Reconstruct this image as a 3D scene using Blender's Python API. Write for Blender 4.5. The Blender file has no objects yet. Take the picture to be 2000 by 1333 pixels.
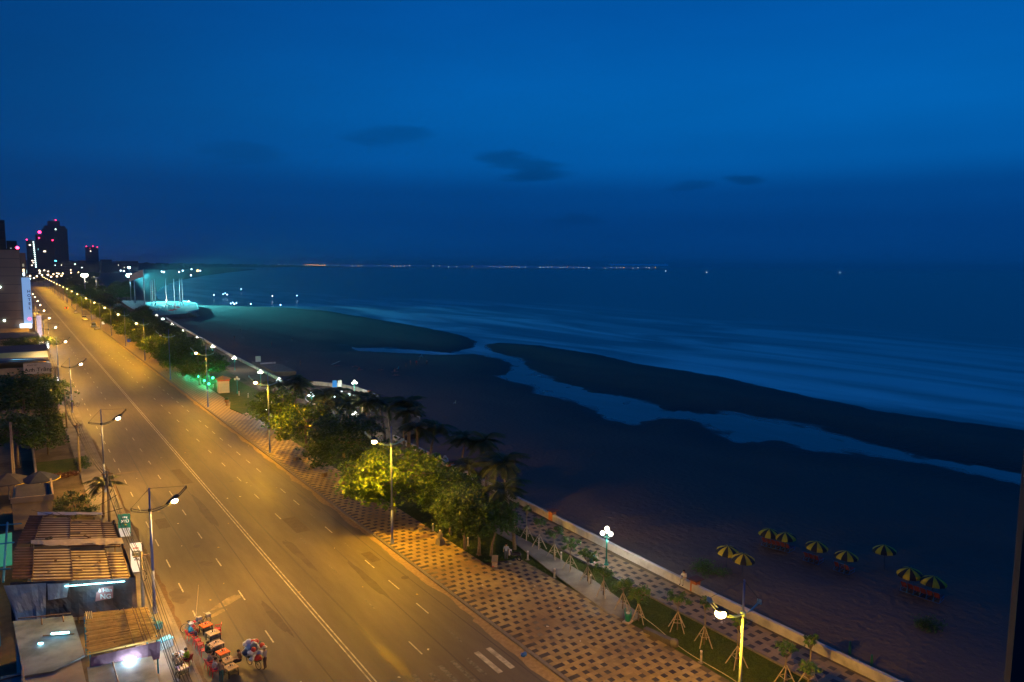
import bpy, math, random
import numpy as np
from mathutils import Vector, Matrix, noise as mnoise

R = math.radians
SC = bpy.context.scene
COL = SC.collection

# ------------------------------------------------------------------ camera
cam_d = bpy.data.cameras.new('camera')
cam_d.sensor_width = 36.0
cam_d.lens = 36.0 * 1409.0 / 2000.0
cam_d.clip_start = 0.05
cam_d.clip_end = 60000
cam = bpy.data.objects.new('camera', cam_d)
COL.objects.link(cam)
PITCH, ROLL, HEAD, CAMH = 0.10593, 0.00768, 0.60620, 29.0
_fw = Vector((math.sin(HEAD)*math.cos(PITCH), math.cos(HEAD)*math.cos(PITCH), -math.sin(PITCH)))
_rt = Vector((math.cos(HEAD), -math.sin(HEAD), 0))
_up = _rt.cross(_fw)
_r2 = _rt*math.cos(ROLL) + _up*math.sin(ROLL)
_u2 = -_rt*math.sin(ROLL) + _up*math.cos(ROLL)
cam.matrix_world = Matrix(((_r2.x, _u2.x, -_fw.x, 0), (_r2.y, _u2.y, -_fw.y, 0), (_r2.z, _u2.z, -_fw.z, CAMH), (0, 0, 0, 1)))
SC.camera = cam

# ------------------------------------------------------------------ sky (blue hour, no sun left)
W = bpy.data.worlds.new('World')
SC.world = W
W.use_nodes = True
nt = W.node_tree
nt.nodes.clear()
def N(t, **kw):
    n = nt.nodes.new(t)
    for k, v in kw.items():
        setattr(n, k, v)
    return n
def L(a, b):
    nt.links.new(a, b)
def MATH(op, a, b=None, clamp=False):
    n = N('ShaderNodeMath', operation=op, use_clamp=clamp)
    for i, x in enumerate((a, b)):
        if x is None: continue
        if isinstance(x, (int, float)): n.inputs[i].default_value = x
        else: L(x, n.inputs[i])
    return n.outputs[0]
tc = N('ShaderNodeTexCoord')
sep = N('ShaderNodeSeparateXYZ'); L(tc.outputs['Generated'], sep.inputs[0])
# height above the horizon -> colour
elev = MATH('ABSOLUTE', sep.outputs[2])
rampn = N('ShaderNodeValToRGB')
rampn.color_ramp.interpolation = 'EASE'
els = rampn.color_ramp.elements
els[0].position = 0.0;  els[0].color = (0.0008, 0.044, 0.200, 1)
els[1].position = 1.0;  els[1].color = (0.0005, 0.066, 0.31, 1)
for pos, c in ((0.05, (0.0006, 0.044, 0.202, 1)), (0.09, (0.0005, 0.056, 0.245, 1)), (0.14, (0.0005, 0.106, 0.405, 1)), (0.19, (0.0005, 0.118, 0.435, 1)), (0.35, (0.0005, 0.093, 0.39, 1)), (0.6, (0.0005, 0.078, 0.35, 1))):
    e = els.new(pos); e.color = c
L(elev, rampn.inputs[0])
# afterglow side (towards the open sea) against the town side
azd = N('ShaderNodeVectorMath', operation='DOT_PRODUCT')
L(tc.outputs['Generated'], azd.inputs[0]); azd.inputs[1].default_value = (0.96, 0.20, 0.10)
side = N('ShaderNodeMapRange', interpolation_type='SMOOTHSTEP')
L(azd.outputs['Value'], side.inputs[0])
side.inputs[1].default_value = -0.08; side.inputs[2].default_value = 0.92
side.inputs[3].default_value = 0.0; side.inputs[4].default_value = 1.0
# thin cloud wisps
mp = N('ShaderNodeMapping'); mp.inputs['Scale'].default_value = (3.2, 3.2, 15.0)
L(tc.outputs['Generated'], mp.inputs[0])
nz = N('ShaderNodeTexNoise'); nz.inputs['Scale'].default_value = 1.9; nz.inputs['Detail'].default_value = 5; nz.inputs['Roughness'].default_value = 0.55
L(mp.outputs[0], nz.inputs['Vector'])
# a few small dark cloud scraps low over the sea
def scrap(az, el, wa, we, depth):
    c = Vector((math.sin(az)*math.cos(el), math.cos(az)*math.cos(el), math.sin(el))); hx = Vector((math.cos(az), -math.sin(az), 0)); vz = hx.cross(c)
    outs = []
    for ax, w in ((hx, wa), (vz, we)):
        dn = N('ShaderNodeVectorMath', operation='DOT_PRODUCT'); L(tc.outputs['Generated'], dn.inputs[0]); dn.inputs[1].default_value = ax
        jit = MATH('MULTIPLY', MATH('SUBTRACT', nz.outputs['Fac'], 0.5), w*3.6)
        outs.append(MATH('POWER', MATH('ABSOLUTE', MATH('DIVIDE', MATH('ADD', MATH('SUBTRACT', dn.outputs['Value'], ax.dot(c)), jit), w)), 2.0))
    r = MATH('ADD', outs[0], outs[1])
    fr = N('ShaderNodeVectorMath', operation='DOT_PRODUCT'); L(tc.outputs['Generated'], fr.inputs[0]); fr.inputs[1].default_value = c
    g_ = N('ShaderNodeMapRange', interpolation_type='SMOOTHSTEP'); L(r, g_.inputs[0]); g_.inputs[1].default_value = 0.0; g_.inputs[2].default_value = 1.3; g_.inputs[3].default_value = depth*0.8; g_.inputs[4].default_value = 0.0
    return MATH('SUBTRACT', 1.0, MATH('MULTIPLY', g_.outputs[0], MATH('GREATER_THAN', fr.outputs['Value'], 0.5)))
cloud = None
for az, el, wa, we, dp in ((0.600, 0.142, 0.050, 0.013, 0.42), (0.655, 0.128, 0.045, 0.013, 0.45), (0.440, 0.168, 0.045, 0.013, 0.28), (0.905, 0.110, 0.030, 0.009, 0.42), (0.245, 0.135, 0.055, 0.017, 0.22), (0.70, 0.062, 0.05, 0.009, 0.2), (0.84, 0.104, 0.03, 0.007, 0.25)):
    s_ = scrap(az, el, wa, we, dp); cloud = s_ if cloud is None else MATH('MULTIPLY', cloud, s_)
nz2 = N('ShaderNodeTexNoise'); nz2.inputs['Scale'].default_value = 0.8; nz2.inputs['Detail'].default_value = 3
L(mp.outputs[0], nz2.inputs['Vector'])
cl2 = N('ShaderNodeMapRange'); L(nz2.outputs['Fac'], cl2.inputs[0])
cl2.inputs[1].default_value = 0.3; cl2.inputs[2].default_value = 0.7; cl2.inputs[3].default_value = 0.93; cl2.inputs[4].default_value = 1.06
glowmix = N('ShaderNodeMix', data_type='RGBA'); L(side.outputs[0], glowmix.inputs[0]); glowmix.inputs[6].default_value = (0.0010, 0.040, 0.170, 1); L(rampn.outputs[0], glowmix.inputs[7])
fac = MATH('MULTIPLY', cloud, cl2.outputs[0])
vs = N('ShaderNodeVectorMath', operation='SCALE'); L(glowmix.outputs[2], vs.inputs[0]); L(fac, vs.inputs['Scale'])
bg = N('ShaderNodeBackground'); L(vs.outputs[0], bg.inputs[0]); bg.inputs[1].default_value = 1.0
wo = N('ShaderNodeOutputWorld'); L(bg.outputs[0], wo.inputs[0])

# ------------------------------------------------------------------ exposure and render settings
SC.view_settings.view_transform = 'Standard'
SC.view_settings.look = 'None'
SC.view_settings.exposure = 0.0
SC.view_settings.gamma = 1.0
SC.view_settings.use_curve_mapping = False
SC.render.engine = 'CYCLES'
cy = SC.cycles
cy.use_denoising = True
cy.max_bounces = 5; cy.diffuse_bounces = 2; cy.glossy_bounces = 3; cy.transmission_bounces = 3
cy.transparent_max_bounces = 8; cy.volume_bounces = 0
cy.sample_clamp_indirect = 3.0
cy.use_light_tree = True
cy.caustics_reflective = False; cy.caustics_refractive = False

# ------------------------------------------------------------------ materials
MATS = {}
def mat(name, col, rough=0.7, var=0.12, scale=3.0, stretch=(1, 1, 1), bump=0.0, bscale=20.0, spec=0.3, metal=0.0, objrand=0.0,
        emit=None, estr=0.0, col2=None, c2scale=0.6, c2lo=0.45, c2hi=0.6, trans=0.0, coords='pos'):
    if name in MATS: return MATS[name]
    m = bpy.data.materials.new(name); m.use_nodes = True
    t = m.node_tree; t.nodes.clear()
    n_ = t.nodes.new; l_ = t.links.new
    out = n_('ShaderNodeOutputMaterial')
    b = n_('ShaderNodeBsdfPrincipled'); l_(b.outputs[0], out.inputs[0])
    b.inputs['Roughness'].default_value = rough
    b.inputs['Metallic'].default_value = metal
    b.inputs['Specular IOR Level'].default_value = spec
    b.inputs['Base Color'].default_value = (*col, 1)
    if coords == 'pos':
        g = n_('ShaderNodeNewGeometry'); src = g.outputs['Position']
    else:
        g = n_('ShaderNodeTexCoord'); src = g.outputs['Object']
    mp_ = n_('ShaderNodeMapping'); mp_.inputs['Scale'].default_value = stretch; l_(src, mp_.inputs[0])
    cur = None
    if var > 0 or col2:
        nz_ = n_('ShaderNodeTexNoise'); nz_.inputs['Scale'].default_value = scale; nz_.inputs['Detail'].default_value = 6; nz_.inputs['Roughness'].default_value = 0.62
        l_(mp_.outputs[0], nz_.inputs['Vector'])
        mr = n_('ShaderNodeMapRange'); l_(nz_.outputs['Fac'], mr.inputs[0])
        mr.inputs[1].default_value = 0.25; mr.inputs[2].default_value = 0.75
        mr.inputs[3].default_value = 1 - var; mr.inputs[4].default_value = 1 + var
        sc_ = n_('ShaderNodeVectorMath'); sc_.operation = 'SCALE'; l_(mr.outputs[0], sc_.inputs['Scale'])
        if col2:
            nb = n_('ShaderNodeTexNoise'); nb.inputs['Scale'].default_value = c2scale; nb.inputs['Detail'].default_value = 5
            l_(mp_.outputs[0], nb.inputs['Vector'])
            mr2 = n_('ShaderNodeMapRange'); l_(nb.outputs['Fac'], mr2.inputs[0])
            mr2.inputs[1].default_value = c2lo; mr2.inputs[2].default_value = c2hi
            mx = n_('ShaderNodeMix'); mx.data_type = 'RGBA'
            mx.inputs[6].default_value = (*col, 1); mx.inputs[7].default_value = (*col2, 1)
            l_(mr2.outputs[0], mx.inputs[0]); l_(mx.outputs[2], sc_.inputs[0])
        else:
            sc_.inputs[0].default_value = col
        cur = sc_.outputs[0]
        if objrand > 0:
            oi = n_('ShaderNodeObjectInfo')
            mr3 = n_('ShaderNodeMapRange'); l_(oi.outputs['Random'], mr3.inputs[0])
            mr3.inputs[3].default_value = 1 - objrand; mr3.inputs[4].default_value = 1 + objrand
            s2 = n_('ShaderNodeVectorMath'); s2.operation = 'SCALE'
            l_(cur, s2.inputs[0]); l_(mr3.outputs[0], s2.inputs['Scale']); cur = s2.outputs[0]
        l_(cur, b.inputs['Base Color'])
    if bump > 0:
        nz3 = n_('ShaderNodeTexNoise'); nz3.inputs['Scale'].default_value = bscale; nz3.inputs['Detail'].default_value = 4
        l_(mp_.outputs[0], nz3.inputs['Vector'])
        bp = n_('ShaderNodeBump'); bp.inputs['Strength'].default_value = bump; bp.inputs['Distance'].default_value = 0.05
        l_(nz3.outputs['Fac'], bp.inputs['Height']); l_(bp.outputs[0], b.inputs['Normal'])
    if trans > 0:
        tr = n_('ShaderNodeBsdfTranslucent')
        if cur is not None: l_(cur, tr.inputs[0])
        else: tr.inputs[0].default_value = (*col, 1)
        ms = n_('ShaderNodeMixShader'); ms.inputs[0].default_value = trans
        l_(b.outputs[0], ms.inputs[1]); l_(tr.outputs[0], ms.inputs[2]); l_(ms.outputs[0], out.inputs[0])
    if emit:
        b.inputs['Emission Color'].default_value = (*emit, 1)
        b.inputs['Emission Strength'].default_value = estr
    MATS[name] = m
    return m

def glow(name, col, s):
    if name in MATS: return MATS[name]
    m = bpy.data.materials.new(name); m.use_nodes = True
    t = m.node_tree; t.nodes.clear()
    o = t.nodes.new('ShaderNodeOutputMaterial'); e = t.nodes.new('ShaderNodeEmission')
    e.inputs[0].default_value = (*col, 1); e.inputs[1].default_value = s
    t.links.new(e.outputs[0], o.inputs[0])
    MATS[name] = m
    return m

# ------------------------------------------------------------------ mesh helpers
class MB:
    def __init__(s):
        s.v = []; s.f = []; s.m = []
    def add(s, vs, fs, mi=0):
        k = len(s.v); s.v.extend(tuple(x) for x in vs)
        for f in fs:
            s.f.append(tuple(i + k for i in f)); s.m.append(mi)
        return s
    def box(s, c, d, rz=0.0, mi=0, taper=1.0):
        ca, sa = math.cos(rz), math.sin(rz); vs = []
        for z, q in ((-.5, 1.0), (.5, taper)):
            for x, y in ((-.5, -.5), (.5, -.5), (.5, .5), (-.5, .5)):
                X, Y = x*d[0]*q, y*d[1]*q
                vs.append((c[0]+X*ca-Y*sa, c[1]+X*sa+Y*ca, c[2]+z*d[2]))
        return s.add(vs, ((3, 2, 1, 0), (4, 5, 6, 7), (0, 1, 5, 4), (1, 2, 6, 5), (2, 3, 7, 6), (3, 0, 4, 7)), mi)
    def tube(s, pts, rad, n=8, mi=0, cap=True):
        pts = [Vector(p) for p in pts]
        if not isinstance(rad, (list, tuple)): rad = [rad]*len(pts)
        vs = []; up = None
        for i, p in enumerate(pts):
            a = pts[max(i-1, 0)]; b = pts[min(i+1, len(pts)-1)]
            t = (b-a)
            t = t.normalized() if t.length > 1e-9 else Vector((0, 0, 1))
            if up is None:
                up = Vector((1, 0, 0)) if abs(t.x) < .9 else Vector((0, 1, 0))
            u = (up - t*up.dot(t)).normalized(); w = t.cross(u); up = u
            for k in range(n):
                an = 2*math.pi*k/n
                vs.append(p + (u*math.cos(an) + w*math.sin(an))*rad[i])
        fs = []
        for i in range(len(pts)-1):
            for k in range(n):
                k2 = (k+1) % n
                fs.append((i*n+k, i*n+k2, (i+1)*n+k2, (i+1)*n+k))
        if cap:
            fs.append(tuple(range(n-1, -1, -1))); fs.append(tuple((len(pts)-1)*n+k for k in range(n)))
        return s.add(vs, fs, mi)
    def lathe(s, prof, n=12, c=(0, 0, 0), mi=0, sx=1.0, sy=1.0):
        vs = []; fs = []
        for r, z in prof:
            for k in range(n):
                a = 2*math.pi*k/n
                vs.append((c[0]+r*sx*math.cos(a), c[1]+r*sy*math.sin(a), c[2]+z))
        for i in range(len(prof)-1):
            for k in range(n):
                k2 = (k+1) % n
                fs.append((i*n+k, i*n+k2, (i+1)*n+k2, (i+1)*n+k))
        fs.append(tuple(range(n-1, -1, -1))); fs.append(tuple((len(prof)-1)*n+k for k in range(n)))
        return s.add(vs, fs, mi)
    def ball(s, c, r, n=12, mi=0, rz=1.0):
        k = max(5, n//2)
        return s.lathe([(max(1e-4, r*math.sin(math.pi*i/k)), -r*rz*math.cos(math.pi*i/k)) for i in range(k+1)], n, c, mi)
    def prism(s, poly, z0, z1, mi=0):
        n = len(poly); a = sum(poly[i][0]*poly[(i+1) % n][1]-poly[(i+1) % n][0]*poly[i][1] for i in range(n))
        if a < 0: poly = poly[::-1]
        vs = [(x, y, z0) for x, y in poly] + [(x, y, z1) for x, y in poly]
        fs = [tuple(range(n-1, -1, -1)), tuple(range(n, 2*n))] + [(i, (i+1) % n, n+(i+1) % n, n+i) for i in range(n)]
        return s.add(vs, fs, mi)
    def sheet(s, poly, z, mi=0):
        n = len(poly); a = sum(poly[i][0]*poly[(i+1) % n][1]-poly[(i+1) % n][0]*poly[i][1] for i in range(n))
        if a < 0: poly = poly[::-1]
        return s.add([(x, y, z) for x, y in poly], [tuple(range(n))], mi)
    def mesh(s, name, mats, smooth=False):
        me = bpy.data.meshes.new(name)
        me.from_pydata(s.v, [], s.f)
        for m in (mats if isinstance(mats, (list, tuple)) else [mats]): me.materials.append(m)
        me.polygons.foreach_set('material_index', s.m)
        if smooth: me.polygons.foreach_set('use_smooth', [True]*len(s.f))
        me.update()
        return me
    def build(s, name, mats, parent=None, smooth=False):
        return link(name, s.mesh(name, mats, smooth), parent)

def link(name, me, parent=None):
    o = bpy.data.objects.new(name, me); COL.objects.link(o); o.parent = parent
    return o
def tag(o, label, cat, group=None):
    o['label'] = label; o['category'] = cat
    if group: o['group'] = group
    return o
def thing(name, label, cat, loc=(0, 0, 0), rz=0.0, group=None):
    o = bpy.data.objects.new(name, None); COL.objects.link(o)
    o.location = loc; o.rotation_euler = (0, 0, rz); o.empty_display_size = 0.3
    return tag(o, label, cat, group)
def struct(o):
    o['kind'] = 'structure'; return o
def stuff(o):
    o['kind'] = 'stuff'; return o
def copy_tree(o, parent=None):
    c = o.copy(); COL.objects.link(c); c.parent = parent
    for ch in list(o.children): copy_tree(ch, c)
    return c
def place(proto, used, loc, rz=0.0, label=None, group=None, scale=None):
    """first call moves the prototype itself, later calls copy it with its parts"""
    o = proto if not used else copy_tree(proto)
    used.append(1)
    o.location = loc; o.rotation_euler = (0, 0, rz)
    if scale: o.scale = (scale,)*3
    if label: o['label'] = label
    if group: o['group'] = group
    return o
def lamp_light(kind, loc, watt, col, parent=None, r=0.2, cone=None, aim=None, blend=0.5):
    d = bpy.data.lights.new('lamp_light', kind); d.energy = watt; d.color = col; d.shadow_soft_size = r
    if kind == 'SPOT':
        d.spot_size = cone; d.spot_blend = blend
    o = bpy.data.objects.new('lamp_light', d); COL.objects.link(o); o.location = loc; o.parent = parent
    if aim is not None:
        o.rotation_euler = (Vector(aim)-Vector(loc)).to_track_quat('-Z', 'Y').to_euler()
    return o
def text_mesh(body, size, m, depth=0.01, align='CENTER', bold=0.0):
    cu = bpy.data.curves.new('lettering', 'FONT'); cu.body = body; cu.size = size; cu.align_x = align; cu.align_y = 'CENTER'
    cu.extrude = depth; cu.offset = bold; cu.resolution_u = 3
    ob = bpy.data.objects.new('lettering', cu); COL.objects.link(ob)
    bpy.context.view_layer.update()
    me = bpy.data.meshes.new_from_object(ob.evaluated_get(bpy.context.evaluated_depsgraph_get()))
    bpy.data.objects.remove(ob); me.materials.clear(); me.materials.append(m)
    return me
_O = ['first', 'second', 'third', 'fourth', 'fifth', 'sixth', 'seventh', 'eighth', 'ninth', 'tenth', 'eleventh', 'twelfth',
      'thirteenth', 'fourteenth', 'fifteenth', 'sixteenth', 'seventeenth', 'eighteenth', 'nineteenth', 'twentieth']
def ordinal(i):
    if i < 20: return _O[i]
    t, u = divmod(i+1, 10)
    tens = {2: 'twenty', 3: 'thirty', 4: 'forty', 5: 'fifty', 6: 'sixty', 7: 'seventy'}[t]
    return tens+'-'+_O[u-1] if u else tens[:-1]+'ieth'

# ================================================================== THE SETTING
rnd = random.Random(7)
m_asphalt = mat('asphalt', (0.105, 0.088, 0.066), 0.62, 0.20, 0.9, (1.6, 0.22, 1), bump=0.25, bscale=60, spec=0.42, col2=(0.072, 0.061, 0.047), c2scale=0.10, c2lo=0.42, c2hi=0.62)
m_paint = mat('road_paint', (0.42, 0.40, 0.34), 0.6, 0.35, 4.0, bump=0.1, col2=(0.22, 0.205, 0.17), c2scale=1.3, c2lo=0.45, c2hi=0.7)
m_faded = mat('faded_paint', (0.165, 0.155, 0.135), 0.7, 0.35, 5.0, col2=(0.085, 0.08, 0.072), c2scale=2.4, c2lo=0.42, c2hi=0.6)
m_kerb = mat('kerb_stone', (0.16, 0.145, 0.14), 0.8, 0.25, 3.0, bump=0.2)
m_tan = mat('tan_tile', (0.30, 0.225, 0.105), 0.7, 0.22, 1.6, bump=0.12, bscale=30, objrand=0.2, col2=(0.19, 0.13, 0.07), c2scale=0.22, c2lo=0.45, c2hi=0.65)
m_dark = mat('dark_tile', (0.042, 0.037, 0.036), 0.6, 0.25, 2.5, bump=0.1, objrand=0.4, col2=(0.150, 0.125, 0.095), c2scale=0.22, c2lo=0.56, c2hi=0.70)
m_ptan = mat('promenade_tile', (0.25, 0.185, 0.12), 0.65, 0.2, 1.4, bump=0.12, bscale=30, objrand=0.12)
m_joint = mat('tile_joint', (0.13, 0.10, 0.065), 0.9, 0.2, 4.0)
m_grass = mat('turf', (0.055, 0.085, 0.018), 0.9, 0.35, 6.0, bump=0.9, bscale=26, spec=0.1, col2=(0.075, 0.095, 0.022), c2scale=0.5)
m_conc = mat('path_concrete', (0.24, 0.215, 0.175), 0.8, 0.2, 1.2, bump=0.15, col2=(0.15, 0.135, 0.11), c2scale=0.4, c2lo=0.5, c2hi=0.7)
m_wallp = mat('parapet_render', (0.46, 0.44, 0.43), 0.8, 0.16, 1.1, bump=0.25, bscale=8, col2=(0.30, 0.29, 0.29), c2scale=0.7, c2lo=0.5, c2hi=0.66)
m_ledge = mat('ledge_concrete', (0.17, 0.135, 0.10), 0.85, 0.25, 0.9, bump=0.25)
m_dirt = mat('bare_earth', (0.12, 0.092, 0.06), 0.95, 0.3, 1.2, bump=0.5, bscale=6, col2=(0.07, 0.055, 0.036), c2scale=0.2)
m_sandd = mat('gutter_sand', (0.27, 0.20, 0.125), 0.95, 0.3, 3.0, bump=0.4, bscale=12)

def m_sand_make():
    m = bpy.data.materials.new('beach_sand'); m.use_nodes = True
    t = m.node_tree; t.nodes.clear(); n_ = t.nodes.new; l_ = t.links.new
    out = n_('ShaderNodeOutputMaterial'); b = n_('ShaderNodeBsdfPrincipled'); l_(b.outputs[0], out.inputs[0])
    g = n_('ShaderNodeNewGeometry'); sx = n_('ShaderNodeSeparateXYZ'); l_(g.outputs['Position'], sx.inputs[0])
    wet = n_('ShaderNodeMapRange'); l_(sx.outputs[2], wet.inputs[0])
    wet.inputs[1].default_value = -2.12; wet.inputs[2].default_value = -1.30
    nz_ = n_('ShaderNodeTexNoise'); nz_.inputs['Scale'].default_value = 0.09; nz_.inputs['Detail'].default_value = 7
    mp_ = n_('ShaderNodeMapping'); mp_.inputs['Scale'].default_value = (1.0, 0.45, 1); l_(g.outputs['Position'], mp_.inputs[0]); l_(mp_.outputs[0], nz_.inputs['Vector'])
    ad = n_('ShaderNodeMath'); ad.operation = 'MULTIPLY_ADD'; l_(nz_.outputs['Fac'], ad.inputs[0]); ad.inputs[1].default_value = 0.9; ad.inputs[2].default_value = -0.45
    su = n_('ShaderNodeMath'); su.operation = 'ADD'; su.use_clamp = True; l_(ad.outputs[0], su.inputs[0]); l_(wet.outputs[0], su.inputs[1])
    mx = n_('ShaderNodeMix'); mx.data_type = 'RGBA'; l_(su.outputs[0], mx.inputs[0])
    mx.inputs[6].default_value = (0.022, 0.018, 0.017, 1); mx.inputs[7].default_value = (0.135, 0.100, 0.086, 1)
    l_(mx.outputs[2], b.inputs['Base Color'])
    rr = n_('ShaderNodeMapRange'); l_(su.outputs[0], rr.inputs[0]); rr.inputs[3].default_value = 0.55; rr.inputs[4].default_value = 0.9
    # the film of water left by the tide: patches of sheen next to the water line
    n5 = n_('ShaderNodeTexNoise'); n5.inputs['Scale'].default_value = 0.16; n5.inputs['Detail'].default_value = 6
    mp5 = n_('ShaderNodeMapping'); mp5.inputs['Scale'].default_value = (1.0, 0.3, 1); l_(g.outputs['Position'], mp5.inputs[0]); l_(mp5.outputs[0], n5.inputs['Vector'])
    lev = n_('ShaderNodeMath'); lev.operation = 'MULTIPLY_ADD'; l_(n5.outputs['Fac'], lev.inputs[0]); lev.inputs[1].default_value = -0.95; l_(sx.outputs[2], lev.inputs[2])
    film = n_('ShaderNodeMapRange'); film.interpolation_type = 'SMOOTHSTEP'; l_(lev.outputs[0], film.inputs[0]); film.inputs[1].default_value = -2.70; film.inputs[2].default_value = -2.50; film.inputs[3].default_value = 1.0; film.inputs[4].default_value = 0.0
    r2 = n_('ShaderNodeMix'); l_(film.outputs[0], r2.inputs[0]); l_(rr.outputs[0], r2.inputs[2]); r2.inputs[3].default_value = 0.22
    l_(r2.outputs[0], b.inputs['Roughness'])
    s2 = n_('ShaderNodeMapRange'); l_(film.outputs[0], s2.inputs[0]); s2.inputs[3].default_value = 0.12; s2.inputs[4].default_value = 0.55
    l_(s2.outputs[0], b.inputs['Specular IOR Level'])
    n2 = n_('ShaderNodeTexNoise'); n2.inputs['Scale'].default_value = 1.6; n2.inputs['Detail'].default_value = 6; l_(g.outputs['Position'], n2.inputs['Vector'])
    bp = n_('ShaderNodeBump'); bp.inputs['Strength'].default_value = 0.7; bp.inputs['Distance'].default_value = 0.35; l_(n2.outputs['Fac'], bp.inputs['Height'])
    vo = n_('ShaderNodeTexVoronoi'); vo.inputs['Scale'].default_value = 1.1; l_(g.outputs['Position'], vo.inputs['Vector'])      # trodden hollows
    wv = n_('ShaderNodeTexWave'); wv.inputs['Scale'].default_value = 0.22; wv.inputs['Distortion'].default_value = 3.0; wv.inputs['Detail'].default_value = 3; wv.inputs['Detail Scale'].default_value = 0.4; l_(g.outputs['Position'], wv.inputs['Vector'])
    hh = n_('ShaderNodeMath'); hh.operation = 'MULTIPLY_ADD'; l_(wv.outputs['Fac'], hh.inputs[0]); hh.inputs[1].default_value = 0.12; l_(vo.outputs['Distance'], hh.inputs[2])
    bp2 = n_('ShaderNodeBump'); bp2.inputs['Strength'].default_value = 0.5; bp2.inputs['Distance'].default_value = 0.22; l_(hh.outputs[0], bp2.inputs['Height']); l_(bp.outputs[0], bp2.inputs['Normal'])
    l_(bp2.outputs[0], b.inputs['Normal'])
    return m
m_sand = m_sand_make()

def m_water_make():
    m = bpy.data.materials.new('sea_water'); m.use_nodes = True
    t = m.node_tree; t.nodes.clear(); n_ = t.nodes.new; l_ = t.links.new
    out = n_('ShaderNodeOutputMaterial'); b = n_('ShaderNodeBsdfPrincipled'); l_(b.outputs[0], out.inputs[0])
    g = n_('ShaderNodeNewGeometry')
    b.inputs['IOR'].default_value = 1.33; b.inputs['Roughness'].default_value = 0.28
    # spent surf lies on the water in long drifts that follow the shore
    at = n_('ShaderNodeAttribute'); at.attribute_name = 'surf'
    mp_ = n_('ShaderNodeMapping'); mp_.inputs['Scale'].default_value = (0.036, 0.0085, 1); mp_.inputs['Rotation'].default_value = (0, 0, -0.06); l_(g.outputs['Position'], mp_.inputs[0])
    nz_ = n_('ShaderNodeTexNoise'); nz_.inputs['Scale'].default_value = 1.0; nz_.inputs['Detail'].default_value = 4; nz_.inputs['Roughness'].default_value = 0.5; nz_.inputs['Distortion'].default_value = 1.0
    l_(mp_.outputs[0], nz_.inputs['Vector'])
    mr = n_('ShaderNodeMapRange'); mr.interpolation_type = 'SMOOTHSTEP'; l_(nz_.outputs['Fac'], mr.inputs[0]); mr.inputs[1].default_value = 0.36; mr.inputs[2].default_value = 0.70
    mu = n_('ShaderNodeMath'); mu.operation = 'MULTIPLY'; l_(mr.outputs[0], mu.inputs[0]); l_(at.outputs['Fac'], mu.inputs[1])
    mx = n_('ShaderNodeMix'); mx.data_type = 'RGBA'; l_(mu.outputs[0], mx.inputs[0])
    mx.inputs[6].default_value = (0.004, 0.016, 0.026, 1); mx.inputs[7].default_value = (0.80, 0.84, 0.86, 1)
    l_(mx.outputs[2], b.inputs['Base Color'])
    n2 = n_('ShaderNodeTexNoise'); n2.inputs['Scale'].default_value = 0.25; n2.inputs['Detail'].default_value = 5
    mp2 = n_('ShaderNodeMapping'); mp2.inputs['Scale'].default_value = (1, 0.35, 1); l_(g.outputs['Position'], mp2.inputs[0]); l_(mp2.outputs[0], n2.inputs['Vector'])
    bp = n_('ShaderNodeBump'); bp.inputs['Strength'].default_value = 0.35; bp.inputs['Distance'].default_value = 0.4; l_(n2.outputs['Fac'], bp.inputs['Height'])
    l_(bp.outputs[0], b.inputs['Normal'])
    return m
m_water = m_water_make()

ZW = -2.2      # water level
SHORE = [(48.9, -40), (48.9, 57), (49.4, 72), (50.2, 95), (50.8, 108), (62, 110.5), (62.3, 118), (60.6, 133), (63.2, 141), (64.1, 147), (63.8, 153), (62.4, 160), (58.6, 166),
         (53.8, 172), (53.4, 182), (54.8, 231), (57.6, 281), (60, 330), (63, 380), (66, 404), (76, 414), (87, 438), (100, 505), (98, 540), (82, 560), (80, 640), (95, 760), (140, 980), (215, 1300), (330, 1700), (520, 2300), (900, 3300)]
mb = MB(); mb.sheet([(-4000, -60)] + SHORE + [(900, 9000), (-4000, 9000)], -0.02)
struct(mb.build('ground', m_dirt))

# ---- beach: one height field that dips under the water, with a sand bar and a tidal channel
MAIN = [(112.9, 23.1), (118.7, 41.9), (118.7, 49.7), (119.4, 53.7), (117.5, 60.5), (110.6, 69.2), (111.3, 76.8), (102.9, 80.1), (107.8, 87.6), (112.5, 97.9), (109.0, 103.1), (99.4, 100.7), (98.6, 105.7), (101.7, 117.2), (105.5, 125.2), (104.5, 137.5), (109.1, 145.8), (108.2, 155.9), (111.8, 166.1), (125.9, 181.5), (132.7, 195.7), (131.9, 212.1), (119.9, 216.1), (110.5, 228.5), (100.7, 241.4), (103.0, 267.1), (104.4, 250.2), (118.3, 236.2), (125.8, 219.3), (141.8, 229.8), (153.9, 245.6), (161.7, 272.8), (166.1, 314.9), (167.2, 358.1), (167.8, 401.7), (168.6, 454.1), (157, 500), (137, 528), (118, 556), (104, 600), (100, 660), (112, 760), (152, 970), (228, 1300), (348, 1700), (545, 2300), (900, 3250), (-50, 3400), (-50, -60), (105, -60)]
BAR = [(149.7, 235.1), (158.9, 238.2), (167.3, 220.5), (167.7, 193.9), (162.5, 163.1), (163.8, 133.8), (159.8, 113.9), (154.3, 83.6), (156.3, 68.6), (159.3, 56.9), (155.9, 32.8), (150, -60), (112, -60), (120.0, 24.7), (125.7, 44.5), (122.3, 55.0), (123.6, 63.7), (126.2, 79.2), (125.0, 88.7), (123.8, 95.4), (119.3, 104.0), (116.1, 108.0), (119.7, 117.7), (117.5, 131.7), (119.2, 147.0), (121.5, 160.0), (129.9, 179.0), (137.8, 195.7), (140.5, 213.8), (144.2, 226.4)]
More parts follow.
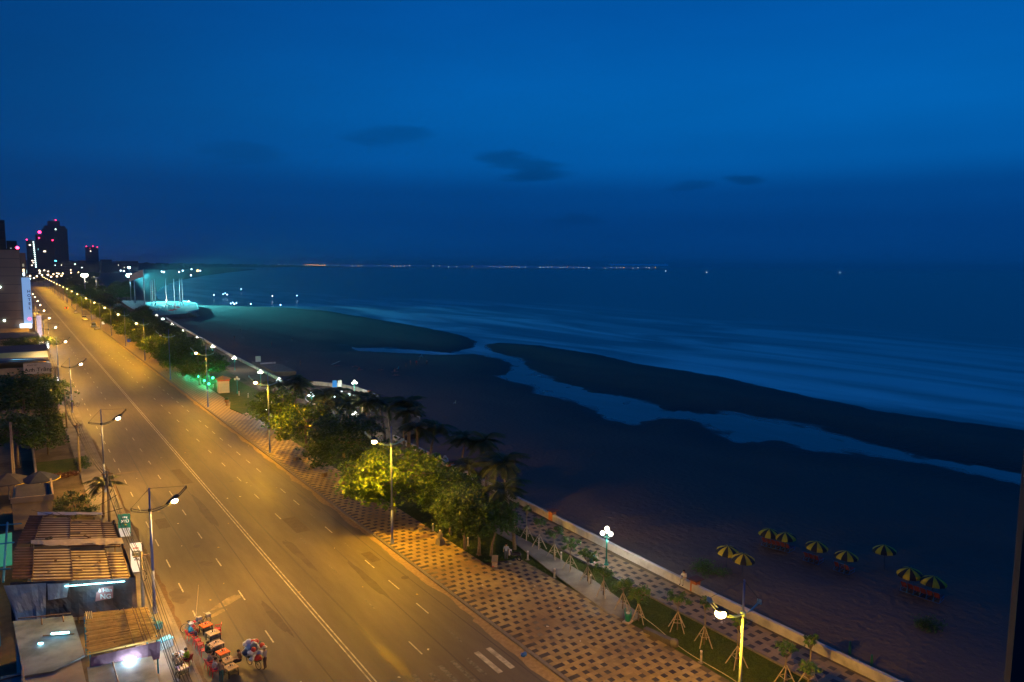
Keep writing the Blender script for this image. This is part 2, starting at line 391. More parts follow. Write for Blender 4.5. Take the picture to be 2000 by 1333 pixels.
def sdist(P, poly):
    """signed distance (inside positive) of points P (n,2) to a polygon"""
    A = np.array(poly, float); B = np.roll(A, -1, 0)
    d = np.full(len(P), 1e9); ins = np.zeros(len(P), bool)
    for a, b in zip(A, B):
        e = b-a; w = P-a
        t = np.clip((w@e)/max(e@e, 1e-9), 0, 1)
        d = np.minimum(d, np.hypot(*(w-t[:, None]*e).T))
        c = ((a[1] > P[:, 1]) != (b[1] > P[:, 1]))
        with np.errstate(divide='ignore', invalid='ignore'):
            xi = (b[0]-a[0])*(P[:, 1]-a[1])/(b[1]-a[1])+a[0]
        ins ^= c & (P[:, 0] < xi)
    return np.where(ins, d, -d)
def land_d(P):
    return np.maximum(sdist(P, MAIN), sdist(P, BAR))
def vnoise(P, s, seed=0.0):
    return np.array([mnoise.fractal(Vector((x*s, y*s*0.6, seed)), 1.0, 2.0, 3) for x, y in P])
def sand_z(P, nz=None):
    d = land_d(P)
    if nz is not None: d = d + nz*0.9
    z = np.where(d > 0, ZW + 1.25*(1-np.exp(-np.maximum(d, 0)/16.0)) + 0.10, ZW - 1.4*(1-np.exp(np.minimum(d, 0)/9.0)))
    return z
def grid_field(xs, ys):
    X, Y = np.meshgrid(xs, ys); P = np.stack([X.ravel(), Y.ravel()], 1)
    nx, ny = len(xs), len(ys)
    f = [(j*nx+i, j*nx+i+1, (j+1)*nx+i+1, (j+1)*nx+i) for j in range(ny-1) for i in range(nx-1)]
    return P, f
ys = np.concatenate([np.arange(-40, 260, 1.5), np.geomspace(260, 3300, 120)])
xs = np.concatenate([np.arange(45, 180, 1.5), np.geomspace(180, 1000, 50)])
P, F = grid_field(xs, ys)
nz = vnoise(P, 0.07); nz2 = vnoise(P, 0.35, 5.0)
dl = land_d(P); nz3 = vnoise(P, 0.16, 9.0)
Z = sand_z(P, nz) + nz2*0.05*(P[:, 1] < 600) + nz3*0.09*np.exp(-np.abs(dl)/9.0)*(P[:, 1] < 700)
chan = (dl < 0) & (P[:, 0] < 136) & (P[:, 1] < 190)               # the channel is barely ankle deep, with shoals
nz4 = vnoise(P, 0.22, 21.0)
Z = np.where(chan, np.maximum(Z, ZW - 0.11*(1-np.exp(np.minimum(dl, 0)/3.0)) + nz4*0.13 + nz2*0.04 + 0.015), Z)
me = bpy.data.meshes.new('beach'); me.from_pydata([(x, y, z) for (x, y), z in zip(P, Z)], [], F)
me.materials.append(m_sand); me.polygons.foreach_set('use_smooth', [True]*len(F))
struct(link('beach', me))
def sz(x, y):
    return float(sand_z(np.array([[x, y]], float), np.array([mnoise.fractal(Vector((x*0.07, y*0.042, 0)), 1.0, 2.0, 3)]))[0])

# ---- sea: sheet to the horizon, finer towards the shore, with a drift-of-surf attribute
xs = np.concatenate([np.arange(60, 330, 5.0), np.geomspace(330, 40000, 40)])
ys = np.concatenate([-np.geomspace(14000, 60, 30), np.arange(-50, 700, 6.0), np.geomspace(700, 40000, 50)])
P, F = grid_field(xs, ys)
me = bpy.data.meshes.new('sea'); me.from_pydata([(x, y, ZW) for x, y in P], [], F); me.materials.append(m_water)
d = -land_d(P)
inchan = (P[:, 0] < 132) & (P[:, 1] < 200)
band = np.where(d > 0, np.exp(-d/60.0)*1.0 + 0.45*np.exp(-((d-70)/26.0)**2) + 0.35*np.exp(-((d-130)/34.0)**2), 0.6)
band = np.where(inchan, 0.12, band)
far = np.clip(1-(P[:, 1]-300)/900, 0.25, 1)
at = me.attributes.new('surf', 'FLOAT', 'POINT'); at.data.foreach_set('value', np.clip(band*far, 0, 1).astype(np.float32))
struct(link('sea', me))

# ---- road
ROAD_END = 1080
def road_x(y):                     # the boulevard bends gently towards the sea in the distance
    return 0.0 if y < 980 else 0.00030*(y-980)**2
def strip(x0, x1, ylist, z, bend=True):
    m = MB(); vs = []
    for y in ylist:
        b = road_x(y) if bend else 0
        vs += [(x0+b, y, z), (x1+b, y, z)]
    m.add(vs, [(2*i, 2*i+1, 2*i+3, 2*i+2) for i in range(len(ylist)-1)])
    return m
YL = [-30] + list(range(0, 980, 70)) + list(range(980, 1500, 40))
road = struct(strip(9.4, 30.4, YL, 0.0).build('road', m_asphalt))
for x in (19.12, 19.42):
    strip(x-0.055, x+0.055, YL, 0.005).build('centre_line', m_paint, road)
db = MB(); db.box((0, 0, 0.003), (0.11, 2.2, 0.006)); dash_me = db.mesh('lane_dash', m_paint)
dash_faded = db.mesh('lane_dash', m_faded)
for x, per, off, last, me_ in ((23.75, 8.6, 46.8, 300, dash_me), (27.1, 5.45, 46.7, 260, dash_me), (15.1, 8.45, 80.0, 320, dash_me), (11.0, 6.3, 73.9, 220, dash_me)):
    y = off - per*6
    while y < last:
        if y > 24 and not (x > 20 and 39.5 < y < 44.5):
            o = link('lane_dash', me_ if rnd.random() > 0.12 else dash_faded, road); o.location = (x+rnd.uniform(-.03, .03), y, 0.002)
        y += per
zb = MB(); zb.box((0, 0, 0.003), (0.42, 3.3, 0.006)); zme = zb.mesh('crossing_bar', m_paint); zmf = zb.mesh('crossing_bar', m_faded)
for i in range(15):
    o = link('crossing_bar', zme if i in (0, 1) else zmf, road); o.location = (28.3-1.06*i, 42.05, 0.003)
    if i > 1: o.scale = (rnd.uniform(.6, 1), rnd.uniform(.55, 1), 1)
for i in range(24):   # worn rumble paint across the road further on
    o = link('crossing_bar', zmf, road); o.location = (10.3+0.85*i, 206, 0.003); o.scale = (0.9, 0.16, 1)
    o = link('crossing_bar', zmf, road); o.location = (10.3+0.85*i, 418, 0.003); o.scale = (0.9, 0.3, 1)
# repair seams and tar lines
for x, w in ((13.2, .07), (17.0, .05), (21.4, .09), (25.6, .06), (28.9, .05)):
    m = MB(); pts = [(x+0.12*math.sin(y*0.11+x), y) for y in range(24, 330, 4)]
    vs = []
    for (a, b) in pts: vs += [(a-w, b, .0035), (a+w, b, .0035)]
    m.add(vs, [(2*i, 2*i+1, 2*i+3, 2*i+2) for i in range(len(pts)-1)])
    m.build('tar_seam', mat('tar', (0.05, 0.046, 0.042), 0.5, 0.2), road)

# patches, stains and covers that break up the asphalt
m_pat = [mat('asphalt_patch', (0.078, 0.066, 0.052), 0.7, 0.25, 2.0, bump=0.3, bscale=40), mat('asphalt_stain', (0.052, 0.043, 0.034), 0.5, 0.4, 1.2), mat('sand_smear', (0.19, 0.155, 0.115), 0.9, 0.4, 1.6, (1, .5, 1))]
def blob(cx, cy, rx, ry, seed, n=26, rot=0.0):
    o = []
    for k in range(n):
        a = 2*math.pi*k/n; q = 1+0.45*mnoise.fractal(Vector((math.cos(a)*1.3, math.sin(a)*1.3, seed)), 1., 2., 4); x, y = rx*q*math.cos(a), ry*q*math.sin(a)
        o.append((cx+x*math.cos(rot)-y*math.sin(rot), cy+x*math.sin(rot)+y*math.cos(rot)))
    return o
for i, (cx, cy, rx, ry, k, rot) in enumerate([(13.9, 62.5, 1.7, .45, 2, .55), (12.6, 60.8, .8, .3, 2, .4), (11.6, 110, .35, 2.0, 2, 1.5), (22.2, 70, .4, 5.0, 1, 0), (25.6, 60, .35, 4.0, 1, 0), (17.2, 88, .45, 6.0, 1, 0), (12.9, 95, .35, 5.5, 1, 0), (28.4, 84, .3, 4.0, 1, 0), (21.6, 46, .4, 3.0, 1, 0), (16.4, 57, .35, 3.6, 1, .05), (10.6, 66, .7, 1.6, 1, .1), (25.2, 92, .35, 6.0, 1, 0), (14.0, 72, .5, .8, 1, .3), (20.3, 120, .5, 7, 1, 0)]):
    MB().sheet(blob(cx, cy, rx, ry, i*3.7, rot=rot), 0.0022+0.00004*i).build('road_stain', m_pat[k], road)
for i, (x, y, w, l) in enumerate([(24.6, 77.5, 1.5, 5.2), (12.4, 86, 1.2, 3.4), (27.9, 64.6, 1.0, 2.6), (17.6, 104, 1.3, 8)]):
    b = MB(); b.box((x, y, 0.0006), (w, l, 0.003), .01*i); b.build('road_patch', m_pat[0], road)
for i, (x, y) in enumerate([(28.6, 58.4), (14.2, 77.0), (22.7, 98), (11.6, 56.2)]):
    b = MB(); b.lathe([(.36, 0), (.36, .006)], 18, (x, y, .0)); b.build('manhole_cover', mat('cast_iron', (.045, .04, .036), .5, .3, 9), road)

# ---- kerbs
def kerb(name, x0, x1, y0, y1, step=1.0, near=70):
    k = struct(strip(x0, x1, [near] + list(range(int(near)+30, 980, 60)) + list(range(980, 1500, 40)), 0.16).build(name, m_kerb))
    side = MB(); yl = [near] + list(range(int(near)+30, 980, 60)) + list(range(980, 1500, 40))
    xx = x0 if x0 > 20 else x1
    vs = []
    for y in yl: vs += [(xx+road_x(y), y, -0.01), (xx+road_x(y), y, 0.16)]
    side.add(vs, [(2*i, 2*i+1, 2*i+3, 2*i+2) for i in range(len(yl)-1)])
    side.build('kerb_face', m_kerb, k)
    b = MB(); b.box(((x0+x1)/2, 0, 0.08), (x1-x0, step-0.02, 0.16)); me = b.mesh('kerb_stone', m_kerb)
    y = y0
    while y < near:
        o = link('kerb_stone', me, k); o.location = (rnd.uniform(-.008, .008), y+step/2, rnd.uniform(-.006, .006)); y += step
    return k
kerb('kerb_seaside', 30.35, 30.65, 22, 70)
kerb('kerb_townside', 9.2, 9.42, 44, 70)
# sand drifted into the gutter
m = MB(); vs = []; n = 0
for i in range(0, 900):
    y = 20+i*0.3
    w = 0.55+0.42*mnoise.fractal(Vector((y*0.22, 0, 3)), 1.0, 2.0, 5) + 0.35*max(0, mnoise.noise(Vector((y*0.09, 4, 0))))
    if 36 < y < 48: w += 0.35
    vs += [(30.345-max(0.06, w), y, .006), (30.345, y, .02)]; n += 1
m.add(vs, [(2*i, 2*i+1, 2*i+3, 2*i+2) for i in range(n-1)])
stuff(tag(m.build('gutter_sand', m_sandd), 'pale sand drifted along the gutter of the seaside kerb', 'sand'))
m = MB(); vs = []; n = 0
for i in range(0, 300):
    y = 44+i*0.3
    w = 0.35+0.3*mnoise.fractal(Vector((y*0.3, 7, 3)), 1.0, 2.0, 4)
    vs += [(9.425, y, .012), (9.425+max(0.05, w), y, .006)]; n += 1
m.add(vs, [(2*i, 2*i+1, 2*i+3, 2*i+2) for i in range(n-1)])
stuff(tag(m.build('gutter_dirt', mat('gutter_dirt', (0.10, 0.07, 0.05), 0.95, 0.35, 3.0, bump=0.4)), 'brown dirt along the gutter of the town side kerb', 'dirt'))

# ---- seaside pavement, laid with tan tiles and dark squares
pav = struct(strip(30.6, 39.85, [20, 56], 0.12, False).build('pavement', m_joint))
T = 0.43
tb = MB(); tb.box((0, 0, 0), (T-0.012, T-0.012, 0.05)); tile_dark = tb.mesh('paving_tile', m_dark); tile_tan = tb.mesh('paving_tile', m_tan)
near_d, near_t, rest_d, rest_t = [], [], [], []
def in_bay(x, y):
    if y < 56: 
        return x < 39.85 - (0.43 if int(y/0.86) % 2 else 0) and not (y > 41.6 and x > 39.6-0.0*(y)) 
    return x < 36.1
for i in range(0, 22):
    for j in range(0, 330):
        x = 30.66+T*(i+.5); y = 22.0+T*(j+.5)
        if not in_bay(x, y): continue
        if abs(i-9) < 1.2 and y < 75 and i in (9,): dk = False       # ribbed guide course
        else: dk = (j+2*i) % 4 == 0
        if y > 135 : continue
        if i == 0 and (j+2) % 4 == 0: dk = True
        (near_d if dk else near_t).append((x, y))
def dist2(p): return p[0]**2+p[1]**2
def shows(p):                         # inside the camera's field, roughly
    d = Vector((p[0], p[1], -CAMH)); z = d.dot(_fw)
    return abs(d.dot(_r2)/z) < 0.73 and d.dot(_u2)/z > -0.49
near_d.sort(key=lambda p: (not shows(p), dist2(p))); near_t.sort(key=lambda p: (not shows(p), dist2(p)))
rest_d = near_d[300:]; near_d = near_d[:300]; rest_t = near_t[300:]; near_t = near_t[:300]
for lst, me in ((near_d, tile_dark), (near_t, tile_tan)):
    for x, y in lst:
        o = link('paving_tile', me, pav); o.location = (x, y, 0.12+0.03+rnd.uniform(-.002, .002) - 0.0)
for lst, m_, nm in ((rest_d, m_dark, 'far_dark_tiles'), (rest_t, m_tan, 'far_tan_tiles')):
    b = MB()
    for x, y in lst: b.box((x, y, 0.15), (T-0.012, T-0.012, 0.05))
    stuff(b.build(nm, m_, pav))
# the same pavement further on, too small to tell tiles apart
def m_pattern():
    m = bpy.data.materials.new('tile_pattern'); m.use_nodes = True
    t = m.node_tree; n_ = t.nodes.new; l_ = t.links.new; b = t.nodes['Principled BSDF']; b.inputs['Roughness'].default_value = 0.7
    g = n_('ShaderNodeNewGeometry'); mp_ = n_('ShaderNodeMapping'); mp_.inputs['Scale'].default_value = (1/0.43, 1/0.86, 1); l_(g.outputs['Position'], mp_.inputs[0])
    ch = n_('ShaderNodeTexChecker'); ch.inputs['Scale'].default_value = 1.0; l_(mp_.outputs[0], ch.inputs['Vector'])
    ch.inputs[1].default_value = (0.30, 0.215, 0.125, 1); ch.inputs[2].default_value = (0.165, 0.12, 0.075, 1)
    l_(ch.outputs[0], b.inputs['Base Color']); return m
far_pav = struct(strip(30.6, 36.1, [56, 135], 0.12, False).build('pavement', m_joint))
struct(strip(30.65, 36.1, [135, 300, 420], 0.165).build('pavement', m_pattern()))
struct(strip(30.65, 36.1, [455, 700, 980, 1100, 1300], 0.165).build('pavement', m_pattern()))
# side street mouth with light concrete
struct(MB().sheet([(30.38, 421), (62, 421), (62, 454), (30.38, 454)], 0.004).build('side_street', mat('side_concrete', (0.30, 0.26, 0.20), 0.8, 0.15)))
struct(strip(6.3, 9.2, [40, 115, 160, 400, 700, 980], 0.14).build('town_pavement', mat('town_pavement', (0.20, 0.18, 0.165), 0.8, 0.3, 1.0, bump=0.2, col2=(0.13, 0.115, 0.10), c2scale=0.5)))

# ---- lawns, winding path, promenade
lawn = struct(MB().sheet([(36.2, 57), (39.9, 56), (39.9, 15), (44.65, 15), (44.65, 190), (36.2, 190)], 0.05).build('lawn', m_grass))
struct(MB().sheet([(36.2, 190.1), (46, 190.1), (50, 400), (36.2, 420)], 0.05).build('lawn', mat('far_turf', (0.05, 0.07, 0.02), 0.95, 0.35, 2.0, bump=0.8)))  # far turf, a slightly darker green than the near lawn
path_poly = [(39.25, 41.9), (40.4, 40.4), (41.5, 40.6), (42.3, 45.5), (42.85, 50), (43.1, 58.3), (43.0, 68), (42.6, 80), (41.4, 80), (41.6, 68), (41.75, 59.5), (40.6, 52), (40.0, 47.2)]
pth = struct(MB().prism(path_poly, -0.01, 0.165).build('garden_path', m_conc))
m = MB()
e = [(39.35, 41.6), (39.98, 47.2), (40.58, 52), (41.73, 59.5), (41.58, 68), (41.38, 80)]
for a, b in zip(e, e[1:]):
    a, b = Vector((*a, 0.19)), Vector((*b, 0.19)); m.tube([a-Vector((.05, 0, 0)), b-Vector((.05, 0, 0))], 0.05, 6)
m.build('path_edging', m_conc, pth)
for k in range(26):                                    # score joints across the path
    y = 43+k*1.2
    if y > 78: break
# promenade behind the parapet
PROM = [(44.7, 15), (48.3, 15), (48.35, 40), (48.75, 57), (49.2, 72), (50.0, 95), (50.5, 108), (51, 131), (57, 132.2), (60.4, 135.4), (62.7, 141), (63.5, 147), (63.2, 153), (61.9, 159.6), (58.2, 165.4), (53.2, 171.5), (52.9, 182), (54.3, 231), (57.1, 281), (59.5, 330), (62.5, 380), (56, 400), (50, 330), (49, 281), (48, 231), (46.5, 182), (45, 171), (44.7, 120)]
prom = struct(MB().sheet(PROM, 0.12).build('promenade', m_joint))
pb = MB(); pb.box((0, 0, 0), (0.45, 0.5, 0.04)); pd = pb.mesh('paving_tile', m_dark)
b = MB()
cand = []
for i in range(8):
    for j in range(0, 190):
        x = 44.95+0.47*i; y = 20+0.52*j
        edge = 48.2+max(0, (y-40)*0.022)
        if x+0.23 > edge: continue
        if (j+2*i) % 4 == 0: cand.append((x, y))
        else: b.box((x, y, 0.14), (0.455, 0.505, 0.04))
cand.sort(key=lambda p: (not shows(p), dist2(p)))
for x, y in cand[:300]:
    o = link('paving_tile', pd, prom); o.location = (x, y, 0.141)
b2 = MB()
for x, y in cand[300:]: b2.box((x, y, 0.141), (0.45, 0.5, 0.04))
stuff(b2.build('far_dark_tiles', m_dark, prom))
stuff(b.build('pale_tiles', m_ptan, prom))
# tiles of the round lookout, laid in rings
b = MB(); b3 = MB()
for ring in range(9):
    r = 6.4+0.62*ring
    n = int(2*math.pi*r/1.0)
    for k in range(n):
        a = 2*math.pi*(k+.5*(ring % 2))/n
        x, y = 55.2+r*math.cos(a)*0.82, 146+r*math.sin(a)*1.35
        if x < 52 or not (sdist(np.array([[x, y]]), PROM)[0] > 0.35): continue
        (b if k % 2 else b3).box((x, y, 0.14), (0.5, 0.62, 0.04), math.atan2(math.sin(a), math.cos(a)))
stuff(b.build('ring_tiles', m_dark, prom)); stuff(b3.build('ring_pale_tiles', m_ptan, prom))
lk = [(55.0+5.4*math.cos(a), 144.5+9.8*math.sin(a)) for a in [2*math.pi*k/32 for k in range(32)]]
rl = struct(MB().prism(lk, 0.0, 0.24).build('round_lawn', m_grass))
m = MB(); m.tube([(55.0+5.5*math.cos(a), 144.5+9.95*math.sin(a), 0.26) for a in [2*math.pi*k/40 for k in range(41)]], 0.14, 6)
m.build('lawn_kerb', mat('pale_kerb', (0.5, 0.49, 0.46), 0.7, 0.12), rl)
# kerb strip between lawn and promenade
m = MB()
for k in range(38):
    m.box((44.62, 16+k*2.0, 0.11), (0.14, 1.97, 0.2))
stuff(m.build('promenade_edging', m_kerb, prom))
struct(MB().prism([(50.6, 108.2), (61.8, 110.8), (62.1, 118), (60.4, 132.6), (57.3, 131.6), (51, 130.6)], -2.2, -0.35).build('lower_terrace', mat('terrace_dark', (0.05, 0.042, 0.036), 0.9, 0.3, 0.8)))

# ---- parapets
def parapet(name, label, inner, wid, z1, mats, out=1.0, z0=-2.3, cap=0.0):
    root = thing(name, label, 'wall', (0, 0, 0))
    n = len(inner); nor = []
    for i in range(n):
        a = Vector(inner[max(i-1, 0)]); b = Vector(inner[min(i+1, n-1)]); t = (b-a).normalized(); nor.append(Vector((t.y, -t.x))*out)
    def ring(off0, off1, za, zb):
        m = MB(); vs = []
        for p, q in zip(inner, nor):
            a = Vector(p)+q*off0; b = Vector(p)+q*off1
            vs += [(a.x, a.y, za), (a.x, a.y, zb), (b.x, b.y, zb), (b.x, b.y, za)]
        fs = [tuple(reversed((4*i+k, 4*i+(k+1) % 4, 4*i+4+(k+1) % 4, 4*i+4+k))) for i in range(n-1) for k in range(4)]
        fs += [(0, 1, 2, 3), (4*n-1, 4*n-2, 4*n-3, 4*n-4)]
        m.add(vs, fs); return m
    ring(0, wid, z0, z1).build('parapet', mats[0], root)
    ring(wid+0.003, wid+1.05, z0, 0.02).build('ledge', mats[1], root)
    return root
def dense(pts, step=4.0):
    o = []
    for a, b in zip(pts, pts[1:]):
        k = max(1, int((Vector(b)-Vector(a)).length/step))
        for i in range(k): o.append(tuple(Vector(a).lerp(Vector(b), i/k)))
    return o+[pts[-1]]
parapet('seafront_wall', 'long pale plastered parapet between the tiled promenade and the dark beach, nearest the umbrellas', dense([(48.32, 8), (48.37, 40), (48.77, 57), (49.22, 72), (50.02, 95), (50.4, 107)]), 0.34, 0.85, (m_wallp, m_ledge))
parapet('lookout_wall', 'curved pale parapet round the circular lookout jutting onto the beach', [(57.5, 132.2), (60.5, 135.3), (62.8, 141), (63.6, 147), (63.3, 153), (62, 159.6), (58.3, 165.4), (53.3, 171.5)], 0.34, 0.95, (m_wallp, m_ledge))
parapet('far_seafront_wall', 'far stretch of pale parapet running from the lookout towards the flagpole plaza', dense([(52.95, 176), (52.95, 182), (54.35, 231), (57.15, 281), (59.55, 330), (62.55, 380), (64, 402)], 20), 0.34, 0.85, (m_wallp, m_ledge))

# ---- flagpole plaza on its bastion
plz = [(60, 404), (76.5, 415), (87, 439), (99, 505), (97, 540), (81, 560), (62, 575), (57, 470)]
pz = struct(MB().prism(plz, -2.3, 1.6).build('plaza', mat('plaza_paving', (0.15, 0.145, 0.14), 0.7, 0.2, 0.6)))
m = MB()
for a, b in zip(plz[1:4], plz[2:5]):
    a, b = Vector((*a, 1.95)), Vector((*b, 1.95)); t = (b-a); an = math.atan2(t.y, t.x)
    m.box((a+b)/2, (t.length, 0.4, 0.7), an)
m.build('plaza_parapet', m_wallp, pz)
m = MB()
for k in range(9):
    m.box((79.5+k*0.75, 420+k*1.0, 1.45-k*0.4), (9.5, 0.95, 0.5), R(70))
m.build('stairs', mat('stair_concrete', (0.16, 0.16, 0.16), 0.85, 0.2), pz)
# far headland and wooded coast
m_far = mat('far_wood', (0.012, 0.022, 0.02), 0.95, 0.3, 0.01)
def ridge(name, pts, seed, mt=m_far):
    m = MB(); vs = []
    for k, (x, y, h) in enumerate(pts):
        q = 1+0.35*mnoise.fractal(Vector((k*0.63, seed, 0)), 1.0, 2.0, 4)
        vs += [(x, y-70, -2), (x, y, h*q), (x, y+260, -2)]
    fs = []
    for i in range(len(pts)-1):
        fs += [(3*i, 3*i+3, 3*i+4, 3*i+1), (3*i+1, 3*i+4, 3*i+5, 3*i+2)]
    m.add(vs, fs); return struct(m.build(name, mt))
ridge('hills', [(60+i*9, 2300+i*14, 13+12*math.sin(i/60*3.1)) for i in range(60)], 1.0)
ridge('hills', [(560+i*26, 3900+i*30, 21-0.22*i) for i in range(70)], 2.0)
ridge('hills', [(-900+i*30, 3300, 30) for i in range(45)], 3.0)

# ================================================================== LAMPS
m_pole = mat('pole_blue_paint', (0.10, 0.13, 0.36), 0.45, 0.15, 2.0, spec=0.5, coords='obj')
m_galv = mat('galvanised_steel', (0.38, 0.38, 0.42), 0.4, 0.12, 3.0, metal=0.6, coords='obj')
m_teal = mat('teal_paint', (0.02, 0.22, 0.19), 0.45, 0.15, 2.0, spec=0.5, coords='obj')
m_armp = mat('arm_paint', (0.30, 0.48, 0.46), 0.45, 0.12, 3.0, spec=0.5, coords='obj')
m_darkm = mat('dark_metal', (0.035, 0.037, 0.045), 0.5, 0.2, 3.0)
g_warm = glow('sodium_bulb', (1.0, 0.70, 0.30), 14)
g_amber = glow('sodium_bulb_town', (1.0, 0.78, 0.48), 14)
g_globe = glow('globe_white', (1.0, 0.97, 0.82), 4.5)
g_cool = glow('globe_cool', (0.80, 1.0, 0.97), 4.5)
g_off = mat('unlit_lens', (0.6, 0.6, 0.58), 0.3, 0)

def street_lamp(hgt, reach, bulb, armm, lit, col, watt, headz):
    t = thing('street_lamp', 'x', 'street lamp')
    m = MB(); m.lathe([(0.26, 0), (0.26, 0.04), (0.20, 0.05), (0.17, 0.5), (0.165, 0.55)], 10); m.build('base', m_pole, t, True)
    m = MB(); m.tube([(0, 0, 0.5), (0, 0, 3.6)], [0.135, 0.115], 10); m.build('lower_pole', m_pole, t, True)
    m = MB(); m.tube([(0, 0, 3.6), (0, 0, hgt)], [0.113, 0.055], 10); m.build('upper_pole', mat('pole_grey_paint', (0.13, 0.165, 0.31), 0.5, 0.12, 2.0, coords='obj') if armm is m_armp else m_pole, t, True)
    zj = headz - 0.35
    m = MB(); m.lathe([(0.12, -0.12), (0.16, -0.1), (0.16, 0.1), (0.12, 0.12)], 10, (0, 0, zj)); m.build('collar', armm, t, True)
    def arc(x0, x1, rise, dz, dy):
        return [(x0+(x1-x0)*u, dy, zj+dz+rise*u*u) for u in [k/10 for k in range(11)]]
    for dz, dy in ((0.0, 0.07), (-0.13, -0.07)):
        m = MB(); m.tube(arc(0.08, reach+1.0, 1.55, dz, dy), 0.035, 6); m.build('arm', armm, t, True)
        m = MB(); m.tube(arc(-0.08, -1.35, 0.35, dz, dy), 0.032, 6); m.build('short_arm', armm, t, True)
    m = MB(); m.box((reach+1.0, 0, zj+1.5), (0.09, 0.26, 0.24)); m.build('arm_tip', armm, t)
    m = MB(); m.box((-1.36, 0, zj+0.29), (0.08, 0.26, 0.24)); m.build('arm_tip', armm, t)
    m = MB(); m.tube([(0, 0, hgt-0.05), (reach+1.0, 0, zj+1.58)], 0.014, 5); m.build('stay_wire', m_darkm, t)
    m = MB(); m.tube([(0, 0, hgt-0.05), (-1.36, 0, zj+0.36)], 0.014, 5); m.build('stay_wire', m_darkm, t)
    # luminaire hung under the long arm
    m = MB(); u0, u1 = reach-0.45, reach+0.35
    z0 = zj+1.55*((u0)/(reach+1.0))**2-0.02; z1 = zj+1.55*((u1)/(reach+1.0))**2-0.02
    for k, (w, h) in enumerate(((0.10, 0.08), (0.17, 0.14), (0.19, 0.15), (0.15, 0.10))):
        pass
    m.tube([(u0-0.12, 0, z0-0.02), (u0, 0, z0), ((u0+u1)/2, 0, (z0+z1)/2), (u1, 0, z1), (u1+0.1, 0, z1+0.03)], [0.05, 0.14, 0.18, 0.15, 0.04], 8)
    hd = m.build('lamp_head', m_darkm, t, True)
    m = MB(); m.ball(((u0+u1)/2+0.12, 0, (z0+z1)/2-0.13), 0.30, 12, rz=0.75)
    m.build('lens', bulb if lit else g_off, hd, True)
    if lit:
        lamp_light('SPOT', ((u0+u1)/2+0.12, 0, (z0+z1)/2-0.45), watt, col, t, 0.22, R(172), ((u0+u1)/2+1.6, 0, 0), 0.22)
        lamp_light('POINT', ((u0+u1)/2+0.12, 0, (z0+z1)/2-0.9), watt*0.05, col, t, 0.25)
    return t
S_COL = (1.0, 0.48, 0.01); T_COL = (1.0, 0.50, 0.06)
seaL = street_lamp(12.4, 1.75, g_warm, m_armp, True, S_COL, 15500, 10.9)
seaU = street_lamp(12.4, 1.75, g_warm, m_armp, False, S_COL, 0, 10.9)
twnL = street_lamp(10.6, 1.75, g_amber, m_darkm, True, T_COL, 12300, 9.1)
ul, uu, ut = [], [], []
GS, GT = 'lamps along the seaside kerb', 'lamps along the town side kerb'
sea_y = [23, 66.2, 109.2, 151.1, 192.2, 233.1, 275.7, 318, 360, 402] + [456 + 42*k for k in range(13)]
near_lab = {0: 'double-armed street lamp on the tan tiled pavement nearest the beach umbrellas', 1: 'lit street lamp whose pole rises through the bright yellow-green tree',
            2: 'lit street lamp with its pole in front of the yellow lit layered tree', 3: 'lit street lamp on the tiles just left of the small kiosk',
            4: 'unlit street lamp standing in the dark between two glowing seaside lamps', 5: 'lit seaside lamp next beyond the unlit lamp post', 6: 'starry bright lamp on the seaside kerb with a small blue sign beside its pole'}
for i, y in enumerate(sea_y):
    x = 31.0 + road_x(y)
    lab = near_lab.get(i, 'far lit lamp of the seaside row, %s beyond the blue sign' % ordinal(i-7) if i >= 7 else None)
    if i == 4: place(seaU, uu, (x, y, 0.12), math.pi, lab, GS)
    else:
        o = place(seaL, ul, (x, y, 0.12), math.pi + R(rnd.uniform(-3, 3)), lab, GS)
town_y = [63.5, 101.5, 159.5, 206, 252, 294, 340, 383, 422, 469, 512]
tl = ['tall double-armed street lamp beside the shacks and food stall', 'street lamp beside the grass plot with the leaning wooden pole', 'town side lamp next to the parked bicycles', 'town side lamp in front of the cream awning building',
      'town side lamp beside the spreading tree']
for i, y in enumerate(town_y):
    place(twnL, ut, (8.3, y, 0.14), R(rnd.uniform(-3, 3)), tl[i] if i < 5 else 'far town side lamp, %s beyond the spreading tree' % ordinal(i-5), GT)
# lamps where the boulevard bends, far off
m = MB(); m.tube([(0, 0, 0), (0, 0, 9.5), (-1.5, 0, 10.2)], [0.2, 0.12, 0.08], 6); fpole = m.mesh('pole', m_darkm)
m = MB(); m.ball((-1.6, 0, 10.0), 0.9, 8); fb = m.mesh('lens', glow('far_bulb', (1.0, 0.68, 0.34), 10))
for i, (x, y) in enumerate([(21.5, 1082), (28, 1061), (35.6, 1135), (44, 1176), (51.8, 1220), (60.4, 1268), (66.8, 1290), (82.7, 1378), (41.3, 1024), (48.6, 1057), (55.3, 1093), (96, 1420)]):
    t = thing('street_lamp', 'tiny lamp, %s from the left where the far boulevard bends towards the sea' % ordinal(i), 'street lamp', (x, y, 0), 0, 'lamps on the far bend')
    link('pole', fpole, t); link('lens', fb, t)

